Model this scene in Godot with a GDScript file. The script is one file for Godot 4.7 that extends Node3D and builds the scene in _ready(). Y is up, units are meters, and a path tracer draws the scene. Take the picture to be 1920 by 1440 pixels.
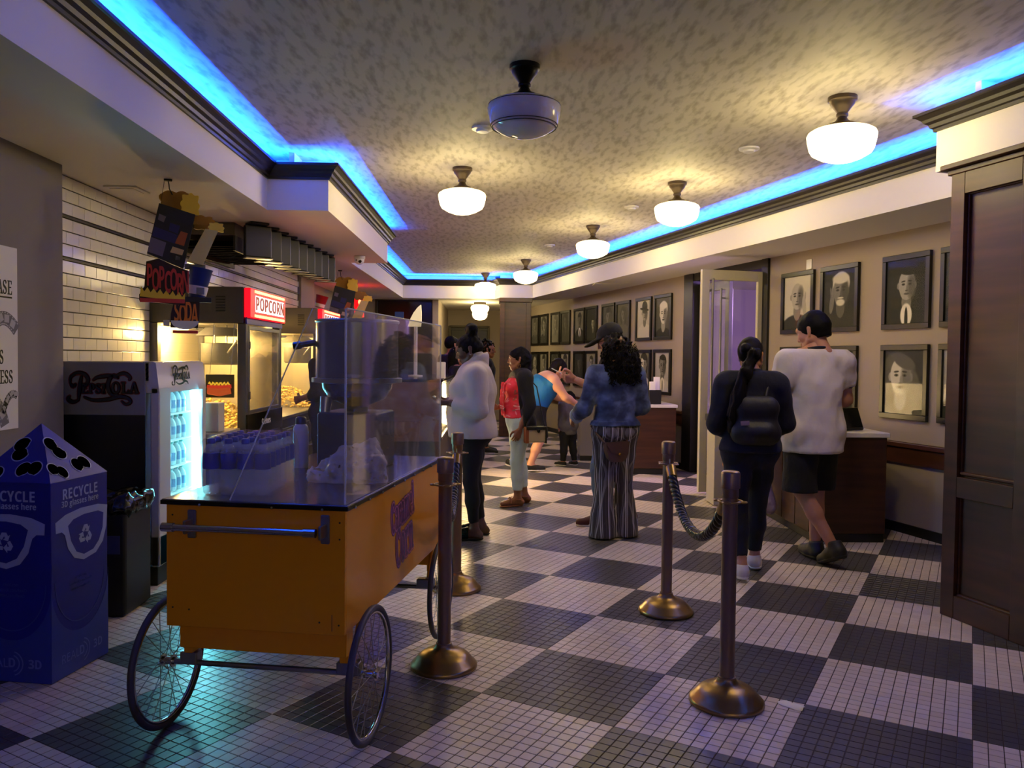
extends Node3D
# A cinema lobby at night: camera, air and light first, then the shell, then the things in it.

const HS := 2.56            # underside of the soffits
const HC := 3.0             # ceiling
const W0 := Vector3(3.44, 0, -6.87)      # a point of the right wall
const WA := 0.24662                      # its turn from the room axis
const GO := Vector3(0.80167, 0, -3.61357)  # a corner of the checkerboard floor
const GU := Vector3(0.52211, 0, 0.31544)
const GV := Vector3(0.31544, 0, -0.52211)
const TRAY := [Vector2(-1.75, 10), Vector2(-1.75, -6.25), Vector2(-1.283, -6.25), Vector2(-1.275, -9.65), Vector2(-1.71, -9.65), Vector2(-1.71, -15.15), Vector2(0.02, -15.15), Vector2(0.11, -14.78), Vector2(0.705, -14.77), Vector2(3.195, -4.875), Vector2(2.59, -4.70), Vector2(6.29, 10)]

var M: Dictionary[String, StandardMaterial3D] = {}
var used := {}
var rng := RandomNumberGenerator.new()

class MB:
	var v := PackedVector3Array()
	var n := PackedVector3Array()
	var t := PackedVector2Array()
	var c := PackedColorArray()
	var ix := PackedInt32Array()
	var xf := Transform3D.IDENTITY
	var col := Color.WHITE
	var colored := false
	func at(p := Vector3.ZERO, r := Vector3.ZERO) -> MB:
		xf = Transform3D(Basis.from_euler(r), p)
		return self
	func vert(p: Vector3, nn: Vector3, uv := Vector2.ZERO) -> int:
		v.append(xf * p)
		n.append((xf.basis * nn).normalized())
		t.append(uv)
		c.append(col)
		return v.size() - 1
	func face(a: int, b: int, d: int) -> void:
		var g := (v[b] - v[a]).cross(v[d] - v[a])
		if g.dot(n[a] + n[b] + n[d]) > 0.0:
			ix.append_array([a, d, b])
		else:
			ix.append_array([a, b, d])
	func quad(p0: Vector3, p1: Vector3, p2: Vector3, p3: Vector3, nn: Vector3) -> void:
		var a := vert(p0, nn, Vector2(0, 1))
		var b := vert(p1, nn, Vector2(1, 1))
		var d := vert(p2, nn, Vector2(1, 0))
		var e := vert(p3, nn, Vector2(0, 0))
		face(a, b, d)
		face(a, d, e)
	func tri(p0: Vector3, p1: Vector3, p2: Vector3, nn: Vector3) -> void:
		face(vert(p0, nn), vert(p1, nn), vert(p2, nn))
	func box(o: Vector3, s: Vector3, bev := 0.0) -> MB:
		var e := s * 0.5
		bev = minf(bev, minf(e.x, minf(e.y, e.z)) * 0.9)
		if bev <= 0.0:
			for ax in 3:
				for sg in [-1.0, 1.0]:
					var nn := Vector3.ZERO
					nn[ax] = sg
					var u := (ax + 1) % 3
					var w := (ax + 2) % 3
					var p := []
					for k in [[-1, -1], [1, -1], [1, 1], [-1, 1]]:
						var q := Vector3.ZERO
						q[ax] = sg * e[ax]
						q[u] = k[0] * e[u]
						q[w] = k[1] * e[w]
						p.append(o + q)
					quad(p[0], p[1], p[2], p[3], nn)
			return self
		var id := {}
		for sx in [-1, 1]:
			for sy in [-1, 1]:
				for sz in [-1, 1]:
					var sg := Vector3(sx, sy, sz)
					for ax in 3:
						var q := e * sg - sg * bev
						q[ax] = e[ax] * sg[ax]
						var nn := Vector3.ZERO
						nn[ax] = sg[ax]
						id[[sx, sy, sz, ax]] = vert(o + q, nn)
					face(id[[sx, sy, sz, 0]], id[[sx, sy, sz, 1]], id[[sx, sy, sz, 2]])
		for ax in 3:
			var u := (ax + 1) % 3
			var w := (ax + 2) % 3
			for a in [-1, 1]:
				var k := []
				for m in [[-1, -1], [1, -1], [1, 1], [-1, 1]]:
					var q := [0, 0, 0]
					q[ax] = a
					q[u] = m[0]
					q[w] = m[1]
					k.append(id[[q[0], q[1], q[2], ax]])
				face(k[0], k[1], k[2])
				face(k[0], k[2], k[3])
				for b in [-1, 1]:
					var q0 := [0, 0, 0]
					q0[u] = a
					q0[w] = b
					q0[ax] = -1
					var q1 := q0.duplicate()
					q1[ax] = 1
					var i0 = id[[q0[0], q0[1], q0[2], u]]
					var i1 = id[[q1[0], q1[1], q1[2], u]]
					var i2 = id[[q1[0], q1[1], q1[2], w]]
					var i3 = id[[q0[0], q0[1], q0[2], w]]
					face(i0, i1, i2)
					face(i0, i2, i3)
		return self
	func lathe(prof: Array, seg := 24, o := Vector3.ZERO, smooth := 0.6) -> MB:
		var m := prof.size()
		var sn := []
		for i in m - 1:
			var d: Vector2 = prof[i + 1] - prof[i]
			sn.append(Vector2(d.y, -d.x).normalized())
		for i in m - 1:
			var n0: Vector2 = sn[i]
			var n1: Vector2 = sn[i]
			if i > 0 and sn[i - 1].dot(sn[i]) > smooth:
				n0 = (sn[i - 1] + sn[i]).normalized()
			if i < m - 2 and sn[i + 1].dot(sn[i]) > smooth:
				n1 = (sn[i + 1] + sn[i]).normalized()
			var a := []
			var b := []
			for k in seg + 1:
				var an := TAU * k / seg
				var cs := cos(an)
				var si := sin(an)
				a.append(vert(o + Vector3(prof[i].x * cs, prof[i].y, prof[i].x * si), Vector3(n0.x * cs, n0.y, n0.x * si), Vector2(float(k) / seg, float(i) / (m - 1))))
				b.append(vert(o + Vector3(prof[i + 1].x * cs, prof[i + 1].y, prof[i + 1].x * si), Vector3(n1.x * cs, n1.y, n1.x * si), Vector2(float(k) / seg, float(i + 1) / (m - 1))))
			for k in seg:
				if prof[i].x > 1e-6:
					face(a[k], a[k + 1], b[k])
				if prof[i + 1].x > 1e-6:
					face(a[k + 1], b[k + 1], b[k])
		return self
	func cyl(p0: Vector3, p1: Vector3, r0: float, r1 := -1.0, seg := 16) -> MB:
		return tube([p0, p1], [r0, r1 if r1 >= 0.0 else r0], seg)
	func tube(p: Array, r, seg := 10, closed := false, caps := true) -> MB:
		var m := p.size()
		var rings := []
		var up := Vector3.ZERO
		for i in m:
			var d: Vector3
			if closed:
				d = (p[(i + 1) % m] - p[(i - 1 + m) % m]).normalized()
			else:
				d = (p[mini(i + 1, m - 1)] - p[maxi(i - 1, 0)]).normalized()
			if up == Vector3.ZERO:
				up = d.cross(Vector3.RIGHT if absf(d.x) < 0.8 else Vector3.UP).normalized()
			up = (up - d * up.dot(d)).normalized()
			var sd := d.cross(up)
			var rr: float = r[i] if r is Array else r
			var ring := []
			for k in seg:
				var an := TAU * k / seg
				var nn := up * cos(an) + sd * sin(an)
				ring.append(vert(p[i] + nn * rr, nn, Vector2(float(k) / seg, float(i) / m)))
			rings.append(ring)
			if caps and not closed and (i == 0 or i == m - 1):
				var nn := -d if i == 0 else d
				var ce := vert(p[i], nn)
				var fr := []
				for k in seg:
					var an := TAU * k / seg
					fr.append(vert(p[i] + (up * cos(an) + sd * sin(an)) * rr, nn))
				for k in seg:
					face(ce, fr[k], fr[(k + 1) % seg])
		for i in (m if closed else m - 1):
			var a: Array = rings[i]
			var b: Array = rings[(i + 1) % m]
			for k in seg:
				var k2 := (k + 1) % seg
				face(a[k], a[k2], b[k])
				face(a[k2], b[k2], b[k])
		return self
	func ball(o: Vector3, r: Vector3, seg := 14, rings := 9) -> MB:
		var id := []
		for i in rings + 1:
			var th := PI * i / rings
			var row := []
			for k in seg:
				var an := TAU * k / seg
				var d := Vector3(sin(th) * cos(an), cos(th), sin(th) * sin(an))
				row.append(vert(o + d * r, (d / r).normalized()))
			id.append(row)
		for i in rings:
			for k in seg:
				var k2 := (k + 1) % seg
				if i > 0:
					face(id[i][k], id[i][k2], id[i + 1][k])
				if i < rings - 1:
					face(id[i][k2], id[i + 1][k2], id[i + 1][k])
		return self
	func prism(poly: PackedVector2Array, z0: float, z1: float, smooth := false) -> MB:   # outline in x and y, depth in z
		var tr := Geometry2D.triangulate_polygon(poly)
		for zz in [[z0, -1.0], [z1, 1.0]]:
			var id := []
			for p in poly:
				id.append(vert(Vector3(p.x, p.y, zz[0]), Vector3(0, 0, zz[1] * signf(z1 - z0))))
			for i in range(0, tr.size(), 3):
				face(id[tr[i]], id[tr[i + 1]], id[tr[i + 2]])
		var cw := 1.0 if Geometry2D.is_polygon_clockwise(poly) else -1.0
		var m := poly.size()
		for i in m:
			var a := poly[i]
			var b := poly[(i + 1) % m]
			var d := (b - a).normalized()
			var nn := Vector2(-d.y, d.x) * cw
			var na := nn
			var nb := nn
			if smooth:
				var dp := (a - poly[(i - 1 + m) % m]).normalized()
				var dn := (poly[(i + 2) % m] - b).normalized()
				if dp.dot(d) > 0.5:
					na = (nn + Vector2(-dp.y, dp.x) * cw).normalized()
				if dn.dot(d) > 0.5:
					nb = (nn + Vector2(-dn.y, dn.x) * cw).normalized()
			var q0 := vert(Vector3(a.x, a.y, z0), Vector3(na.x, na.y, 0))
			var q1 := vert(Vector3(b.x, b.y, z0), Vector3(nb.x, nb.y, 0))
			var q2 := vert(Vector3(b.x, b.y, z1), Vector3(nb.x, nb.y, 0))
			var q3 := vert(Vector3(a.x, a.y, z1), Vector3(na.x, na.y, 0))
			face(q0, q1, q2)
			face(q0, q2, q3)
		return self
	func text(s: String, hgt: float, depth: float, o := Vector3.ZERO, fam := "Droid Sans", bold := true, sx := 1.0, left := false) -> MB:
		var tm := TextMesh.new()
		var fo := SystemFont.new()
		fo.font_names = PackedStringArray([fam])
		fo.font_weight = 700 if bold else 400
		tm.font = fo
		tm.text = s
		tm.font_size = 48
		tm.pixel_size = hgt / 34.0
		tm.depth = depth
		tm.curve_step = 1.0
		if left:
			tm.horizontal_alignment = HORIZONTAL_ALIGNMENT_LEFT
		for si in tm.get_surface_count():
			var ar := tm.surface_get_arrays(si)
			if ar.is_empty() or ar[Mesh.ARRAY_VERTEX].is_empty():
				continue
			var base := v.size()
			for i in ar[Mesh.ARRAY_VERTEX].size():
				var p: Vector3 = ar[Mesh.ARRAY_VERTEX][i]
				vert(o + Vector3(p.x * sx, p.y, p.z), ar[Mesh.ARRAY_NORMAL][i])
			var idx: PackedInt32Array = ar[Mesh.ARRAY_INDEX]
			for i in range(0, idx.size(), 3):
				face(base + idx[i], base + idx[i + 1], base + idx[i + 2])
		return self
	func add(o: MB, x := Transform3D.IDENTITY) -> MB:
		var base := v.size()
		for i in o.v.size():
			v.append(x * o.v[i])
			n.append((x.basis * o.n[i]).normalized())
		t.append_array(o.t)
		c.append_array(o.c)
		for i in o.ix:
			ix.append(base + i)
		return self
	func mesh() -> ArrayMesh:
		var a := []
		a.resize(Mesh.ARRAY_MAX)
		a[Mesh.ARRAY_VERTEX] = v
		a[Mesh.ARRAY_NORMAL] = n
		a[Mesh.ARRAY_TEX_UV] = t
		if colored:
			a[Mesh.ARRAY_COLOR] = c
		a[Mesh.ARRAY_INDEX] = ix
		var me := ArrayMesh.new()
		me.add_surface_from_arrays(Mesh.PRIMITIVE_TRIANGLES, a)
		return me

func numbered(s: String) -> String:
	used[s] = used.get(s, -1) + 1
	return s if used[s] == 0 else "%s_%03d" % [s, used[s]]

func tag(o: Node, label: String, category := "", group := "", kind := "") -> Node:
	if label: o.set_meta("label", label)
	if category: o.set_meta("category", category)
	if group: o.set_meta("group", group)
	if kind: o.set_meta("kind", kind)
	return o

func thing(called: String, label: String, category: String, at := Vector3.ZERO, turn := 0.0, group := "") -> Node3D:
	var o := Node3D.new()
	o.name = numbered(called)
	o.position = at
	o.rotation.y = turn
	add_child(o)
	tag(o, label, category, group)
	return o

func obj(called: String, mb, m: Material, parent: Node = self, at := Vector3.ZERO, rot := Vector3.ZERO) -> MeshInstance3D:
	var o := MeshInstance3D.new()
	o.name = numbered(called) if parent == self else called
	o.mesh = mb.mesh() if mb is MB else mb
	o.material_override = m
	o.position = at
	o.rotation = rot
	parent.add_child(o, true)
	return o

func single(called: String, mb, m: Material, label: String, category: String, at := Vector3.ZERO, rot := Vector3.ZERO, group := "") -> MeshInstance3D:
	var o := obj(called, mb, m, self, at, rot)
	tag(o, label, category, group)
	return o

func struct(called: String, mb, m: Material, label := "", at := Vector3.ZERO, rot := Vector3.ZERO) -> MeshInstance3D:
	var o := obj(called, mb, m, self, at, rot)
	tag(o, label, "", "", "structure")
	return o

func copy(o: Node3D, at: Vector3, turn: float, label := "", group := "") -> Node3D:
	var r: Node3D = o.duplicate()
	var base := String(o.name)
	r.name = numbered(base)
	add_child(r)
	r.position = at
	r.rotation.y = turn
	if label: r.set_meta("label", label)
	if group: r.set_meta("group", group)
	return r

func rw(s: float, y := 0.0, out := 0.0) -> Vector3:   # a point of the right wall: s along it away from the camera, out into the wall
	return W0 + Vector3(-sin(WA), 0, -cos(WA)) * s + Vector3(cos(WA), 0, -sin(WA)) * out + Vector3(0, y, 0)

func mat(key: String, c: Color, rough := 0.6, metal := 0.0) -> StandardMaterial3D:
	if M.has(key):
		return M[key]
	var m := StandardMaterial3D.new()
	m.resource_name = key
	m.albedo_color = c
	m.roughness = rough
	m.metallic = metal
	M[key] = m
	return m

func lamp_mat(key: String, c: Color, e: float) -> StandardMaterial3D:
	var m := mat(key, c.darkened(0.3), 0.4)
	m.emission_enabled = true
	m.emission = c
	m.emission_energy_multiplier = e
	return m

func glass_mat(key: String, c: Color, a: float, rough := 0.02) -> StandardMaterial3D:
	var m := mat(key, Color(c.r, c.g, c.b, a), rough)
	m.transparency = BaseMaterial3D.TRANSPARENCY_ALPHA
	return m

func noise_img(sd: int, freq: float, sz: int, lo: Color, hi: Color, gain := 1.0, bias := 0.0, stretch := 1.0, oct := 4) -> Image:
	var fn := FastNoiseLite.new()
	fn.seed = sd
	fn.noise_type = FastNoiseLite.TYPE_SIMPLEX_SMOOTH
	fn.frequency = freq
	fn.fractal_octaves = oct
	var src := fn.get_seamless_image(sz, maxi(8, int(sz / stretch)))
	src.resize(sz, sz, Image.INTERPOLATE_CUBIC)
	src.convert(Image.FORMAT_L8)
	var d := src.get_data()
	var out := PackedByteArray()
	out.resize(sz * sz * 3)
	for i in sz * sz:
		var k := clampf((d[i] / 255.0 - 0.5) * gain + 0.5 + bias, 0.0, 1.0)
		var q := lo.lerp(hi, k)
		out[i * 3] = int(q.r * 255)
		out[i * 3 + 1] = int(q.g * 255)
		out[i * 3 + 2] = int(q.b * 255)
	return Image.create_from_data(sz, sz, false, Image.FORMAT_RGB8, out)

func tri_tex(m: StandardMaterial3D, im: Image, scale: float, world := false, sy := 0.0) -> StandardMaterial3D:
	m.albedo_texture = ImageTexture.create_from_image(im)
	m.uv1_triplanar = true
	m.uv1_world_triplanar = world
	m.uv1_scale = Vector3(scale, sy if sy > 0.0 else scale, scale)
	return m

func relief(m: StandardMaterial3D, im: Image, strength := 1.0) -> StandardMaterial3D:
	var b: Image = im.duplicate()
	b.bump_map_to_normal_map(strength)
	m.normal_enabled = true
	m.normal_texture = ImageTexture.create_from_image(b)
	return m

class SDF:
	var h: float
	var o: Vector3
	var nx: int
	var ny: int
	var nz: int
	var f := PackedFloat32Array()
	func _init(lo: Vector3, hi: Vector3, cell: float) -> void:
		h = cell
		o = lo
		nx = int(ceil((hi.x - lo.x) / h)) + 1
		ny = int(ceil((hi.y - lo.y) / h)) + 1
		nz = int(ceil((hi.z - lo.z) / h)) + 1
		f.resize(nx * ny * nz)
		f.fill(1.0)
	func cap(a: Vector3, b: Vector3, ra: float, rb: float, k := 0.03, sq := Vector3.ONE, flat := false) -> SDF:   # a tapered capsule joined by a smooth minimum; sq > 1 thins it along an axis
		var mr := maxf(ra, rb) + k + 2.0 * h
		var ms := minf(sq.x, minf(sq.y, sq.z))
		var lo := (Vector3(minf(a.x, b.x), minf(a.y, b.y), minf(a.z, b.z)) - Vector3.ONE * mr / ms - o) / h
		var hi := (Vector3(maxf(a.x, b.x), maxf(a.y, b.y), maxf(a.z, b.z)) + Vector3.ONE * mr / ms - o) / h
		var x0 := maxi(0, int(lo.x))
		var y0 := maxi(0, int(lo.y))
		var z0 := maxi(0, int(lo.z))
		var x1 := mini(nx - 1, int(hi.x) + 1)
		var y1 := mini(ny - 1, int(hi.y) + 1)
		var z1 := mini(nz - 1, int(hi.z) + 1)
		var ba := (b - a) * sq
		var l2 := maxf(ba.length_squared(), 1e-9)
		var inv := 1.0 / maxf(sq.x, maxf(sq.y, sq.z)) if ms >= 1.0 else 1.0
		var dr := rb - ra
		var dirn := (b - a).normalized()
		for z in range(z0, z1 + 1):
			for y in range(y0, y1 + 1):
				var i := (z * ny + y) * nx + x0
				var q := Vector3(x0 * h, y * h, z * h) + o - a
				for x in range(x0, x1 + 1):
					var pa := q * sq
					var t := clampf(pa.dot(ba) / l2, 0.0, 1.0)
					var d := (pa - ba * t).length() - (ra + dr * t)
					if flat:
						d = maxf(d, (q - (b - a)).dot(dirn))
					d *= inv if d > 0.0 else 1.0
					var c := f[i]
					var m := k - absf(c - d)
					f[i] = minf(c, d) - (m * m * 0.25 / k if m > 0.0 else 0.0)
					i += 1
					q.x += h
		return self
	func cut(p: Vector3, r: float, sq := Vector3.ONE) -> SDF:    # carve an ellipsoid away
		for z in nz:
			for y in ny:
				for x in nx:
					var i := (z * ny + y) * nx + x
					if f[i] < 2.0 * h:
						f[i] = maxf(f[i], r - ((Vector3(x, y, z) * h + o - p) * sq).length())
		return self
	func clip(p: Vector3, nn: Vector3) -> SDF:                   # keep what lies behind the plane
		for z in nz:
			for y in ny:
				for x in nx:
					var i := (z * ny + y) * nx + x
					if f[i] < 2.0 * h:
						f[i] = maxf(f[i], (Vector3(x, y, z) * h + o - p).dot(nn))
		return self
	func noise(sd: int, freq: float, amp: float, stretch := Vector3.ONE) -> SDF:
		var fn := FastNoiseLite.new()
		fn.seed = sd
		fn.frequency = freq
		fn.fractal_octaves = 2
		for z in nz:
			for y in ny:
				for x in nx:
					var i := (z * ny + y) * nx + x
					if absf(f[i]) < 3.0 * h + amp:
						f[i] += fn.get_noise_3dv((Vector3(x, y, z) * h + o) * stretch) * amp
		return self
	func net(mb: MB = null, paint = null) -> MB:
		if mb == null:
			mb = MB.new()
		var base := mb.v.size()
		var sxy := nx * ny
		var id := PackedInt32Array()
		id.resize(nx * ny * nz)
		id.fill(-1)
		var off := [0, 1, nx, nx + 1, sxy, sxy + 1, sxy + nx, sxy + nx + 1]
		var edges := [[0, 1], [2, 3], [4, 5], [6, 7], [0, 2], [1, 3], [4, 6], [5, 7], [0, 4], [1, 5], [2, 6], [3, 7]]
		var cor := [Vector3(0, 0, 0), Vector3(1, 0, 0), Vector3(0, 1, 0), Vector3(1, 1, 0), Vector3(0, 0, 1), Vector3(1, 0, 1), Vector3(0, 1, 1), Vector3(1, 1, 1)]
		var lim := 2.2 * h
		var cells := PackedInt32Array()
		var pos := PackedVector3Array()
		for z in nz - 1:
			for y in ny - 1:
				var i := (z * ny + y) * nx
				for x in nx - 1:
					var f0 := f[i]
					if f0 < lim and f0 > -lim:
						var s := 0
						for k in 8:
							if f[i + off[k]] < 0.0:
								s += 1
						if s > 0 and s < 8:
							var p := Vector3.ZERO
							var cnt := 0
							for e in edges:
								var a := f[i + off[e[0]]]
								var b := f[i + off[e[1]]]
								if (a < 0.0) != (b < 0.0):
									p += cor[e[0]].lerp(cor[e[1]], a / (a - b))
									cnt += 1
							id[i] = pos.size()
							cells.append(i)
							pos.append((p / cnt + Vector3(x, y, z)) * h + o)
					i += 1
		var nrm := PackedVector3Array()
		nrm.resize(pos.size())
		var tri := PackedInt32Array()
		for ci in cells.size():
			var i := cells[ci]
			var a := f[i]
			for ax in 3:
				var st: int = [1, nx, sxy][ax]
				var s1: int = [nx, sxy, 1][ax]
				var s2: int = [sxy, 1, nx][ax]
				var b := f[i + st]
				if (a < 0.0) == (b < 0.0) or i - s1 - s2 < 0:
					continue
				var q0 := id[i]
				var q1 := id[i - s1]
				var q2 := id[i - s1 - s2]
				var q3 := id[i - s2]
				if q0 < 0 or q1 < 0 or q2 < 0 or q3 < 0:
					continue
				if a >= 0.0:
					tri.append_array([q0, q1, q2, q0, q2, q3])
				else:
					tri.append_array([q0, q2, q1, q0, q3, q2])
		for k in range(0, tri.size(), 3):
			var g := (pos[tri[k + 1]] - pos[tri[k]]).cross(pos[tri[k + 2]] - pos[tri[k]])
			for m in 3:
				nrm[tri[k + m]] -= g
		for k in pos.size():
			if paint != null:
				mb.col = paint.call(pos[k])
				mb.colored = true
			mb.vert(pos[k], nrm[k])
		mb.col = Color.WHITE
		for k in tri.size():
			mb.ix.append(base + tri[k])
		return mb

func _ready() -> void:
	rng.seed = 7
	# camera
	var cam := Camera3D.new()
	cam.name = "camera"
	cam.fov = 51.129
	cam.position = Vector3(0, 1.4343, 0)
	cam.rotation = Vector3(-0.03101, -0.0235, 0.01117)
	cam.near = 0.05
	cam.far = 100
	add_child(cam)
	cam.current = true
	# air, exposure
	var we := WorldEnvironment.new()
	we.name = "environment"
	var env := Environment.new()
	env.background_mode = Environment.BG_COLOR
	env.background_color = Color(0.01, 0.01, 0.015)
	env.tonemap_mode = Environment.TONE_MAPPER_LINEAR
	env.tonemap_exposure = EXPOSURE
	env.sdfgi_enabled = true
	env.ssao_enabled = true
	env.ssil_enabled = true
	we.environment = env
	add_child(we)
	lights()
	materials()
	shell()
	lamps()
	cart()
	left_side()
	right_side()
	people()

func omni(called: String, at: Vector3, c: Color, e: float, size := 0.05, parent: Node = self) -> OmniLight3D:
	var l := OmniLight3D.new()
	l.name = called
	l.position = at
	l.light_color = c
	l.light_energy = e
	l.light_size = size
	l.omni_range = 30.0
	l.omni_attenuation = 2.0
	l.shadow_enabled = true
	parent.add_child(l, true)
	return l

func area(called: String, at: Vector3, look: Vector3, size: Vector2, c: Color, e: float, along := Vector3.UP) -> AreaLight3D:
	var l := AreaLight3D.new()
	l.name = called
	l.area_size = size
	l.light_color = c
	l.light_energy = e
	l.shadow_enabled = true
	l.area_range = 30.0
	var z := -look.normalized()
	var x := along.cross(z).normalized()
	l.transform = Transform3D(Basis(x, z.cross(x).normalized(), z), at)
	add_child(l, true)
	return l

const EXPOSURE := 0.95
const WARM := Color(1.0, 0.895, 0.61)
const BLUE := Color(0.06, 0.30, 1.0)

func lights() -> void:
	# the blue strips in the cove behind the crown moulding, one along each straight run
	for i in TRAY.size() - 1:
		var a: Vector2 = TRAY[i]
		var b: Vector2 = TRAY[i + 1]
		var d := (b - a).normalized()
		var out := Vector2(d.y, -d.x)
		var mid := (a + b) * 0.5 + out * 0.016
		var ln := a.distance_to(b) - 0.02
		area("cove_light", Vector3(mid.x, 2.850, mid.y), Vector3.UP, Vector2(0.014, ln), BLUE, 4.6 * ln, Vector3(d.x, 0, d.y))


func materials() -> void:
	var plaster := noise_img(11, 0.035, 512, Color(0.82, 0.81, 0.80), Color(1, 1, 1), 2.4, 0.38, 3.5, 6)
	tri_tex(mat("ceiling_plaster", Color(0.72, 0.70, 0.68), 0.75), plaster, 0.8, true)
	relief(M["ceiling_plaster"], plaster, 0.5)
	mat("wall_paint", Color(0.60, 0.545, 0.495), 0.8)
	mat("grey_paint", Color(0.52, 0.49, 0.47), 0.8)
	mat("soffit_paint", Color(0.86, 0.84, 0.82), 0.75)
	mat("white_paint", Color(0.85, 0.84, 0.82), 0.6)
	var grain := noise_img(5, 0.012, 256, Color(0.55, 0.55, 0.55), Color(1, 1, 1), 2.0, 0.2, 1.0, 4)
	var g2 := noise_img(23, 0.03, 256, Color(0.80, 0.80, 0.80), Color(1, 1, 1), 1.6, 0.1, 10.0, 4)
	g2.rotate_90(CLOCKWISE)
	tri_tex(mat("dark_wood", Color(0.29, 0.155, 0.105), 0.36), g2, 1.1, true)
	tri_tex(mat("crown_wood", Color(0.075, 0.05, 0.048), 0.42), g2, 1.3, true)
	tri_tex(mat("counter_wood", Color(0.27, 0.15, 0.085), 0.4), g2, 1.4, true)
	tri_tex(mat("near_black_wood", Color(0.09, 0.06, 0.055), 0.45), g2, 1.4, true)
	mat("black", Color(0.03, 0.03, 0.035), 0.5)
	mat("black_gloss", Color(0.02, 0.02, 0.025), 0.15)
	mat("black_rubber", Color(0.05, 0.05, 0.055), 0.75)
	mat("grout", Color(0.20, 0.155, 0.135), 0.85)
	mat("wall_grout", Color(0.12, 0.07, 0.06), 0.85)
	var t := mat("floor_tile", Color(1, 1, 1), 0.33)
	t.vertex_color_use_as_albedo = true
	mat("tile_light", Color(0.80, 0.755, 0.725), 0.33)
	mat("tile_light_warm", Color(0.80, 0.74, 0.69), 0.36)
	mat("tile_dark", Color(0.255, 0.25, 0.26), 0.30)
	mat("tile_dark_deep", Color(0.235, 0.23, 0.24), 0.33)
	mat("subway", Color(0.86, 0.85, 0.83), 0.16)
	mat("liner_tile", Color(0.09, 0.045, 0.04), 0.5)
	mat("steel", Color(0.60, 0.60, 0.61), 0.30, 0.95)
	mat("brushed_steel", Color(0.50, 0.49, 0.47), 0.42, 0.9)
	mat("chrome", Color(0.75, 0.75, 0.78), 0.15, 1.0)
	var bn := noise_img(31, 0.05, 128, Color(0.7, 0.7, 0.7), Color(1, 1, 1), 1.5)
	mat("brass", Color(0.60, 0.49, 0.30), 0.30, 0.85)
	mat("brass_post", Color(0.50, 0.41, 0.33), 0.36, 0.55)
	mat("bronze", Color(0.055, 0.045, 0.04), 0.3, 0.6)
	mat("aged_bronze", Color(0.36, 0.31, 0.24), 0.4, 0.7)
	mat("yellow_paint", Color(0.90, 0.57, 0.06), 0.25)
	var gl := glass_mat("acrylic", Color(0.95, 0.95, 1.0), 0.05, 0.03)
	gl.metallic_specular = 0.62
	glass_mat("pane", Color(0.95, 0.97, 1.0), 0.06, 0.02)
	glass_mat("picture_glass", Color(0.95, 0.97, 1.0), 0.02, 0.02).metallic_specular = 0.18
	glass_mat("film", Color(0.9, 0.92, 1.0), 0.13, 0.28)
	mat("white_plastic", Color(0.86, 0.86, 0.86), 0.4)
	mat("grey_plastic", Color(0.42, 0.43, 0.46), 0.45)
	mat("white_stone", Color(0.85, 0.84, 0.85), 0.25)
	mat("paper", Color(0.90, 0.89, 0.90), 0.8)
	mat("ink", Color(0.04, 0.04, 0.045), 0.7)
	lamp_mat("globe_glow", Color(1.0, 0.90, 0.70), 3.2)
	lamp_mat("blue_strip", Color(0.05, 0.55, 1.0), 3.0)

func slab(a: Vector2, b: Vector2, y0: float, y1: float, th: float) -> MB:   # an upright slab between two plan points, thickness to the left of a->b
	var d := (b - a).normalized()
	var o := Vector2(d.y, -d.x)
	var mb := MB.new()
	var mid := (a + b) * 0.5 + o * th * 0.5
	mb.xf = Transform3D(Basis(Vector3(d.x, 0, d.y), Vector3.UP, Vector3(d.x, 0, d.y).cross(Vector3.UP)), Vector3(mid.x, (y0 + y1) * 0.5, mid.y))
	mb.box(Vector3.ZERO, Vector3(a.distance_to(b), y1 - y0, absf(th)))
	mb.xf = Transform3D.IDENTITY
	return mb

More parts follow.
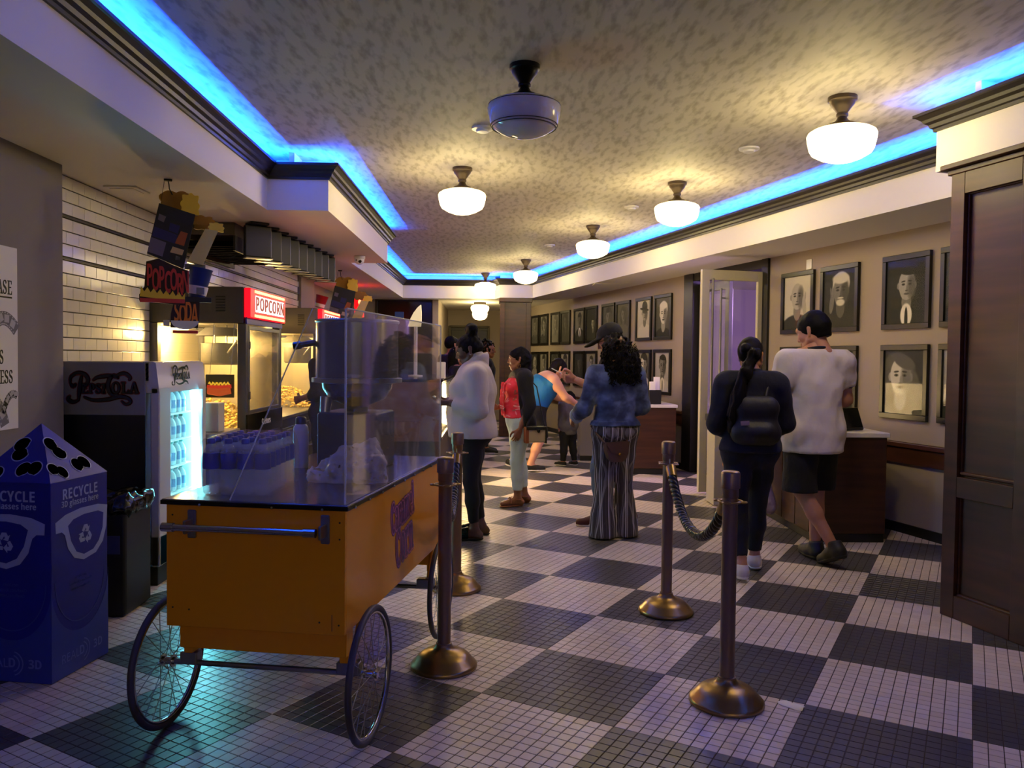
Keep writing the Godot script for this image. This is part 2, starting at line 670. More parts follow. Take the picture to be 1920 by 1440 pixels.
func shell() -> void:
	floor_tiles()
	struct("ceiling", MB.new().box(Vector3(1.5, HC + 0.06, -5), Vector3(16, 0.12, 31)), M["ceiling_plaster"], "mottled plaster ceiling above the lobby")
	# the dropped soffit round the tray, one plan outline
	var plan := PackedVector2Array(TRAY)
	plan.append_array([Vector2(8.9, 10.2), Vector2(8.9, -20), Vector2(-5.2, -20), Vector2(-5.2, 10.2), Vector2(-1.75, 10.2)])
	var mb := MB.new()
	mb.xf = Transform3D(Basis(Vector3.RIGHT, Vector3(0, 0, 1), Vector3(0, -1, 0)), Vector3.ZERO)
	mb.prism(plan, -HS, -2.82)
	struct("trim_1", mb, M["soffit_paint"], "white dropped soffit running round the raised ceiling")
	# crown moulding
	var prof := [Vector2(0, 2.795), Vector2(0.014, 2.795), Vector2(0.016, 2.812), Vector2(0.028, 2.818), Vector2(0.034, 2.838), Vector2(0.052, 2.850), Vector2(0.060, 2.866), Vector2(0.082, 2.884), Vector2(0.094, 2.888), Vector2(0.094, 2.905), Vector2(0.080, 2.910), Vector2(0.070, 2.895), Vector2(0.0, 2.835)]
	var cr := MB.new()
	var off := []
	for i in TRAY.size():
		var p: Vector2 = TRAY[i]
		var n0 := Vector2.ZERO
		var n1 := Vector2.ZERO
		if i > 0:
			var d: Vector2 = (p - TRAY[i - 1]).normalized()
			n0 = Vector2(-d.y, d.x)
		if i < TRAY.size() - 1:
			var d: Vector2 = (TRAY[i + 1] - p).normalized()
			n1 = Vector2(-d.y, d.x)
		if n0 == Vector2.ZERO: n0 = n1
		if n1 == Vector2.ZERO: n1 = n0
		off.append((n0 + n1) / (1.0 + n0.dot(n1)))
	for i in TRAY.size() - 1:
		var d2: Vector2 = (TRAY[i + 1] - TRAY[i]).normalized()
		var inn := Vector3(-d2.y, 0, d2.x)
		for k in prof.size() - 1:
			var q := []
			for m in [[i, k], [i + 1, k], [i + 1, k + 1], [i, k + 1]]:
				var p2: Vector2 = TRAY[m[0]] + off[m[0]] * prof[m[1]].x
				q.append(Vector3(p2.x, prof[m[1]].y, p2.y))
			var e: Vector2 = (prof[k + 1] - prof[k]).normalized()
			cr.quad(q[0], q[1], q[2], q[3], inn * e.y + Vector3.UP * -e.x)
	struct("trim_2", cr, M["crown_wood"], "dark crown moulding along the top of the soffit")
	# a fine bead row in the crown along the near left run
	var bead := MB.new()
	for k in 150:
		bead.box(Vector3(-1.703, 2.853, -1.6 - k * 0.031), Vector3(0.010, 0.010, 0.016), 0.003)
	var bo := obj("bead_row", bead, M["crown_wood"], get_node("trim_2"))
	bo.set_meta("kind", "stuff")
	# unseen cove backs, placed to return the blue light, and the glowing strips
	for i in TRAY.size() - 1:
		var a: Vector2 = TRAY[i]
		var b: Vector2 = TRAY[i + 1]
		var d := (b - a).normalized()
		var o := Vector2(d.y, -d.x)
		struct("trim_3", slab(a + o * 0.26, b + o * 0.26, 2.82, HC, 0.04), M["soffit_paint"], "unseen back of the light cove above the soffit, returning its blue light")
		var st := slab(a + o * 0.010 + d * 0.03, b + o * 0.010 - d * 0.03, 2.837, 2.845, 0.012)
		var nm: String = ["near left run", "near side of left step", "long edge of left step", "far side of left step", "far left run beyond step", "far end of the tray", "short return by far pillar", "face of far pillar", "long right run above pictures", "return by the near pillar", "near run above wooden pillar"][i]
		single("light_strip", st, M["blue_strip"], "blue light strip hidden in the ceiling cove, " + nm, "light", Vector3.ZERO, Vector3.ZERO, "blue cove light strips")
	# walls
	struct("wall_left", slab(Vector2(-2.58, 10.1), Vector2(-2.58, -4.88), 0, HC, 0.35), M["grey_paint"], "plain grey wall at the near left")
	tile_wall()
	struct("wall_left_far", slab(Vector2(-2.78, -12.05), Vector2(-2.78, -15.7), 0, HC, 0.3), M["grey_paint"], "grey wall at the far left behind the concession stand")
	struct("trim_4", MB.new().box(Vector3(-2.85, 1.5, -11.62), Vector3(0.36, 3.0, 0.82)), M["wall_paint"], "beige pilaster at the end of the tiled wall")
	struct("wall_far_left", slab(Vector2(-3.0, -15.62), Vector2(-2.26, -15.62), 0, HC, 0.2), M["grey_paint"])
	struct("wall_far_above", MB.new().box(Vector3(-1.72, 2.80, -15.72), Vector3(1.12, 0.52, 0.2)), M["grey_paint"])
	struct("wall_far_hall", MB.new().box(Vector3(-1.125, 1.5, -17.2), Vector3(0.11, 3.0, 3.36)), M["wall_paint"], "beige corner at the mouth of the far hall")
	struct("wall_back", MB.new().box(Vector3(1.0, 1.5, -18.95), Vector3(5.5, 3.0, 0.2)), M["wall_paint"], "beige back wall of the far hall")
	struct("wall_near", MB.new().box(Vector3(2.0, 1.5, 10.1), Vector3(14, 3.0, 0.2)), M["wall_paint"])
	# dark window at the far left
	var w := struct("window_1", MB.new().box(Vector3(-1.72, 1.72, -15.66), Vector3(1.08, 1.66, 0.02)), M["black_gloss"], "dark window in the far left wall")
	var wf := MB.new()
	for k in [[-2.27, 1.72, 0.05, 1.76], [-1.18, 1.72, 0.05, 1.76]]:
		wf.box(Vector3(k[0], k[1], -15.63), Vector3(k[2], k[3], 0.06), 0.006)
	wf.box(Vector3(-1.72, 0.87, -15.63), Vector3(1.1, 0.05, 0.06), 0.006)
	wf.box(Vector3(-1.72, 2.55, -15.63), Vector3(1.1, 0.03, 0.06), 0.006)
	obj("window_frame", wf, M["black"], w)
	var lo := MB.new().box(Vector3(-1.72, 0.42, -15.7), Vector3(1.1, 0.84, 0.16))
	struct("wall_far_below", lo, M["grey_paint"])
	single("window_panel", MB.new().box(Vector3(-1.83, 2.26, -15.625), Vector3(0.17, 0.13, 0.03), 0.006), lamp_mat("panel_blue", Color(0.10, 0.22, 0.45), 0.35), "small pale blue lit panel in the dark far window", "sign")  # small blue glowing square set in the dark pane
	# right wall: three lengths, the doorway between them
	var ry := Vector3(0, WA, 0)
	struct("wall_right", MB.new().box(Vector3(0.1, 1.5, 7.824), Vector3(0.2, 3.0, 19.35)), M["wall_paint"], "beige wall with two rows of framed portraits", W0, ry)
	struct("wall_right_far", MB.new().box(Vector3(0.1, 1.5, -8.39), Vector3(0.2, 3.0, 9.23)), M["wall_paint"], "beige wall with framed portraits beyond the glass door", W0, ry)
	struct("wall_vestibule", MB.new().box(Vector3(2.6, 1.5, -2.8), Vector3(0.1, 3.0, 5.4)).box(Vector3(1.4, 1.5, -0.2), Vector3(2.4, 3.0, 0.1)).box(Vector3(1.4, 1.5, -5.4), Vector3(2.4, 3.0, 0.1)), mat("vestibule_paint", Color(0.60, 0.52, 0.62), 0.7), "lilac wall of the vestibule behind the glass door", W0, ry)
	# chair rail and baseboard on the right wall
	for sg in [["trim_5", 1.85, -1.6], ["trim_6", 12.9, 3.775]]:
		var ln: float = sg[1] - sg[2]
		var mid: float = (sg[1] + sg[2]) * -0.5
		var cr2 := MB.new().box(Vector3(-0.012, 0.66, mid), Vector3(0.024, 0.14, ln), 0.004).box(Vector3(-0.022, 0.748, mid), Vector3(0.044, 0.05, ln), 0.012)
		struct(sg[0], cr2, M["dark_wood"], "dark wooden chair rail on the right wall", W0, ry)
		struct("baseboard_right", MB.new().box(Vector3(-0.008, 0.04, mid), Vector3(0.016, 0.085, ln), 0.004), M["black"], "black baseboard on the right wall", W0, ry)
	# hall door
	var hd := struct("door_1", MB.new().box(Vector3(-0.57, 1.08, -18.84), Vector3(0.86, 2.14, 0.05), 0.004), mat("hall_door", Color(0.13, 0.12, 0.12), 0.5), "dark double door at the end of the hall")
	obj("door_leaf", MB.new().box(Vector3(-0.79, 1.06, -18.80), Vector3(0.40, 2.06, 0.03), 0.006), M["hall_door"], hd)
	obj("door_leaf", MB.new().box(Vector3(-0.35, 1.06, -18.80), Vector3(0.40, 2.06, 0.03), 0.006), M["hall_door"], hd)
	obj("door_frame", MB.new().box(Vector3(-1.02, 1.1, -18.82), Vector3(0.05, 2.2, 0.08), 0.004).box(Vector3(-0.12, 1.1, -18.82), Vector3(0.05, 2.2, 0.08), 0.004).box(Vector3(-0.57, 2.18, -18.82), Vector3(0.9, 0.05, 0.08), 0.004), mat("hall_frame", Color(0.30, 0.27, 0.22), 0.6), hd)
	pillars()

func floor_tiles() -> void:
	var fl := struct("floor", MB.new().box(Vector3(1.5, -0.0515, -5), Vector3(15, 0.1, 31)), M["grout"], "black and white checkerboard floor of small square mosaic tiles")
	var p := 0.61 / 12.0
	var one := MB.new()
	var e := p * 0.5 - 0.0016
	var ch := 0.0012
	one.quad(Vector3(-e + ch, 0, -e + ch), Vector3(e - ch, 0, -e + ch), Vector3(e - ch, 0, e - ch), Vector3(-e + ch, 0, e - ch), Vector3.UP)
	for k in 4:
		var b := Basis(Vector3.UP, k * PI / 2)
		one.quad(b * Vector3(-e + ch, 0, -e + ch), b * Vector3(e - ch, 0, -e + ch), b * Vector3(e, -ch * 1.5, -e), b * Vector3(-e, -ch * 1.5, -e), (b * Vector3(0, 1, -1)).normalized())
		one.quad(b * Vector3(-e, -ch * 1.5, -e), b * Vector3(e, -ch * 1.5, -e), b * Vector3(e, -0.006, -e), b * Vector3(-e, -0.006, -e), b * Vector3(0, 0, -1))
	var me := one.mesh()
	var turn := Basis(GU.normalized(), Vector3.UP, -GV.normalized())
	var us := GU / 12.0
	var vs := GV / 12.0
	var near := []
	var where := []
	for a in range(-230, 100):
		for b in range(-70, 400):
			var c := GO + us * (a + 0.5) + vs * (b + 0.5)
			if c.z > -1.4 or c.z < -18.8 or c.x < -2.75 or c.x > 4.4:
				continue
			var lim := -c.z * 0.70 + 0.35
			if absf(c.x) > lim or c.x > W0.x + (c.z - W0.z) * -tan(-WA) + 0.05:
				continue
			var dark := posmod(floori(a / 12.0) + floori(b / 12.0), 2) == 0
			var px := c.x / -c.z
			if c.z < -2.36 and absf(px - 0.02) < 0.62:
				near.append([c.length(), c, dark])
			where.append([c, dark])
	near.sort_custom(func(x, y): return x[0] < y[0])
	var own := {}
	for k in 300:
		var q: Array = near[k]
		own[q[1]] = true
		var o := MeshInstance3D.new()
		o.name = "tile"
		o.mesh = me
		o.transform = Transform3D(turn, q[1])
		o.material_override = M[(["tile_dark", "tile_dark_deep"] if q[2] else ["tile_light", "tile_light_warm"])[rng.randi() % 2]]
		fl.add_child(o, true)
	var rest := where.filter(func(q): return not own.has(q[0]))
	var mm := MultiMesh.new()
	mm.transform_format = MultiMesh.TRANSFORM_3D
	mm.use_colors = true
	mm.mesh = me
	mm.instance_count = rest.size()
	for k in rest.size():
		mm.set_instance_transform(k, Transform3D(turn, rest[k][0]))
		var s := rng.randf_range(0.93, 1.07)
		var base: Color = M["tile_dark"].albedo_color if rest[k][1] else M["tile_light"].albedo_color.lerp(M["tile_light_warm"].albedo_color, rng.randf())
		var l: Color = base.srgb_to_linear()
		mm.set_instance_color(k, Color(l.r * s, l.g * s, l.b * s))
	var mi := MultiMeshInstance3D.new()
	mi.name = "mosaic_tiles"
	mi.multimesh = mm
	mi.material_override = M["floor_tile"]
	mi.set_meta("kind", "stuff")
	fl.add_child(mi, true)

func tile_wall() -> void:
	var wl := struct("wall_left_tiled", slab(Vector2(-2.716, -4.80), Vector2(-2.716, -11.25), 0, HC, 0.25), M["wall_grout"], "white subway tile wall behind the popcorn machines")
	var me := MB.new().box(Vector3.ZERO, Vector3(0.012, 0.0762, 0.1503), 0.003).mesh()
	var spots := []
	var y := 2.556
	var row := 0
	var liners := []
	while y > 1.05:
		if row == 3 or row == 7:
			liners.append(y - 0.011)
			y -= 0.022
			row += 1
			continue
		for k in 43:
			var z := -4.86 - k * 0.1515 - (0.076 if row % 2 else 0.0)
			if z > -11.2:
				spots.append(Vector3(-2.710, y - 0.0405, z))
		y -= 0.081
		row += 1
	for ly in liners:
		obj("liner_tile", MB.new().box(Vector3(-2.708, ly, -8.02), Vector3(0.014, 0.018, 6.4), 0.003), M["liner_tile"], wl)
	var seen := spots.filter(func(q): return q.y > 1.40)
	seen.sort_custom(func(a, b): return a.z > b.z)
	var st := MB.new()
	for k in spots.size():
		pass
	var own := {}
	for k in mini(300, seen.size()):
		own[seen[k]] = true
		var o := MeshInstance3D.new()
		o.name = "tile"
		o.mesh = me
		o.position = seen[k]
		o.rotation = Vector3(rng.randf_range(-1, 1) * 0.004, rng.randf_range(-1, 1) * 0.006, rng.randf_range(-1, 1) * 0.012)
		o.material_override = M["subway"]
		wl.add_child(o, true)
	var left := 0
	for q in spots:
		if not own.has(q):
			st.box(q, Vector3(0.012, 0.0762, 0.1503), 0.003)
			left += 1
	if left:
		var so := obj("wall_tiles", st, M["subway"], wl)
		so.set_meta("kind", "stuff")

func pillars() -> void:
	var ry := Vector3(0, WA, 0)
	# near right pillar, its corner at the floor point (2.585, -4.516)
	var pl := struct("pillar", MB.new().box(Vector3(0.41, 1.25, 0.30), Vector3(0.76, 2.5, 0.54)), M["dark_wood"], "dark panelled wooden pillar at the right edge", Vector3(2.585, 0, -4.516), ry)
	var fr := MB.new()
	fr.box(Vector3(0.012, 1.25, 0.047), Vector3(0.036, 2.5, 0.094), 0.003)
	fr.box(Vector3(0.012, 1.25, 0.52), Vector3(0.036, 2.5, 0.12), 0.003)
	obj("stile", fr, M["dark_wood"], pl)
	for k in [[2.44, 0.12], [0.745, 0.115], [0.065, 0.13]]:
		obj("rail", MB.new().box(Vector3(0.012, k[0], 0.277), Vector3(0.036, k[1], 0.366), 0.003), M["dark_wood"], pl)
	for k in [[1.60, 1.52], [0.41, 0.52]]:
		var b := MB.new()
		b.box(Vector3(0.020, k[0] - k[1] / 2 - 0.018, 0.277), Vector3(0.022, 0.022, 0.366), 0.008)
		b.box(Vector3(0.024, k[0], 0.100), Vector3(0.016, k[1] + 0.05, 0.012), 0.004)
		b.box(Vector3(0.024, k[0], 0.454), Vector3(0.016, k[1] + 0.05, 0.012), 0.004)
		b.box(Vector3(0.024, k[0] + k[1] / 2 + 0.02, 0.277), Vector3(0.016, 0.012, 0.366), 0.004)
		obj("panel_moulding", b, M["dark_wood"], pl)
	var cap := MB.new()
	cap.box(Vector3(0.36, 2.515, 0.27), Vector3(0.74, 0.03, 0.60), 0.006)
	cap.box(Vector3(0.345, 2.545, 0.265), Vector3(0.77, 0.03, 0.64), 0.006)
	obj("capital", cap, M["dark_wood"], pl)
	# far pillar
	var fp := struct("pillar", MB.new().box(Vector3(0.30, 1.28, -0.26), Vector3(0.56, 2.56, 0.5)), M["dark_wood"], "dark wooden pillar at the far end of the lobby", Vector3(0.10, 0, -14.83), Vector3.ZERO)
	for k in [0.06, 0.54]:
		obj("stile", MB.new().box(Vector3(k, 1.25, -0.01), Vector3(0.09, 2.5, 0.05), 0.005), M["dark_wood"], fp)
	obj("capital", MB.new().box(Vector3(0.30, 2.52, -0.23), Vector3(0.62, 0.08, 0.56), 0.01), M["dark_wood"], fp)

func schoolhouse(at: Vector3, label: String, lit: bool, metal: String, power := 1.0) -> Node3D:
	var t := thing("ceiling_lamp", label, "ceiling lamp", at, 0.0, "schoolhouse ceiling lamps")
	obj("canopy", MB.new().lathe([Vector2(0, 0), Vector2(0.082, 0), Vector2(0.082, -0.022), Vector2(0.072, -0.028), Vector2(0.068, -0.042), Vector2(0.052, -0.062), Vector2(0.034, -0.088), Vector2(0.030, -0.094)], 28), M[metal], t)
	obj("stem", MB.new().lathe([Vector2(0.030, -0.092), Vector2(0.034, -0.100), Vector2(0.034, -0.112), Vector2(0.026, -0.120), Vector2(0.036, -0.138), Vector2(0.052, -0.150), Vector2(0.058, -0.156)], 28), M[metal], t)
	obj("fitter", MB.new().lathe([Vector2(0.050, -0.150), Vector2(0.074, -0.158), Vector2(0.084, -0.172), Vector2(0.084, -0.180), Vector2(0.0, -0.180)], 28), M[metal], t)
	var gp := [Vector2(0.070, -0.172), Vector2(0.120, -0.182), Vector2(0.170, -0.197), Vector2(0.190, -0.210), Vector2(0.197, -0.226), Vector2(0.193, -0.258), Vector2(0.182, -0.305), Vector2(0.168, -0.330), Vector2(0.120, -0.358), Vector2(0.070, -0.376), Vector2(0.030, -0.384), Vector2(0, -0.386)]
	var g := obj("globe", MB.new().lathe(gp, 40, Vector3.ZERO, 0.3), M["globe_glow"] if lit else M["milk_glass"], t)
	if lit:
		omni("bulb_light", Vector3(0, -0.28, 0), WARM, LAMP * power, 0.12, t)
	else:
		for k in [[0.1925, -0.214], [0.179, -0.318], [0.172, -0.330]]:
			var r := []
			for i in 40:
				r.append(Vector3(k[0] * cos(TAU * i / 40), k[1], k[0] * sin(TAU * i / 40)))
			obj("band", MB.new().tube(r, 0.0022, 6, true), M["black"], g)
	return t

const LAMP := 1.0
const UNSEEN_LAMP := 1.35  # power of the unseen lamps out of view behind the camera

func lamps() -> void:
	var mg := mat("milk_glass", Color(0.80, 0.79, 0.82), 0.08)
	mg.subsurf_scatter_enabled = true
	mg.subsurf_scatter_strength = 0.2
	schoolhouse(Vector3(0.151, HC, -4.33), "unlit white glass ceiling lamp with black bands on a dark stem", false, "bronze")
	schoolhouse(Vector3(2.042, HC, -4.737), "lit ceiling lamp nearest to the wooden pillar on the right", true, "aged_bronze")
	schoolhouse(Vector3(-0.271, HC, -6.66), "lit ceiling lamp left of and beyond the unlit lamp", true, "aged_bronze")
	schoolhouse(Vector3(1.597, HC, -7.06), "lit ceiling lamp second from the wooden pillar, in the right-hand row", true, "aged_bronze")
	schoolhouse(Vector3(1.145, HC, -9.385), "lit ceiling lamp third from the wooden pillar, in the right-hand row", true, "aged_bronze")
	schoolhouse(Vector3(0.495, HC, -12.683), "lit ceiling lamp in front of the far pillar", true, "aged_bronze")
	schoolhouse(Vector3(-0.16, HC, -14.72), "lit ceiling lamp by the far end of the raised ceiling", true, "aged_bronze")
	# unseen lamps behind the camera, placed to light the cart front and near floor
	schoolhouse(Vector3(3.9, HC, 3.2), "unseen lit ceiling lamp behind the viewer, nearest the right wall", true, "aged_bronze", 0.3)
	schoolhouse(Vector3(1.4, HC, 4.6), "unseen lit ceiling lamp behind the viewer, in the middle of the lobby", true, "aged_bronze", UNSEEN_LAMP)
	schoolhouse(Vector3(-0.5, HC, 7.0), "unseen lit ceiling lamp farthest behind the viewer", true, "aged_bronze", UNSEEN_LAMP)
	var h := thing("hall_lamp", "lit stepped white glass lamp on the low hall ceiling", "ceiling lamp", Vector3(-0.28, HS, -16.1))
	obj("canopy", MB.new().lathe([Vector2(0, 0), Vector2(0.12, 0), Vector2(0.12, -0.03), Vector2(0.10, -0.05)], 28), M["aged_bronze"], h)
	obj("globe", MB.new().lathe([Vector2(0.10, -0.045), Vector2(0.17, -0.07), Vector2(0.185, -0.10), Vector2(0.18, -0.15), Vector2(0.155, -0.19), Vector2(0.15, -0.20), Vector2(0.155, -0.24), Vector2(0.14, -0.30), Vector2(0.09, -0.345), Vector2(0, -0.36)], 32, Vector3.ZERO, 0.3), M["globe_glow"], h)
	omni("bulb_light", Vector3(0, -0.2, 0), WARM, LAMP, 0.12, h)
	# discs on the ceiling
	for k in [[-0.09, -5.5, "white smoke detector on the ceiling beside the unlit lamp"], [1.86, -5.9, "grey ceiling speaker disc before the nearest lit lamp"], [1.39, -8.2, "grey ceiling disc between the second and third lit lamps"], [0.75, -11.0, "grey ceiling disc before the lamp at the far pillar"]]:
		var s := thing("smoke_detector", k[2], "smoke detector", Vector3(k[0], HC, k[1]), 0.0, "round ceiling fittings")
		obj("base", MB.new().lathe([Vector2(0, 0), Vector2(0.075, 0), Vector2(0.073, -0.012), Vector2(0.05, -0.016), Vector2(0, -0.016)], 28), M["white_plastic"], s)
		obj("sensor_cap", MB.new().lathe([Vector2(0.045, -0.016), Vector2(0.04, -0.03), Vector2(0, -0.032)], 20), M["white_plastic"], s)
	var cm := thing("security_camera", "white dome security camera under the left soffit", "camera", Vector3(-1.50, HS, -9.0))
	obj("housing", MB.new().lathe([Vector2(0, 0), Vector2(0.062, 0), Vector2(0.062, -0.03), Vector2(0.055, -0.036)], 24), M["white_plastic"], cm)
	obj("dome", MB.new().ball(Vector3(0, -0.045, 0), Vector3(0.055, 0.05, 0.055)), M["white_plastic"], cm)
	obj("lens", MB.new().ball(Vector3(0.012, -0.062, 0.042), Vector3(0.02, 0.02, 0.014)), M["black_gloss"], cm)
	obj("lens_ring", MB.new().ball(Vector3(-0.025, -0.05, 0.04), Vector3(0.01, 0.01, 0.01)), M["black_gloss"], cm)

func wheel(parent: Node3D, at: Vector3) -> void:
	var w := Node3D.new()
	w.name = "wheel"
	w.position = at
	parent.add_child(w, true)
	var R := 0.253
	var tire := []
	var rim := []
	for k in 48:
		var a := TAU * k / 48
		tire.append(Vector3(0, cos(a), sin(a)) * (R - 0.012))
		rim.append(Vector3(0, cos(a), sin(a)) * (R - 0.028))
	obj("tire", MB.new().tube(tire, 0.0125, 10, true), M["tire_grey"], w)
	obj("rim", MB.new().tube(rim, 0.008, 8, true), M["chrome"], w)
	obj("hub", MB.new().cyl(Vector3(-0.03, 0, 0), Vector3(0.03, 0, 0), 0.014).cyl(Vector3(-0.024, 0, 0), Vector3(-0.019, 0, 0), 0.024).cyl(Vector3(0.019, 0, 0), Vector3(0.024, 0, 0), 0.024), M["chrome"], w)
	for k in 24:
		var a := TAU * k / 24
		var b := a + (0.9 if k % 4 < 2 else -0.9)
		var sx := -0.021 if k % 2 else 0.021
		obj("spoke", MB.new().cyl(Vector3(sx, cos(b) * 0.02, sin(b) * 0.02), Vector3(0, cos(a) * (R - 0.03), sin(a) * (R - 0.03)), 0.0014, -1.0, 5), M["steel"], w)

func cart() -> void:
	mat("tire_grey", Color(0.24, 0.23, 0.25), 0.55)
	mat("dark_edge", Color(0.05, 0.05, 0.06), 0.3, 0.3)
	mat("top_steel", Color(0.42, 0.41, 0.45), 0.16, 0.85)
	var at := Vector3(-0.525, 0, -2.873)
	var c := thing("popcorn_cart", "yellow popcorn cart with large spoked wheels and a clear screen", "cart", at, -0.1658)
	var y := M["yellow_paint"]
	obj("front_panel", MB.new().box(Vector3(-0.345, 0.658, -0.008), Vector3(0.69, 0.456, 0.016), 0.002), y, c)
	obj("side_panel", MB.new().box(Vector3(-0.008, 0.658, -0.733), Vector3(0.016, 0.456, 1.434), 0.002), y, c)
	obj("side_panel", MB.new().box(Vector3(-0.682, 0.658, -0.733), Vector3(0.016, 0.456, 1.434), 0.002), y, c)
	obj("back_panel", MB.new().box(Vector3(-0.345, 0.658, -1.442), Vector3(0.69, 0.456, 0.016), 0.002), y, c)
	obj("bottom_board", MB.new().box(Vector3(-0.345, 0.44, -0.725), Vector3(0.65, 0.016, 1.41), 0.002), M["black"], c)
	var screw := MB.new().cyl(Vector3.ZERO, Vector3(0, 0, 0.002), 0.0035, -1, 8).mesh()
	for k in [[-0.665, 0.845], [-0.665, 0.785], [-0.665, 0.50], [-0.60, 0.495], [-0.02, 0.84], [-0.02, 0.78], [-0.022, 0.468], [-0.095, 0.475]]:
		obj("screw", screw, M["ink"], c, Vector3(k[0], k[1], 0))
	obj("seam", MB.new().box(Vector3(-0.048, 0.475, 0.0004), Vector3(0.002, 0.06, 0.001)), M["ink"], c)
	var top := obj("counter_top", MB.new().box(Vector3(-0.345, 0.896, -0.725), Vector3(0.716, 0.018, 1.476), 0.003), M["top_steel"], c)
	var ed := MB.new()
	ed.box(Vector3(-0.345, 0.893, 0.0142), Vector3(0.720, 0.016, 0.003), 0.001)
	ed.box(Vector3(0.0142, 0.893, -0.725), Vector3(0.003, 0.016, 1.476), 0.001)
	ed.box(Vector3(-0.7042, 0.893, -0.725), Vector3(0.003, 0.016, 1.476), 0.001)
	obj("edge_trim", ed, M["dark_edge"], top)
	var bolt := MB.new().ball(Vector3.ZERO, Vector3.ONE * 0.0055, 8, 5).mesh()
	for k in [-0.55, -0.27, -0.08]:
		obj("bolt", bolt, M["steel"], top, Vector3(k, 0.888, 0.017))
	for k in 9:
		obj("bolt", bolt, M["steel"], top, Vector3(0.017, 0.888, -0.06 - k * 0.165))
	# under-frame
	for zz in [-0.04, -1.38]:
		obj("axle_board", MB.new().box(Vector3(-0.335, 0.383, zz - 0.012), Vector3(0.655, 0.098, 0.02), 0.003), y, c)
	for k in [[-0.648, -0.05], [-0.03, -0.05], [-0.648, -1.36], [-0.03, -1.36]]:
		obj("bracket", MB.new().box(Vector3(k[0], 0.375, k[1] - 0.05), Vector3(0.035, 0.15, 0.05), 0.003), y, c)
	for zz in [-0.11, -1.26]:
		obj("axle", MB.new().cyl(Vector3(-0.755, 0.253, zz), Vector3(0.065, 0.253, zz), 0.011).box(Vector3(-0.655, 0.275, zz), Vector3(0.07, 0.05, 0.05), 0.006).box(Vector3(-0.02, 0.275, zz), Vector3(0.09, 0.05, 0.05), 0.006), M["steel"], c)
		for xx in [-0.662, -0.012]:
			obj("strut", MB.new().tube([Vector3(xx, 0.43, zz - 0.09), Vector3(xx, 0.26, zz)], 0.010, 6), y, c)
		wheel(c, Vector3(-0.75, 0.253, zz))
		wheel(c, Vector3(0.06, 0.253, zz))
	var hb := obj("handle", MB.new().cyl(Vector3(-0.665, 0.812, 0.062), Vector3(-0.085, 0.812, 0.062), 0.0125, -1, 16).cyl(Vector3(-0.668, 0.812, 0.062), Vector3(-0.625, 0.812, 0.062), 0.0165).cyl(Vector3(-0.13, 0.812, 0.062), Vector3(-0.086, 0.812, 0.062), 0.0165), M["chrome"], c)
	for xx in [-0.585, -0.072]:
		obj("handle_bracket", MB.new().box(Vector3(xx, 0.815, 0.006), Vector3(0.034, 0.105, 0.010), 0.004).box(Vector3(xx, 0.812, 0.034), Vector3(0.012, 0.05, 0.056), 0.004), M["steel"], hb)
	# print on the side
	var ins := mat("print_purple", Color(0.38, 0.06, 0.32), 0.4)
	var outl := mat("print_pink", Color(0.90, 0.58, 0.70), 0.4)
	var words := [["Caramel", 0.078, 0.755, 0.40, 1.7], ["Corn", 0.105, 0.605, 0.43, 1.6]]
	var tx := MB.new()
	var bg := MB.new()
	var bk := MB.new()
	for w in words:
		for off in 8:
			var d := Vector2(cos(off * PI / 4), sin(off * PI / 4))
			var m2 := MB.new().text(w[0], w[1], 0.0006, Vector3.ZERO, "Droid Serif", true, 0.78)
			var k2 := Transform3D(Basis.from_scale(Vector3(1, w[4], 1)).rotated(Vector3(0, 0, 1), 0.12), Vector3(d.x * 0.0075 + w[3] - 0.42, w[2] + d.y * 0.0075, 0.0002))
			bg.add(m2, k2)
			k2.origin += Vector3(d.x * 0.005, d.y * 0.005, -0.00015)
			bk.add(m2, k2)
		var m3 := MB.new().text(w[0], w[1], 0.0006, Vector3.ZERO, "Droid Serif", true, 0.78)
		tx.add(m3, Transform3D(Basis.from_scale(Vector3(1, w[4], 1)).rotated(Vector3(0, 0, 1), 0.12), Vector3(w[3] - 0.42, w[2], 0.0006)))
	for q in [[bk, ins, 0.0], [bg, outl, 0.0003], [tx, ins, 0.0006]]:
		obj("lettering", q[0], q[1], c, Vector3(0.0008 + q[2], 0, -0.77), Vector3(0, PI / 2, 0))
	# clear screen
	var sp := obj("screen_pane", MB.new().box(Vector3(0.002, 1.257, -0.73), Vector3(0.005, 0.70, 1.45), 0.001), M["acrylic"], c)
	var poly := PackedVector2Array([Vector2(-0.44, 0.907), Vector2(0, 0.907), Vector2(0, 1.607), Vector2(-0.125, 1.607)])
	obj("screen_pane", MB.new().prism(poly, -0.0025, 0.0025), M["acrylic"], c)
	var rim := glass_mat("acrylic_edge", Color(0.85, 0.88, 0.95), 0.75, 0.3)
	var e2 := MB.new()
	e2.box(Vector3(0.0, 1.257, 0.002), Vector3(0.007, 0.70, 0.006), 0.001)
	e2.box(Vector3(0.002, 1.608, -0.73), Vector3(0.006, 0.005, 1.45), 0.001)
	e2.box(Vector3(0.002, 1.257, -1.456), Vector3(0.006, 0.70, 0.005), 0.001)
	e2.tube([Vector3(-0.44, 0.907, 0), Vector3(-0.125, 1.607, 0)], 0.0025, 6)
	obj("pane_edges", e2, rim, sp)
	# kettle
	var to_world := func(p: Vector3) -> Vector3: return c.transform * p
	var k := thing("corn_kettle", "large steel drum kettle standing at the far end of the cart", "kettle", to_world.call(Vector3(-0.30, 0.9051, -0.99)), -0.1658)
	obj("stand", MB.new().box(Vector3(0, 0.135, 0), Vector3(0.29, 0.27, 0.30), 0.01), M["black"], k)
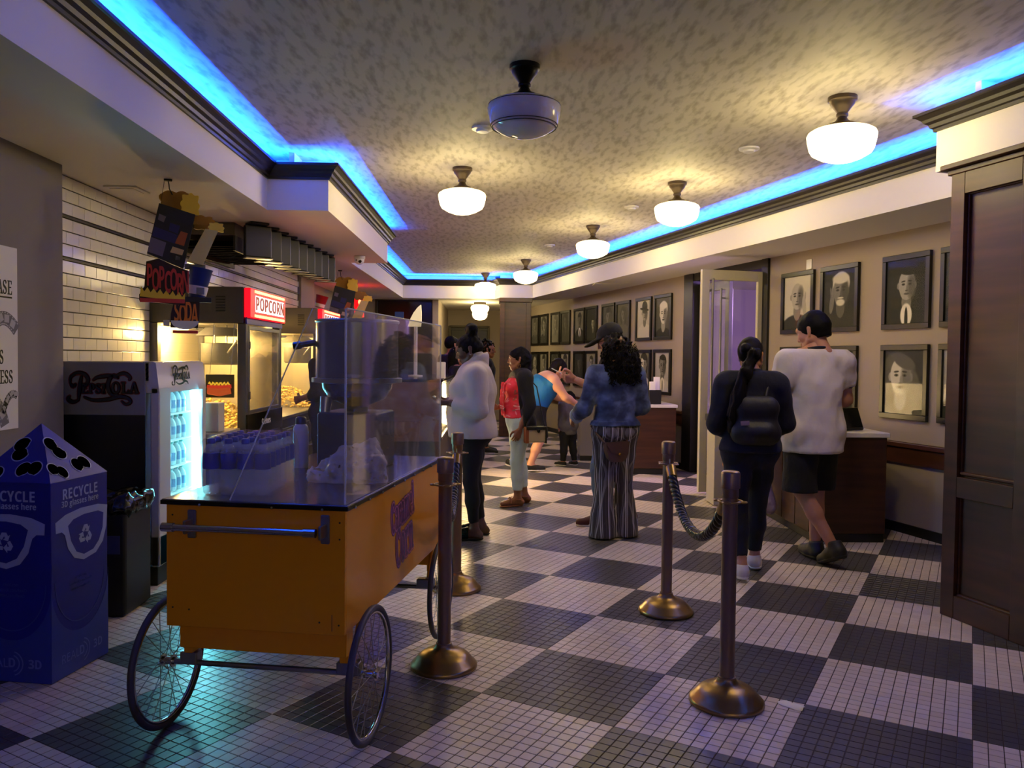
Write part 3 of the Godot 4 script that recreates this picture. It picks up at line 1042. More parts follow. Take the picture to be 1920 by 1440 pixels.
	obj("drum", MB.new().lathe([Vector2(0, 0.27), Vector2(0.05, 0.27), Vector2(0.06, 0.30), Vector2(0.135, 0.33), Vector2(0.165, 0.38), Vector2(0.17, 0.425), Vector2(0.196, 0.43), Vector2(0.196, 0.70), Vector2(0.186, 0.70), Vector2(0.184, 0.46), Vector2(0, 0.45)], 40), mat("blue_lit_steel", Color(0.42, 0.44, 0.55), 0.22, 0.9), k)  # the blue of reflected cove light is put into this steel colour
	obj("flange", MB.new().lathe([Vector2(0.17, 0.405), Vector2(0.215, 0.41), Vector2(0.215, 0.43), Vector2(0.17, 0.436)], 40), M["steel"], k)
	var rr := []
	for i in 40:
		rr.append(Vector3(cos(TAU * i / 40) * 0.193, 0.70, sin(TAU * i / 40) * 0.193))
	obj("rim", MB.new().tube(rr, 0.009, 8, true), M["steel"], k)
	obj("spout", MB.new().cyl(Vector3(-0.12, 0.34, 0.09), Vector3(-0.125, 0.25, 0.10), 0.03, 0.022), M["steel"], k)
	obj("handle", MB.new().cyl(Vector3(-0.19, 0.60, 0.03), Vector3(-0.27, 0.585, 0.05), 0.014).cyl(Vector3(-0.265, 0.586, 0.05), Vector3(-0.30, 0.58, 0.055), 0.019), M["black_gloss"], k)
	# water bottles
	var pet := glass_mat("clear_plastic", Color(0.80, 0.86, 1.0), 0.24, 0.10)
	mat("bottle_label", Color(0.08, 0.16, 0.62), 0.35)
	mat("bottle_cap", Color(0.06, 0.12, 0.58), 0.4)
	var pb := Transform3D(Basis(Vector3.UP, 0.14), Vector3(-0.505, 0.9056, -0.30))
	var proto: Node3D
	for i in 4:
		for j in 6:
			var p: Vector3 = c.transform * (pb * Vector3((i - 1.5) * 0.0655, 0, (j - 2.5) * 0.0655))
			if proto == null:
				proto = thing("water_bottle", "small clear water bottle with blue label and cap, in the shrink-wrapped pack", "water bottle", p, rng.randf() * TAU, "water bottles in the pack on the cart")
				obj("body", MB.new().lathe([Vector2(0, 0.004), Vector2(0.022, 0.0), Vector2(0.030, 0.006), Vector2(0.031, 0.03), Vector2(0.0285, 0.036), Vector2(0.031, 0.044), Vector2(0.0285, 0.056), Vector2(0.031, 0.066), Vector2(0.030, 0.085), Vector2(0.0305, 0.145), Vector2(0.028, 0.165), Vector2(0.018, 0.185), Vector2(0.013, 0.193), Vector2(0.013, 0.20)], 14), pet, proto)
				obj("label", MB.new().lathe([Vector2(0.0312, 0.098), Vector2(0.0316, 0.100), Vector2(0.0316, 0.146), Vector2(0.0300, 0.158)], 14), M["bottle_label"], proto)
				obj("cap", MB.new().lathe([Vector2(0.0145, 0.193), Vector2(0.0155, 0.195), Vector2(0.0155, 0.210), Vector2(0.013, 0.213), Vector2(0, 0.213)], 12), M["bottle_cap"], proto)
			else:
				copy(proto, p, rng.randf() * TAU)
	var wrap := MB.new()
	var nz := FastNoiseLite.new()
	nz.seed = 3
	nz.frequency = 9.0
	var hx := 0.138
	var hz := 0.204
	var ring := []
	for k2 in 64:      # a loose film skirt round the pack, gathered over the top
		var a := TAU * k2 / 64
		var d := Vector2(cos(a), sin(a))
		var m := minf(hx / maxf(absf(d.x), 0.001), hz / maxf(absf(d.y), 0.001))
		ring.append(d * m)
	var rows := [[1.0, 0.001], [1.01, 0.05], [1.0, 0.10], [1.01, 0.15], [0.97, 0.19], [0.90, 0.212], [0.6, 0.219], [0.3, 0.217], [0.0, 0.217]]
	var idm := []
	for r in rows:
		var line := []
		for k2 in 64:
			var q: Vector2 = ring[k2] * r[0]
			var p3 := Vector3(q.x, r[1], q.y)
			var w := nz.get_noise_3dv(p3 * 3.0) * 0.008 + absf(sin(k2 * 1.15)) * 0.003
			p3 += Vector3(ring[k2].x, 0, ring[k2].y).normalized() * w * (1.0 if r[1] > 0.01 else 0.0)
			if r[1] > 0.2: p3.y += nz.get_noise_3dv(p3 * 6.0) * 0.006 + 0.001
			line.append(wrap.vert(p3, (Vector3(ring[k2].x, 0, ring[k2].y).normalized() * (1.0 if r[1] < 0.2 else 0.2) + Vector3(nz.get_noise_3dv(p3 * 20.0) * 0.5, 0.02 if r[1] < 0.2 else 1.0, nz.get_noise_3dv(p3 * 20.0 + Vector3.ONE * 5.0) * 0.5)).normalized()))
		idm.append(line)
	for r in rows.size() - 1:
		for k2 in 64:
			wrap.face(idm[r][k2], idm[r][(k2 + 1) % 64], idm[r + 1][k2])
			wrap.face(idm[r][(k2 + 1) % 64], idm[r + 1][(k2 + 1) % 64], idm[r + 1][k2])
	var wm := single("shrink_wrap", wrap, M["film"], "clear crinkled shrink wrap round the pack of water bottles", "plastic wrap")
	wm.transform = c.transform * pb
	# the other things on the cart top
	var wb := thing("spray_bottle", "tall white bottle with dark cap on the cart top", "bottle", to_world.call(Vector3(-0.547, 0.9052, -0.90)))
	obj("body", MB.new().lathe([Vector2(0, 0), Vector2(0.034, 0), Vector2(0.036, 0.006), Vector2(0.036, 0.17), Vector2(0.033, 0.195), Vector2(0.022, 0.21), Vector2(0.018, 0.214)], 24), mat("lilac_white", Color(0.80, 0.78, 0.86), 0.4), wb)
	obj("cap", MB.new().lathe([Vector2(0.024, 0.208), Vector2(0.025, 0.212), Vector2(0.025, 0.236), Vector2(0.018, 0.243), Vector2(0, 0.244)], 20), M["black"], wb)
	var cu := thing("paper_cup", "white paper cup with blue band behind the plastic bag on the cart", "cup", to_world.call(Vector3(-0.515, 0.9052, -1.12)))
	obj("cup_wall", MB.new().lathe([Vector2(0, 0.004), Vector2(0.024, 0.004), Vector2(0.024, 0), Vector2(0.034, 0.13), Vector2(0.037, 0.132), Vector2(0.037, 0.136), Vector2(0.034, 0.137), Vector2(0.032, 0.132), Vector2(0.022, 0.006)], 22), M["white_plastic"], cu)
	obj("band", MB.new().lathe([Vector2(0.0308, 0.085), Vector2(0.0335, 0.118)], 22), M["bottle_label"], cu)
	# crumpled plastic bag
	var sd := SDF.new(Vector3(-0.22, -0.01, -0.17), Vector3(0.22, 0.26, 0.17), 0.0075)
	for b in [[Vector3(-0.12, 0.03, 0), Vector3(0.10, 0.04, 0), 0.045, 0.075], [Vector3(0.0, 0.06, 0.0), Vector3(0.10, 0.13, -0.02), 0.06, 0.04], [Vector3(0.02, 0.05, 0.04), Vector3(0.12, 0.06, 0.05), 0.06, 0.06], [Vector3(-0.02, 0.05, 0.05), Vector3(-0.10, 0.02, 0.04), 0.05, 0.02], [Vector3(0.11, 0.11, -0.02), Vector3(0.14, 0.17, -0.02), 0.03, 0.012], [Vector3(0.03, 0.10, 0.02), Vector3(0.01, 0.15, 0.03), 0.035, 0.012]]:
		sd.cap(b[0], b[1], b[2], b[3], 0.03)
	sd.noise(22, 11.0, 0.030)
	sd.noise(23, 34.0, 0.012)
	sd.clip(Vector3(0, 0.0, 0), Vector3(0, -1, 0))
	var bagm := glass_mat("bag_film", Color(0.88, 0.88, 0.94), 0.42, 0.28)
	single("plastic_bag", sd.net(), bagm, "crumpled clear plastic bag lying on the cart top by the screen", "plastic bag", to_world.call(Vector3(-0.195, 0.9054, -0.53)))
	stanchions()

func stanchions() -> void:
	var spots := [[-0.216, -3.70, "nearest brass stanchion beside the yellow cart, in front of its far wheel"], [1.0, -4.52, "brass stanchion farther from the camera of the right-hand pair"], [0.994, -3.31, "brass stanchion nearest the camera, with paper scrap to its right"], [-0.217, -4.955, "brass stanchion behind the one beside the yellow cart"]]
	var proto: Node3D
	for k in spots.size():
		var at := Vector3(spots[k][0], 0, spots[k][1])
		if k == 0:
			proto = thing("stanchion", spots[k][2], "stanchion", at, 0.0, "brass rope stanchions")
			obj("base", MB.new().lathe([Vector2(0, 0), Vector2(0.150, 0), Vector2(0.155, 0.006), Vector2(0.155, 0.016), Vector2(0.148, 0.024), Vector2(0.138, 0.032), Vector2(0.122, 0.052), Vector2(0.102, 0.068), Vector2(0.076, 0.079), Vector2(0.052, 0.086), Vector2(0.042, 0.096), Vector2(0.037, 0.108), Vector2(0.0, 0.108)], 48), M["brass"], proto)
			obj("post", MB.new().lathe([Vector2(0.031, 0.105), Vector2(0.031, 0.868)], 24), M["brass_post"], proto)
			obj("collar", MB.new().lathe([Vector2(0.031, 0.104), Vector2(0.037, 0.106), Vector2(0.037, 0.114), Vector2(0.031, 0.116)], 24), M["brass_post"], proto)
			var rg := []
			for i in 32:
				rg.append(Vector3(cos(TAU * i / 32) * 0.050, 0.852, sin(TAU * i / 32) * 0.050))
			var rings := MB.new().tube(rg, 0.004, 8, true)
			for i in 4:
				var o := []
				for j in 16:
					o.append(Vector3(0.052 + cos(TAU * j / 16) * 0.016, 0.852, sin(TAU * j / 16) * 0.016).rotated(Vector3.UP, i * PI / 2 + 0.2))
				rings.tube(o, 0.004, 6, true)
			obj("ring_plate", rings, M["brass"], proto)
			obj("cap", MB.new().lathe([Vector2(0.031, 0.866), Vector2(0.034, 0.872), Vector2(0.034, 0.905), Vector2(0.039, 0.908), Vector2(0.0395, 0.968), Vector2(0.037, 0.974), Vector2(0, 0.976)], 28), M["brass_post"], proto)
			var ct := obj("cap_top", MB.new().lathe([Vector2(0.036, 0.9745), Vector2(0.033, 0.978), Vector2(0, 0.979)], 24), M["brass"], proto)
		else:
			copy(proto, at, 0.4 * k, spots[k][2])
	var vel := mat("rope_vinyl", Color(0.17, 0.15, 0.15), 0.28, 0.35)
	for q in [[Vector3(1.0, 0.85, -4.52), Vector3(0.994, 0.85, -3.31), "thick twisted dark rope hanging between the two right-hand stanchions"], [Vector3(-0.217, 0.85, -4.955), Vector3(-0.216, 0.85, -3.70), "thick twisted dark rope between the two stanchions beside the cart"]]:
		var a: Vector3 = q[0]
		var b: Vector3 = q[1]
		var d := (b - a).normalized()
		a += d * 0.066
		b -= d * 0.066
		var r := thing("rope", q[2], "rope", a, 0.0, "stanchion ropes")
		var pts := []
		for i in 41:
			var u := i / 40.0
			var sag := 0.24 * (1.0 - pow(absf(2 * u - 1), 2.2))
			pts.append((b - a) * u + Vector3(0, -0.02 - sag, 0))
		for s in 3:
			var st := []
			for i in 241:
				var u := i / 240.0 * 40.0
				var i0 := mini(int(u), 39)
				var p: Vector3 = pts[i0].lerp(pts[i0 + 1], u - i0)
				var tg: Vector3 = (pts[i0 + 1] - pts[i0]).normalized()
				var up := tg.cross(Vector3(1, 0, 0)).normalized()
				var an := s * TAU / 3 + i / 240.0 * TAU * 13.0
				st.append(p + (up * cos(an) + up.cross(tg) * sin(an)) * 0.0125)
			obj("strand", MB.new().tube(st, 0.0135, 7), vel, r)
		for e in [[0, 1], [40, 39]]:
			var p0: Vector3 = pts[e[0]]
			var dr: Vector3 = (pts[e[1]] - p0).normalized()
			obj("end_cap", MB.new().cyl(p0 - dr * 0.01, p0 + dr * 0.06, 0.029, 0.027, 16).tube([p0 - dr * 0.01, p0 - dr * 0.03, p0 - dr * 0.045 + Vector3(0, 0.02, 0)], 0.006, 6), M["brass"], r)
	# the paper scrap on the floor
	var sc := MB.new()
	var hz := [[-0.055, 0.010], [-0.03, 0.022], [0.0, 0.020], [0.03, 0.026], [0.055, 0.012]]
	var top := []
	var bot := []
	for i in hz.size():
		var yy := 0.002 + 0.008 * absf(sin(i * 1.9))
		top.append([sc.vert(Vector3(hz[i][0], yy + 0.002, -hz[i][1]), Vector3(0.2 * sin(i * 2.0), 1, 0.1)), sc.vert(Vector3(hz[i][0], yy + 0.006, 0.003), Vector3(-0.2, 1, 0)), sc.vert(Vector3(hz[i][0] * 0.95, 0.0015 + yy * 0.3, hz[i][1]), Vector3(0, 1, 0.3))])
		bot.append([sc.vert(Vector3(hz[i][0], yy, -hz[i][1]), Vector3.DOWN), sc.vert(Vector3(hz[i][0], yy + 0.004, 0.003), Vector3.DOWN), sc.vert(Vector3(hz[i][0] * 0.95, 0.0005, hz[i][1]), Vector3.DOWN)])
	for i in 4:
		for j in 2:
			for l in [top, bot]:
				sc.face(l[i][j], l[i + 1][j], l[i][j + 1])
				sc.face(l[i + 1][j], l[i + 1][j + 1], l[i][j + 1])
	single("paper_scrap", sc, M["paper"], "crumpled scrap of white paper on the dark floor square", "litter", Vector3(1.255, 0.0, -3.275), Vector3(0, -0.75, 0))

func arc_pts(c: Vector2, r: Vector2, a0: float, a1: float, n: int) -> PackedVector2Array:
	var p := PackedVector2Array()
	for i in n + 1:
		var a := deg_to_rad(lerpf(a0, a1, float(i) / n))
		p.append(c + Vector2(cos(a) * r.x, sin(a) * r.y))
	return p

func band(a: PackedVector2Array, b: PackedVector2Array) -> PackedVector2Array:
	var p := a.duplicate()
	var q := b.duplicate()
	q.reverse()
	p.append_array(q)
	return p

func bin_face(parent: Node, at: Vector3, yaw: float, flip: bool) -> void:
	var pale := mat("print_pale", Color(0.60, 0.65, 0.86), 0.45)
	var mid := mat("print_mid", Color(0.17, 0.24, 0.62), 0.45)
	var f := Node3D.new()
	f.name = "face_print"
	f.position = at
	f.rotation.y = yaw
	parent.add_child(f, true)
	var s := -1.0 if flip else 1.0
	obj("lettering", MB.new().text("RECYCLE", 0.045, 0.001, Vector3(0, 0.815, 0), "Droid Sans", true, 0.92), pale, f)
	obj("lettering", MB.new().text("3D glasses here", 0.026, 0.001, Vector3(0, 0.772, 0), "Droid Sans", true, 0.92), pale, f)
	# a big spectacle lens with its hinge
	var o := PackedVector2Array([Vector2(-0.165, 0.70), Vector2(-0.10, 0.725), Vector2(0.0, 0.738), Vector2(0.12, 0.735), Vector2(0.188, 0.72), Vector2(0.180, 0.62), Vector2(0.155, 0.555), Vector2(0.105, 0.512), Vector2(0.02, 0.498), Vector2(-0.045, 0.52), Vector2(-0.085, 0.57), Vector2(-0.105, 0.635), Vector2(-0.125, 0.652), Vector2(-0.162, 0.652)])
	var n := PackedVector2Array([Vector2(-0.085, 0.672), Vector2(-0.05, 0.695), Vector2(0.02, 0.706), Vector2(0.12, 0.704), Vector2(0.158, 0.688), Vector2(0.152, 0.62), Vector2(0.125, 0.565), Vector2(0.085, 0.532), Vector2(0.02, 0.523), Vector2(-0.03, 0.545), Vector2(-0.065, 0.60)])
	for k in o.size(): o[k].x *= s
	for k in n.size(): n[k].x *= s
	obj("spectacle_print", MB.new().prism(o, 0.0, 0.0008, true), pale, f)
	obj("lens_print", MB.new().prism(n, 0.0, 0.0014, true), M["bin_blue"], f)
	# three bent arrows
	var rc := MB.new()
	for k in 3:
		var b := Basis(Vector3(0, 0, 1), k * TAU / 3)
		var ar := MB.new().prism(PackedVector2Array([Vector2(-0.024, 0.020), Vector2(-0.010, 0.045), Vector2(0.012, 0.045), Vector2(0.020, 0.030), Vector2(0.030, 0.036), Vector2(0.020, 0.008), Vector2(-0.004, 0.014), Vector2(0.006, 0.021), Vector2(0.001, 0.030), Vector2(-0.010, 0.012)]), 0.0014, 0.002)
		rc.add(ar, Transform3D(b, Vector3(0.03 * s, 0.612, 0)))
	obj("recycle_mark", rc, pale, f)
	for k in 3:
		obj("lettering", MB.new().text(["reald.com", "facebook.com/RealD", "twitter.com/RealD"][k], 0.013, 0.0006, Vector3(0, 0.43 - k * 0.024, 0.0003), "Droid Sans", false, 0.9), mid, f)
	var top := arc_pts(Vector2(0, 0.42), Vector2(0.192, 0.235), 180, 360, 24)
	var low := PackedVector2Array([Vector2(-0.192, 0.006), Vector2(0.192, 0.006)])
	obj("lower_print", MB.new().prism(band(top, low), 0.0, 0.0006, false), mid, f)
	obj("arc_print", MB.new().prism(band(arc_pts(Vector2(0, 0.435), Vector2(0.170, 0.21), 180, 360, 24), arc_pts(Vector2(0, 0.435), Vector2(0.166, 0.205), 180, 360, 24)), 0.0, 0.0007), mid, f)
	var rd := MB.new().text("REAL", 0.038, 0.0008, Vector3(-0.075, 0.085, 0.001), "Droid Sans", false, 1.0).text("D", 0.04, 0.0008, Vector3(0.003, 0.087, 0.001), "Droid Sans", true, 1.0).text("3D", 0.038, 0.0008, Vector3(0.115, 0.085, 0.001), "Droid Sans", true, 1.0)
	for r in [0.038, 0.055]:
		rd.prism(band(arc_pts(Vector2(0.003, 0.085), Vector2(r, r), -75, 75, 16), arc_pts(Vector2(0.003, 0.085), Vector2(r - 0.005, r - 0.005), -75, 75, 16)), 0.0008, 0.0014)
	obj("lettering", rd, mat("print_dim", Color(0.36, 0.42, 0.76), 0.45), f)

func recycling_bin() -> void:
	mat("bin_blue", Color(0.035, 0.085, 0.56), 0.5)
	var pale := mat("print_pale", Color(0.60, 0.65, 0.86), 0.45)
	var t := thing("recycling_bin", "blue cardboard recycling bin with pointed roof and 3D glasses print", "recycling bin", Vector3(-1.897, 0, -3.479), -0.161)
	var w := 0.384
	obj("body", MB.new().box(Vector3(-w / 2, 0.44, -w / 2), Vector3(w, 0.878, w), 0.004), M["bin_blue"], t)
	bin_face(t, Vector3(-w / 2, 0, 0.0006), 0.0, true)
	bin_face(t, Vector3(0.0006, 0, -w / 2), PI / 2, false)
	var ap := Vector3(-w / 2, 1.118, -w / 2)
	var roof := obj("roof", _roof(w, ap), mat("roof_blue", Color(0.05, 0.11, 0.60), 0.45), t)
	var slot_m := mat("slot_black", Color(0.012, 0.012, 0.02), 0.95)
	slot_m.metallic_specular = 0.0
	# spectacle-shaped slots in the two roof slopes in view
	for q in [[Vector3(-w / 2, 0.88, 0), 0.0], [Vector3(0, 0.88, -w / 2), PI / 2]]:
		var fn := Node3D.new()
		fn.name = "roof_print"
		fn.position = q[0]
		var tilt := atan2(w / 2, 0.238)
		fn.transform.basis = Basis(Vector3.UP, q[1]) * Basis(Vector3.RIGHT, -tilt)
		t.add_child(fn, true)
		for k in [[Vector2(-0.028, 0.165), 1.85, 1.0], [Vector2(0.058, 0.065), 0.12, 0.95], [Vector2(-0.105, 0.05), -0.5, 0.85]]:
			var sh := PackedVector2Array()
			var hl := PackedVector2Array()
			for i in 40:
				var a := TAU * i / 40
				var d := Vector2(cos(a), sin(a))
				var rad: float = 0.060 * k[2] * (0.42 + 0.58 * absf(cos(a)) - 0.16 * maxf(0.0, -sin(a)) * absf(cos(a)) * 0.0)
				rad -= 0.010 * (1.0 if sin(a) < -0.8 else 0.0)
				sh.append(Vector2(k[0].x, k[0].y) + (d * rad).rotated(k[1]))
				hl.append(Vector2(k[0].x, k[0].y) + (d * (rad + 0.005)).rotated(k[1]))
			obj("slot_outline", MB.new().prism(hl, 0.0, 0.0012, true), pale, fn)
			obj("slot", MB.new().prism(sh, 0.0, 0.002, true), slot_m, fn)

func _roof(w: float, ap: Vector3) -> MB:
	var mb := MB.new()
	var c := [Vector3(-w, 0.878, 0), Vector3(0, 0.878, 0), Vector3(0, 0.878, -w), Vector3(-w, 0.878, -w)]
	for k in 4:
		var a: Vector3 = c[k]
		var b: Vector3 = c[(k + 1) % 4]
		var nn: Vector3 = (b - a).cross(ap - a).normalized()
		mb.tri(a, b, ap, nn if nn.y > 0 else -nn)
	return mb

func wall_sign() -> void:
	var t := thing("paper_sign", "white printed paper sign with film strips on the near left wall", "sign", Vector3(-2.578, 1.515, -4.09), PI / 2)
	obj("sheet", MB.new().box(Vector3(0, 0, 0.002), Vector3(0.64, 0.97, 0.004), 0.001), M["paper"], t)
	var tx := [["PLEASE", 0.075, 0.268, 0.27], ["TICKETS", 0.075, -0.10, 0.19], ["EXPRESS", 0.072, -0.205, 0.27]]
	for q in tx:
		var m := MB.new().text(q[0], q[1], 0.0008, Vector3.ZERO, "Droid Serif", true, 0.62)
		var mx := 0.0
		for p in m.v: mx = maxf(mx, p.x)
		obj("lettering", m, M["ink"], t, Vector3(q[3] - mx, q[2], 0.0045))
	obj("underline", MB.new().box(Vector3(0.10, 0.216, 0.0045), Vector3(0.34, 0.008, 0.001)), M["ink"], t)
	var grey := mat("print_grey", Color(0.45, 0.44, 0.46), 0.8)
	for st in [[Vector2(0.10, 0.055), Vector2(0.19, 0.16), Vector2(0.31, 0.045), 0.075], [Vector2(-0.02, -0.33), Vector2(0.14, -0.27), Vector2(0.20, -0.46), 0.075], [Vector2(0.18, -0.40), Vector2(0.24, -0.26), Vector2(0.31, -0.31), 0.04]]:
		var up := PackedVector2Array()
		var dn := PackedVector2Array()
		var holes := MB.new()
		for i in 13:
			var u := i / 12.0
			var a: Vector2 = st[0].lerp(st[1], u)
			var b: Vector2 = st[1].lerp(st[2], u)
			var p := a.lerp(b, u)
			var d := (b - a).normalized()
			var nn: Vector2 = Vector2(-d.y, d.x) * st[3] * 0.5
			up.append(p + nn)
			dn.append(p - nn)
			if i < 12:
				for sg in [-0.80, 0.80]:
					var hc: Vector2 = p + d * 0.008 + nn * sg
					holes.prism(PackedVector2Array([hc + d * 0.005 + nn * 0.09, hc - d * 0.005 + nn * 0.09, hc - d * 0.005 - nn * 0.09, hc + d * 0.005 - nn * 0.09]), 0.0008, 0.0012)
				if i % 3 == 0:
					var e := d * 0.026
					var hc2 := p + d * 0.024
					holes.prism(PackedVector2Array([hc2 + e * 0.8 + nn * 0.55, hc2 - e * 0.8 + nn * 0.55, hc2 - e * 0.8 - nn * 0.55, hc2 + e * 0.8 - nn * 0.55]), 0.0008, 0.0012)
		var fs := obj("film_strip_print", MB.new().prism(band(up, dn), 0.0, 0.0008), grey if st[3] > 0.05 else M["ink"], t, Vector3(0, 0, 0.0042))
		obj("frame_print", holes, mat("print_light", Color(0.72, 0.71, 0.73), 0.8), fs)

func script_logo(parent: Node, at: Vector3, yaw: float, sc: float, ink: Material, edge: Material) -> void:
	var f := Node3D.new()
	f.name = "logo"
	f.position = at
	f.rotation.y = yaw
	f.scale = Vector3.ONE * sc
	parent.add_child(f, true)
	# capital letters with swashes; units of one letter height
	var parts := MB.new()
	parts.text("EPSI", 0.40, 0.02, Vector3(-0.40, -0.02, 0), "Droid Serif", true, 0.78)
	parts.text(":", 0.40, 0.02, Vector3(0.04, -0.02, 0), "Droid Serif", true, 0.8)
	parts.text("OLA", 0.46, 0.02, Vector3(0.88, 0.02, 0), "Droid Serif", true, 0.80)
	var sw := []
	sw.append([[-1.02, -0.52], [-0.98, -0.1], [-0.90, 0.42], [-0.86, 0.50]])                       # stem of the P
	sw.append([[-1.35, 0.18], [-1.32, 0.46], [-1.05, 0.62], [-0.75, 0.56], [-0.62, 0.34], [-0.72, 0.12], [-0.95, 0.04]])
	sw.append([[-1.35, 0.18], [-1.22, 0.06], [-1.12, 0.18]])
	sw.append([[-1.02, -0.50], [-1.25, -0.58], [-1.45, -0.46], [-1.36, -0.32]])
	sw.append([[0.62, 0.42], [0.44, 0.55], [0.24, 0.34], [0.20, 0.0], [0.34, -0.26], [0.60, -0.24]])   # the C
	sw.append([[0.62, 0.42], [0.30, 0.52], [-0.20, 0.46], [-0.42, 0.32]])
	sw.append([[0.52, 0.52], [0.85, 0.62], [1.10, 0.46], [1.05, 0.34]])
	sw.append([[-0.80, -0.36], [-0.40, -0.50], [0.20, -0.46], [0.62, -0.34], [1.0, -0.40], [1.12, -0.56], [0.92, -0.66], [0.74, -0.52]])
	for s in sw:
		var c := Curve2D.new()
		for i in s.size():
			var p := Vector2(s[i][0], s[i][1])
			var pr := Vector2(s[maxi(i - 1, 0)][0], s[maxi(i - 1, 0)][1])
			var nx := Vector2(s[mini(i + 1, s.size() - 1)][0], s[mini(i + 1, s.size() - 1)][1])
			var tg := (nx - pr) / 6.0
			c.add_point(p, -tg, tg)
		c.bake_interval = 0.05
		var b := c.get_baked_points()
		var up := PackedVector2Array()
		var dn := PackedVector2Array()
		for i in b.size():
			var d := (b[mini(i + 1, b.size() - 1)] - b[maxi(i - 1, 0)]).normalized()
			var wd := 0.022 + 0.042 * sin(PI * i / float(b.size() - 1))
			up.append(b[i] + Vector2(-d.y, d.x) * wd)
			dn.append(b[i] - Vector2(-d.y, d.x) * wd)
		for i in b.size() - 1:
			parts.prism(PackedVector2Array([up[i], up[i + 1], dn[i + 1], dn[i]]), -0.01, 0.01)
	obj("lettering", parts, ink, f, Vector3(0, 0, 0.02))
	if edge:
		var red := MB.new()
		for k in 8:
			red.add(parts, Transform3D(Basis.from_scale(Vector3(1, 1, 0.4)), Vector3(cos(k * PI / 4) * 0.042, sin(k * PI / 4) * 0.042, 0)))
		obj("red_outline", red, edge, f)

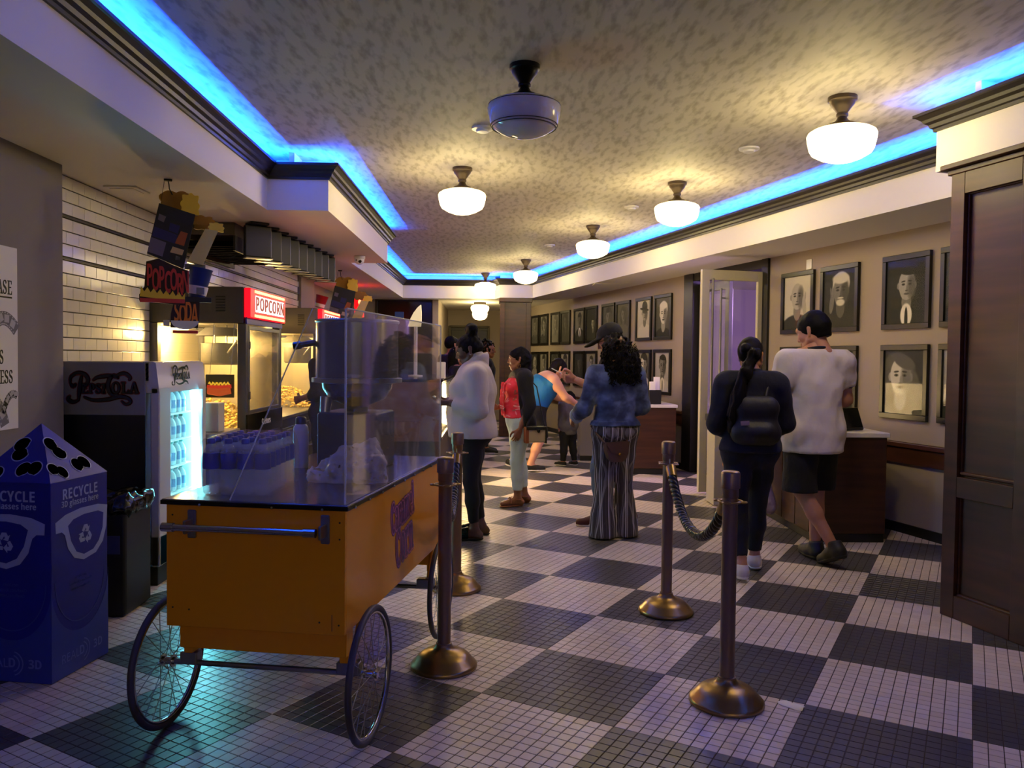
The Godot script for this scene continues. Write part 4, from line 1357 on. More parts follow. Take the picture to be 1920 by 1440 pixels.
func cooler() -> void:
	var grey := mat("cooler_grey", Color(0.50, 0.50, 0.55), 0.45)
	var navy := mat("cooler_navy", Color(0.02, 0.025, 0.12), 0.3)
	var white := mat("cooler_white", Color(0.74, 0.74, 0.80), 0.35)
	var inner := mat("cooler_inner", Color(0.85, 0.92, 0.95), 0.5)
	var t := thing("drinks_cooler", "tall glass-front drinks cooler with navy side panel and lit shelves", "cooler", Vector3(-2.05, 0, -4.98))
	# local x is the front at 0, going back to -0.62; z from 0 away to -0.80
	obj("cabinet", MB.new().box(Vector3(-0.36, 0.75, -0.02), Vector3(0.52, 1.26, 0.04), 0.004).box(Vector3(-0.60, 0.75, -0.40), Vector3(0.04, 1.26, 0.78), 0.004).box(Vector3(-0.36, 0.75, -0.78), Vector3(0.52, 1.26, 0.04), 0.004).box(Vector3(-0.34, 1.33, -0.40), Vector3(0.56, 0.12, 0.80), 0.006).box(Vector3(-0.36, 0.20, -0.40), Vector3(0.52, 0.16, 0.80), 0.004), mat("cooler_body", Color(0.10, 0.10, 0.12), 0.4), t)
	var sp := obj("side_panel", MB.new().box(Vector3(-0.34, 0.60, 0.006), Vector3(0.515, 0.93, 0.012), 0.003), navy, t)
	obj("side_header", MB.new().box(Vector3(-0.34, 1.226, 0.006), Vector3(0.515, 0.325, 0.012), 0.003), grey, t)
	script_logo(t, Vector3(-0.335, 1.228, 0.0125), 0.0, 0.148, mat("logo_navy", Color(0.07, 0.05, 0.20), 0.4), mat("logo_red", Color(0.52, 0.12, 0.16), 0.4))
	obj("base_grille", MB.new().box(Vector3(-0.30, 0.06, -0.40), Vector3(0.56, 0.12, 0.76), 0.006), M["black"], t)
	# white door frame with a rounded, leaning header
	var fr := MB.new()
	fr.box(Vector3(-0.03, 0.68, -0.09), Vector3(0.06, 1.12, 0.18), 0.012)
	fr.box(Vector3(-0.03, 0.68, -0.775), Vector3(0.06, 1.12, 0.06), 0.012)
	fr.box(Vector3(-0.03, 0.22, -0.40), Vector3(0.06, 0.20, 0.80), 0.012)
	obj("door_frame", fr, white, t)
	var hp := PackedVector2Array([Vector2(-0.10, 1.395), Vector2(-0.04, 1.395), Vector2(-0.022, 1.385), Vector2(0.0, 1.20), Vector2(-0.06, 1.20), Vector2(-0.10, 1.20)])
	obj("door_header", MB.new().prism(hp, 0.0, -0.80, true), white, t)
	var lg := Node3D.new()
	script_logo(t, Vector3(-0.008, 1.30, -0.36), PI / 2, 0.105, M["ink"], null)
	lg.free()
	obj("inner_lining", MB.new().box(Vector3(-0.565, 0.78, -0.40), Vector3(0.01, 0.98, 0.70)).box(Vector3(-0.32, 0.29, -0.40), Vector3(0.5, 0.01, 0.70)).box(Vector3(-0.32, 0.78, -0.045), Vector3(0.5, 0.98, 0.006)).box(Vector3(-0.32, 0.78, -0.755), Vector3(0.5, 0.98, 0.006)), inner, t)
	var pane := obj("door_glass", MB.new().box(Vector3(-0.012, 0.76, -0.465), Vector3(0.004, 0.90, 0.57)), M["pane"], t)
	var led := lamp_mat("cooler_led", Color(0.62, 0.96, 1.0), 20.0)
	for zz in [-0.195, -0.735]:
		obj("light_tube", MB.new().box(Vector3(-0.06, 0.76, zz), Vector3(0.025, 0.90, 0.02), 0.006), led, t)
	for k in 5:
		var y := 0.33 + k * 0.178
		obj("shelf", MB.new().box(Vector3(-0.31, y, -0.465), Vector3(0.48, 0.008, 0.54), 0.002), M["white_plastic"], t)
	area("cooler_light", Vector3(-2.045, 0.76, -5.70), Vector3(0.42, -0.12, 1.0), Vector2(0.05, 0.88), Color(0.42, 0.95, 1.0), COOLER)
	for yy in [0.42, 0.76, 1.10]:
		for zz in [-0.215, -0.715]:
			omni("cooler_tube_light", Vector3(-2.095, yy, -4.98 + zz * 1.0 - 0.0), Color(0.6, 0.97, 1.0), 0.05, 0.01)
	var proto: Node3D
	var caps := [mat("cap_green", Color(0.25, 0.65, 0.60), 0.4), mat("cap_blue2", Color(0.40, 0.62, 0.80), 0.4)]
	for k in 5:
		for j in 6:
			var p := Vector3(-2.05 - 0.13, 0.334 + k * 0.178 + 0.001, -4.98 - 0.235 - j * 0.088)
			if proto == null:
				proto = thing("cooler_bottle", "chilled drink bottle on a lit shelf of the drinks cooler", "drink bottle", p, 0.0, "bottles in the drinks cooler")
				obj("body", MB.new().lathe([Vector2(0, 0), Vector2(0.030, 0.0), Vector2(0.034, 0.008), Vector2(0.034, 0.09), Vector2(0.026, 0.118), Vector2(0.012, 0.138), Vector2(0.012, 0.144)], 12), mat("chilled_bottle", Color(0.80, 0.93, 0.95), 0.2), proto)
				obj("label", MB.new().lathe([Vector2(0.0345, 0.03), Vector2(0.0345, 0.085)], 12), caps[1], proto)
				obj("cap", MB.new().lathe([Vector2(0.014, 0.143), Vector2(0.014, 0.157), Vector2(0, 0.158)], 10), caps[0], proto)
			else:
				copy(proto, p, 0.5 * j)

const COOLER := 0.6

func popcorn_machine(at: Vector3, label: String, sign_word: String, header: Material) -> Node3D:
	# front faces +x; local x 0 at the front, back to -0.76; z from 0 away to -1.06
	var t := thing("popcorn_machine", label, "popcorn machine", at)
	var D := 0.76
	var L := 1.06
	var st := mat("machine_steel", Color(0.35, 0.34, 0.33), 0.45, 0.6)
	obj("base_cabinet", MB.new().box(Vector3(-D / 2, 0.40, -L / 2), Vector3(D - 0.01, 0.80, L - 0.01), 0.008), M["black"], t)
	var fp := obj("lower_front", MB.new().box(Vector3(0.004, 0.88, -L / 2), Vector3(0.012, 0.18, L), 0.004), M["black_gloss"], t)
	obj("lettering", MB.new().text("Cretors", 0.05, 0.001, Vector3.ZERO, "Droid Serif", true), M["paper"], fp, Vector3(0.011, 0.885, -L / 2), Vector3(0, PI / 2, 0))
	for p in [[-0.035, -0.035], [-D + 0.035, -0.035], [-0.035, -L + 0.035], [-D + 0.035, -L + 0.035]]:
		obj("corner_post", MB.new().box(Vector3(p[0], 1.24, p[1]), Vector3(0.068, 0.90, 0.068), 0.004), st, t)
	obj("floor_tray", MB.new().box(Vector3(-D / 2, 0.815, -L / 2), Vector3(D - 0.02, 0.03, L - 0.02), 0.004), M["steel"], t)
	obj("back_wall", MB.new().box(Vector3(-D + 0.02, 1.24, -L / 2), Vector3(0.02, 0.86, L - 0.1), 0.0).box(Vector3(-D / 2, 1.24, -L + 0.02), Vector3(D - 0.1, 0.86, 0.02), 0.0), mat("machine_inner", Color(0.78, 0.74, 0.62), 0.35, 0.3), t)
	obj("side_glass", MB.new().box(Vector3(-D / 2, 1.25, -0.02), Vector3(D - 0.14, 0.85, 0.004)), M["pane"], t)
	var dr := obj("door", MB.new().box(Vector3(-0.006, 1.66, -L / 2), Vector3(0.016, 0.03, L - 0.14), 0.003).box(Vector3(-0.006, 0.985, -L / 2), Vector3(0.016, 0.03, L - 0.14), 0.003).box(Vector3(-0.006, 1.32, -0.085), Vector3(0.016, 0.66, 0.03), 0.003).box(Vector3(-0.006, 1.32, -L + 0.085), Vector3(0.016, 0.66, 0.03), 0.003), M["steel"], t)
	obj("door_glass", MB.new().box(Vector3(-0.006, 1.32, -L / 2), Vector3(0.004, 0.64, L - 0.18)), M["pane"], dr)
	for yy in [1.12, 1.52]:
		obj("hinge", MB.new().cyl(Vector3(0.006, yy - 0.03, -0.075), Vector3(0.006, yy + 0.03, -0.075), 0.008), M["chrome"], dr)
	var hd := obj("header", MB.new().box(Vector3(-D / 2 - 0.01, 1.835, -L / 2), Vector3(D - 0.02, 0.29, L), 0.008), header, t)
	var vents := MB.new()
	for gx in [-0.20, -0.42]:
		for r in 6:
			vents.box(Vector3(gx, 1.79 + r * 0.022, 0.001), Vector3(0.075, 0.009, 0.006), 0.002)
	var vo := obj("vent_louvres", vents, M["black"], hd)
	vo.set_meta("kind", "stuff")
	obj("blue_band", MB.new().box(Vector3(0.0, 1.715, -L / 2), Vector3(0.014, 0.055, L), 0.003), mat("machine_blue", Color(0.20, 0.18, 0.52), 0.4), t)
	# the lit sign
	var sg := obj("lit_sign", MB.new().box(Vector3(0.010, 1.855, -L / 2), Vector3(0.05, 0.235, L), 0.006), lamp_mat("sign_red", Color(1.0, 0.05, 0.14), 1.2), t)
	obj("sign_face", MB.new().box(Vector3(0.036, 1.855, -L / 2 - 0.03), Vector3(0.004, 0.13, L - 0.2), 0.0), lamp_mat("sign_white", Color(1.0, 0.92, 0.9), 2.6), sg)
	for yy in [1.758, 1.952]:
		obj("sign_tube", MB.new().box(Vector3(0.036, yy, -L / 2 - 0.03), Vector3(0.006, 0.022, L - 0.16), 0.002), lamp_mat("sign_amber", Color(1.0, 0.75, 0.45), 3.0), sg)
	obj("lettering", MB.new().text(sign_word, 0.105, 0.004, Vector3.ZERO, "Droid Sans", true, 1.25), lamp_mat("sign_letter", Color(0.75, 0.03, 0.10), 0.25), sg, Vector3(0.040, 1.855, -L / 2 - 0.03), Vector3(0, PI / 2, 0))
	area("sign_light", at + Vector3(0.06, 1.855, -L / 2), Vector3.RIGHT, Vector2(L, 0.2), Color(1.0, 0.28, 0.25), 0.18)
	# kettle inside
	var kt := obj("popping_kettle", MB.new().lathe([Vector2(0, 0), Vector2(0.14, 0), Vector2(0.155, 0.02), Vector2(0.155, 0.17), Vector2(0.16, 0.18), Vector2(0, 0.185)], 28), M["brushed_steel"], t, Vector3(-0.34, 1.36, -0.42))
	obj("kettle_rod", MB.new().cyl(Vector3(0.05, 0.18, 0), Vector3(0.05, 0.34, 0), 0.007).cyl(Vector3(-0.05, 0.18, 0), Vector3(-0.05, 0.34, 0), 0.007).cyl(Vector3(0.10, 0.1, 0.12), Vector3(0.2, 0.2, 0.2), 0.01), M["steel"], kt)
	obj("shade", MB.new().lathe([Vector2(0.20, 1.40), Vector2(0.12, 1.47)], 20, Vector3(-0.34, 0.20, -0.42)), M["steel"], t)
	# popcorn heap: nobody could count it
	var pc := MB.new()
	for k in 420:
		var q := Vector3(rng.randf_range(-D + 0.1, -0.1), 0, rng.randf_range(-L + 0.12, -0.08))
		var hh := 0.10 + 0.10 * exp(-pow((q.z + 0.6) * 3.0, 2)) + 0.06 * sin(q.x * 9.0)
		pc.ball(Vector3(q.x, 0.83 + hh * rng.randf_range(0.35, 1.0), q.z), Vector3.ONE * rng.randf_range(0.012, 0.02) * Vector3(1, 0.8, 1.1), 6, 4)
	var po := obj("popcorn", pc, mat("popcorn", Color(0.92, 0.78, 0.42), 0.8), t)
	po.set_meta("kind", "stuff")
	# the lamp in the chamber
	obj("chamber_lamp", MB.new().box(Vector3(-0.60, 1.655, -0.20), Vector3(0.10, 0.025, 0.16), 0.006), lamp_mat("chamber_glow", Color(1.0, 0.90, 0.62), 6.0), t)
	omni("chamber_light", at + Vector3(-0.60, 1.62, -0.20), Color(1.0, 0.83, 0.50), CHAMBER, 0.05)
	return t

const CHAMBER := 2.2

func hanging_display(at: Vector3, label: String, sc: float, full: bool) -> void:
	# cardboard cut-outs strung below a hook; sizes in pixels of the near one, sc metres each
	var t := thing("hanging_display", label, "hanging display", at, atan2(-at.x, -at.z) * 1.0)
	var P := func(x: float, y: float) -> Vector3: return Vector3((x - 315.0) * sc, (336.0 - y) * sc, 0)
	obj("hook", MB.new().box(Vector3(0, -0.006, 0), Vector3(0.05, 0.012, 0.03), 0.003).tube([Vector3(0, -0.01, 0), Vector3(0.005, -0.03, 0), P.call(317, 352), P.call(322, 362)], 0.004, 6), M["black"], t)
	obj("wire", MB.new().cyl(P.call(309, 340), P.call(303, 382), 0.0015, -1, 5), M["black"], t)
	var corn := mat("card_popcorn", Color(0.62, 0.45, 0.10), 0.7)
	var corn2 := mat("card_popcorn_bright", Color(0.95, 0.80, 0.24), 0.7)
	var navy := mat("card_navy", Color(0.035, 0.03, 0.10), 0.5)
	var lil := mat("card_lilac", Color(0.42, 0.38, 0.45), 0.6)
	var foil := mat("card_foil", Color(0.80, 0.72, 0.40), 0.4)
	var blob := func(c: Vector3, r: Vector3, sd: int, m: Material) -> MeshInstance3D:
		var pl := PackedVector2Array()
		for k in 48:
			var an := TAU * k / 48
			var w := 0.84 + 0.20 * absf(sin(an * 4.0 + sd)) + 0.05 * sin(an * 3.0 + sd * 2.0)
			var sq := 1.0 / maxf(absf(cos(an)), absf(sin(an)))
			pl.append(Vector2(c.x + cos(an) * r.x * w * lerpf(1.0, sq, 0.55), c.y + sin(an) * r.y * w * lerpf(1.0, sq, 0.55)))
		return obj("popcorn_top", MB.new().prism(pl, c.z - r.z * 0.5, c.z + r.z * 0.5, true), m, t)
	var boxp := func(tl: Vector2, tr: Vector2, br: Vector2, bl: Vector2, dep: float, m: Material) -> MeshInstance3D:
		var pl := PackedVector2Array()
		for q in [tl, tr, br, bl]:
			var v: Vector3 = P.call(q.x, q.y)
			pl.append(Vector2(v.x, v.y))
		return obj("box", MB.new().prism(pl, -dep, dep), m, t)
	var b1: MeshInstance3D = boxp.call(Vector2(301, 380), Vector2(358, 395), Vector2(339, 489), Vector2(282, 466), 0.05, navy)
	# printed patches on the box face
	for q in [[[301, 398], [312, 402], [308, 412], [299, 408], lil], [[318, 412], [334, 416], [330, 430], [316, 425], mat("card_blue", Color(0.10, 0.09, 0.34), 0.5)], [[294, 420], [330, 432], [326, 447], [290, 436], M["card_blue"]], [[288, 438], [312, 446], [306, 470], [283, 463], lil], [[335, 425], [346, 428], [340, 450], [325, 446], mat("card_orange", Color(0.66, 0.33, 0.12), 0.6)], [[322, 452], [340, 457], [337, 466], [318, 462], mat("card_cream", Color(0.80, 0.68, 0.55), 0.6)], [[318, 464], [338, 470], [335, 481], [316, 476], M["black"]], [[327, 467], [334, 469], [333, 475], [326, 474], M["grey_plastic"]]]:
		var pl := PackedVector2Array()
		for k in 4:
			var v: Vector3 = P.call(q[k][0], q[k][1])
			pl.append(Vector2(v.x, v.y))
		obj("print", MB.new().prism(pl, 0.050, 0.0515), q[4], b1)
	blob.call(P.call(328, 373) + Vector3(0, 0, -0.03), Vector3(26, 19, 14) * sc, 3, corn)
	blob.call(P.call(350, 378) + Vector3(0, 0, 0.03), Vector3(15, 18, 8) * sc, 5, corn2)
	boxp.call(Vector2(374, 418), Vector2(395, 420), Vector2(370, 481), Vector2(345, 476), 0.045, foil)
	blob.call(P.call(372, 405) + Vector3(0, 0, -0.03), Vector3(18, 12, 10) * sc, 7, corn)
	blob.call(P.call(392, 414) + Vector3(0, 0, 0.03), Vector3(13, 8, 8) * sc, 8, corn2)
	obj("tag_rail", MB.new().box(P.call(358, 484), Vector3(34 * sc, 10 * sc, 0.03), 0.004), M["grey_plastic"], t)
	if not full:
		return
	var word := Node3D.new()
	word.name = "word_card"
	t.add_child(word, true)
	var red := mat("card_red", Color(0.78, 0.22, 0.17), 0.6)
	var dk := mat("card_maroon", Color(0.16, 0.03, 0.04), 0.6)
	var bk := PackedVector2Array()
	for q in [[281, 480], [300, 474], [322, 484], [346, 492], [349, 500], [341, 535], [341, 552], [270, 546], [270, 536], [278, 522]]:
		var v: Vector3 = P.call(q[0], q[1])
		bk.append(Vector2(v.x, v.y))
	obj("backing", MB.new().prism(bk, 0.055, 0.065), dk, word)
	var letters := MB.new()
	for i in 7:
		var cc: Vector3 = P.call(286 + i * 9.4, 503 + i * 1.6 + (6 if i % 2 else 0))
		var lm := MB.new().text("POPCORN"[i], 20 * sc, 0.006, Vector3.ZERO, "Droid Sans", true, 0.62)
		letters.add(lm, Transform3D(Basis.from_scale(Vector3(1, 1.8, 1)), cc + Vector3(0, 0, 0.069)))
	obj("lettering", letters, red, word)
	var fl := PackedVector2Array()
	for i in 15:
		var v: Vector3 = P.call(273 + i * 4.9, 522 + (8 if i % 2 else 0) + i * 0.6)
		fl.append(Vector2(v.x, v.y))
	for q in [[341, 546], [271, 539]]:
		var v: Vector3 = P.call(q[0], q[1])
		fl.append(Vector2(v.x, v.y))
	obj("yellow_flames", MB.new().prism(fl, 0.065, 0.072), corn2, word)
	obj("red_edge", MB.new().box(P.call(306, 545) + Vector3(0, 0, 0.068), Vector3(70 * sc, 7 * sc, 0.012), 0.002), red, word)
	var cup := obj("soda_cup", MB.new().lathe([Vector2(0, -26 * sc), Vector2(13 * sc, -26 * sc), Vector2(19 * sc, 24 * sc), Vector2(20 * sc, 26 * sc), Vector2(0, 26 * sc)], 24), mat("cup_blue", Color(0.06, 0.16, 0.46), 0.4), t, P.call(364, 512), Vector3(0, 0, -0.15))
	obj("cup_stripe", MB.new().lathe([Vector2(15.2 * sc, -20 * sc), Vector2(16.6 * sc, -5 * sc)], 24), M["lilac_white"], cup)
	obj("tag", MB.new().box(P.call(366, 526) + Vector3(0, 0, 0.06), Vector3(13 * sc, 12 * sc, 0.006), 0.001), M["grey_plastic"], t)
	obj("tag_rail", MB.new().box(P.call(362, 541) + Vector3(0, 0, 0.05), Vector3(44 * sc, 9 * sc, 0.02), 0.002), M["black"], t)
	var w2 := Node3D.new()
	w2.name = "word_card"
	t.add_child(w2, true)
	var bk2 := PackedVector2Array()
	for q in [[324, 546], [345, 540], [365, 545], [364, 575], [362, 590], [318, 590], [319, 566]]:
		var v: Vector3 = P.call(q[0], q[1])
		bk2.append(Vector2(v.x, v.y))
	obj("backing", MB.new().prism(bk2, 0.04, 0.05), dk, w2)
	var l2 := MB.new()
	for i in 4:
		l2.add(MB.new().text("SODA"[i], 20 * sc, 0.006, Vector3.ZERO, "Droid Sans", true, 0.62), Transform3D(Basis.from_scale(Vector3(1, 1.7, 1)), P.call(328 + i * 9.6, 563 + (4 if i % 2 else 0)) + Vector3(0, 0, 0.053)))
	obj("lettering", l2, mat("card_amber", Color(0.86, 0.48, 0.08), 0.6), w2)
	obj("bowl", MB.new().prism(arc_pts(Vector2(P.call(341, 578).x, P.call(341, 578).y), Vector2(22 * sc, 15 * sc), 180, 360, 16), 0.052, 0.062), M["white_plastic"], w2)
	obj("red_edge", MB.new().box(P.call(342, 597) + Vector3(0, 0, 0.05), Vector3(40 * sc, 5 * sc, 0.012), 0.002), red, w2)
	obj("tag", MB.new().box(P.call(312, 582) + Vector3(0, 0, 0.02), Vector3(10 * sc, 10 * sc, 0.01), 0.002), M["paper"], t, Vector3.ZERO, Vector3.ZERO)

func left_side() -> void:
	recycling_bin()
	wall_sign()
	cooler()
	# trash can with a liner
	var tc := thing("trash_can", "black trash can with a shiny black liner bag behind the recycling bin", "trash can", Vector3(-2.16, 0, -4.55), 0.0)
	obj("body", MB.new().box(Vector3(0, 0.29, 0), Vector3(0.34, 0.58, 0.34), 0.02), M["black"], tc)
	var sd := SDF.new(Vector3(-0.24, 0.5, -0.24), Vector3(0.24, 0.74, 0.24), 0.012)
	sd.cap(Vector3(-0.13, 0.60, 0.13), Vector3(0.13, 0.60, 0.13), 0.06, 0.06, 0.03)
	sd.cap(Vector3(0.13, 0.60, 0.13), Vector3(0.13, 0.60, -0.13), 0.06, 0.06, 0.03)
	sd.cap(Vector3(-0.13, 0.60, -0.13), Vector3(0.13, 0.60, -0.13), 0.05, 0.06, 0.03)
	sd.cap(Vector3(-0.13, 0.60, 0.13), Vector3(-0.13, 0.60, -0.13), 0.06, 0.05, 0.03)
	sd.noise(4, 10.0, 0.03)
	obj("liner", sd.net(), mat("liner_black", Color(0.02, 0.02, 0.022), 0.18), tc)
	obj("sticker", MB.new().box(Vector3(0.10, 0.40, 0.171), Vector3(0.085, 0.10, 0.002), 0.0), mat("sticker_blue", Color(0.22, 0.24, 0.42), 0.5), tc)
	var s2 := SDF.new(Vector3(-0.06, -0.05, -0.06), Vector3(0.06, 0.07, 0.06), 0.008)
	s2.cap(Vector3(-0.02, 0.0, 0), Vector3(0.02, 0.03, 0), 0.03, 0.02, 0.02)
	s2.noise(9, 25.0, 0.02)
	single("paper_napkin", s2.net(), M["paper"], "crumpled white napkin sticking out of the black trash liner", "napkin", Vector3(-2.20, 0.685, -4.44))
	# short counter with a white box between cooler and popcorn machine
	var sc := thing("side_counter", "grey-topped counter between the drinks cooler and the first popcorn machine", "counter", Vector3(-2.34, 0, -6.07))
	obj("body", MB.new().box(Vector3(0, 0.42, 0), Vector3(0.68, 0.84, 0.52), 0.006), M["near_black_wood"], sc)
	obj("worktop", MB.new().box(Vector3(0.01, 0.855, 0), Vector3(0.70, 0.03, 0.53), 0.006), mat("worktop_grey", Color(0.50, 0.48, 0.47), 0.35), sc)
	var wb := single("paper_box", MB.new().box(Vector3.ZERO, Vector3(0.16, 0.215, 0.13), 0.004), mat("card_white", Color(0.72, 0.69, 0.66), 0.7), "white carton on the grey counter beside the drinks cooler", "box", Vector3(-2.10, 0.979, -6.02))
	popcorn_machine(Vector3(-1.95, 0, -6.38), "large popcorn machine nearest the drinks cooler, with lit red sign", "POPCORN", mat("header_steel", Color(0.30, 0.28, 0.26), 0.5, 0.3))
	popcorn_machine(Vector3(-1.95, 0, -9.03), "second popcorn machine, farther back behind the steel kettle", "POPCORN", mat("header_lit", Color(0.52, 0.47, 0.38), 0.5, 0.3))  # lighter, warmer header steel: lamplight on it is put into the colour
	# hot dog sign hanging in the first machine
	var hs := thing("hot_dog_sign", "glowing hot dog picture sign seen through the popcorn machine glass", "sign", Vector3(-2.12, 1.20, -6.28))
	obj("hanger", MB.new().cyl(Vector3(-0.08, 0.08, 0), Vector3(-0.08, 0.49, -0.10), 0.002, -1, 5).cyl(Vector3(0.08, 0.08, 0), Vector3(0.08, 0.49, -0.10), 0.002, -1, 5), M["steel"], hs)
	obj("panel", MB.new().box(Vector3(0, 0, 0), Vector3(0.22, 0.18, 0.012), 0.004), mat("sign_olive", Color(0.30, 0.28, 0.16), 0.5), hs)
	obj("bun", MB.new().tube([Vector3(-0.085, -0.035, 0.012), Vector3(0, -0.045, 0.014), Vector3(0.085, -0.03, 0.012)], [0.03, 0.034, 0.03], 12), lamp_mat("bun_glow", Color(0.85, 0.35, 0.14), 0.5), hs)
	obj("sausage", MB.new().tube([Vector3(-0.09, -0.005, 0.016), Vector3(0, -0.012, 0.018), Vector3(0.09, 0.0, 0.016)], [0.016, 0.018, 0.016], 10), lamp_mat("sausage_glow", Color(0.9, 0.25, 0.15), 0.5), hs)
	var mus := []
	for k in 25:
		mus.append(Vector3(-0.08 + k * 0.0067, 0.018 + 0.012 * sin(k * 1.5), 0.022))
	obj("mustard", MB.new().tube(mus, 0.006, 6), lamp_mat("mustard_glow", Color(0.95, 0.75, 0.2), 0.7), hs)
	# steel drawers between the machines
	var dc := thing("drawer_counter", "dark drawer counter between the two popcorn machines", "counter", Vector3(-2.33, 0, -8.24))
	obj("body", MB.new().box(Vector3(0, 0.42, 0), Vector3(0.70, 0.84, 1.40), 0.006), M["black"], dc)
	obj("worktop", MB.new().box(Vector3(0.005, 0.855, 0), Vector3(0.73, 0.03, 1.42), 0.006), M["steel"], dc)
	for r in 3:
		for k in 3:
			var d := obj("drawer", MB.new().box(Vector3(0.352, 0.17 + r * 0.24, -0.46 + k * 0.46), Vector3(0.016, 0.21, 0.43), 0.004), mat("drawer_dark", Color(0.10, 0.10, 0.11), 0.4), dc)
			obj("pull", MB.new().box(Vector3(0.366, 0.25 + r * 0.24, -0.46 + k * 0.46), Vector3(0.018, 0.014, 0.2), 0.004), M["steel"], d)
	# range hood under the soffit
	var hd := thing("range_hood", "grey steel range hood with dark slats under the left soffit", "range hood", Vector3(-2.44, HS, -7.6))
	obj("canopy", MB.new().box(Vector3(0.0, -0.055, 0), Vector3(0.50, 0.11, 1.5), 0.006), mat("hood_grey", Color(0.34, 0.31, 0.26), 0.5, 0.4), hd)
	for k in 12:
		obj("slat", MB.new().at(Vector3(0.02, -0.17, -0.66 + k * 0.12), Vector3(0.6, 0, 0)).box(Vector3.ZERO, Vector3(0.44, 0.008, 0.11), 0.002), M["black"], hd)
	obj("side_frame", MB.new().box(Vector3(-0.23, -0.17, 0), Vector3(0.02, 0.13, 1.46), 0.003).box(Vector3(0.24, -0.17, 0), Vector3(0.02, 0.13, 1.46), 0.003), M["black"], hd)
	single("soffit_vent", MB.new().box(Vector3.ZERO, Vector3(0.22, 0.012, 0.22), 0.003).box(Vector3(0, -0.008, 0), Vector3(0.16, 0.006, 0.16), 0.002), M["soffit_paint"], "small square vent in the underside of the left soffit", "vent", Vector3(-2.50, HS - 0.006, -5.55))
	# menu screens seen edge-on
	mat("screen_black", Color(0.02, 0.02, 0.022), 0.4)
	var proto: Node3D
	for k in 9:
		var u := k / 8.0
		var at := Vector3(lerpf(-2.0, -1.86, u), HS, lerpf(-6.86, -8.90, u))
		if proto == null:
			proto = thing("menu_screen", "black menu screen hung edge-on under the left soffit, nearest of the row", "screen", at, 0.62, "row of menu screens")
			obj("casing", MB.new().box(Vector3(0, -0.16, 0), Vector3(0.23, 0.27, 0.05), 0.012), M["screen_black"], proto)
			obj("rear_hump", MB.new().box(Vector3(0, -0.16, -0.04), Vector3(0.14, 0.18, 0.05), 0.02), M["black"], proto)
			obj("bracket", MB.new().box(Vector3(0, -0.012, -0.01), Vector3(0.16, 0.02, 0.14), 0.004).cyl(Vector3(0, -0.01, -0.03), Vector3(0, -0.10, -0.05), 0.012), M["black"], proto)
			obj("lower_lip", MB.new().box(Vector3(0, -0.302, 0.01), Vector3(0.23, 0.010, 0.09), 0.002), mat("lip_steel", Color(0.5, 0.48, 0.42), 0.35, 0.5), proto)
		else:
			copy(proto, at, 0.62, "black menu screen hung edge-on under the left soffit, %s of the row" % ["second", "third", "fourth", "middle", "sixth", "seventh", "second farthest", "farthest"][k - 1])
	hanging_display(Vector3(-2.093, HS, -5.224), "hanging cardboard popcorn and soda cut-outs above the drinks cooler", 5.62 / 1505.0, true)
	hanging_display(Vector3(-2.00, HS, -10.5), "smaller hanging popcorn box cut-outs beyond the menu screens", 11.2 / 1505.0 * 0.62, false)
	var rc := thing("red_cup", "tilted red cup with white swoosh on the second popcorn machine", "cup", Vector3(-2.02, 1.985, -9.35))
	rc.rotation = Vector3(0, 0, -0.0)
	obj("cup_wall", MB.new().at(Vector3(0, 0.006, 0), Vector3(0, 0, -0.24)).lathe([Vector2(0, 0.012), Vector2(0.05, 0.012), Vector2(0.072, 0.15), Vector2(0.075, 0.155), Vector2(0, 0.155)], 22), mat("cup_red", Color(0.60, 0.04, 0.04), 0.4), rc)
	obj("swoosh", MB.new().at(Vector3(0, 0.006, 0), Vector3(0, 0, -0.24)).lathe([Vector2(0.0525, 0.02), Vector2(0.059, 0.06)], 22), M["white_plastic"], rc)
	# beacon
	var bc := thing("beacon_lamp", "small glowing red beacon lamp on a dark pole at the far left", "beacon lamp", Vector3(-2.10, 0, -12.6))
	obj("pole", MB.new().cyl(Vector3(0, 0.0, 0), Vector3(0, 2.06, 0), 0.025).lathe([Vector2(0, 0), Vector2(0.18, 0), Vector2(0.18, 0.02), Vector2(0, 0.03)], 24), M["black"], bc)
	obj("lens", MB.new().lathe([Vector2(0, 2.06), Vector2(0.075, 2.06), Vector2(0.075, 2.16), Vector2(0.07, 2.20), Vector2(0.08, 2.21), Vector2(0.075, 2.34), Vector2(0.05, 2.38), Vector2(0, 2.39)], 24), lamp_mat("beacon_red", Color(1.0, 0.05, 0.08), 1.6), bc)
	obj("bulb", MB.new().ball(Vector3(0.02, 2.29, 0.065), Vector3(0.03, 0.045, 0.025)), lamp_mat("beacon_core", Color(1.0, 0.55, 0.35), 3.0), bc)
	omni("beacon_light", Vector3(0.0, 2.25, 0.0), Color(1.0, 0.06, 0.12), 0.10, 0.05, bc)
	# concession counter with the lit glass case
	var cc := thing("display_counter", "concession counter with a brightly lit glass display case", "counter", Vector3(-0.50, 0, -7.84))
	obj("plinth", MB.new().box(Vector3(-0.36, 0.31, -1.2), Vector3(0.70, 0.62, 2.4), 0.006), M["near_black_wood"], cc)
	obj("end_panel", MB.new().box(Vector3(-0.36, 0.91, -0.01), Vector3(0.70, 0.58, 0.02), 0.004), mat("end_wood", Color(0.40, 0.28, 0.22), 0.4), cc)
	obj("worktop", MB.new().box(Vector3(-0.36, 1.215, -1.2), Vector3(0.74, 0.03, 2.42), 0.006), M["black_gloss"], cc)
	obj("case_back", MB.new().box(Vector3(-0.30, 0.91, -1.2), Vector3(0.02, 0.56, 2.3)), M["white_paint"], cc)
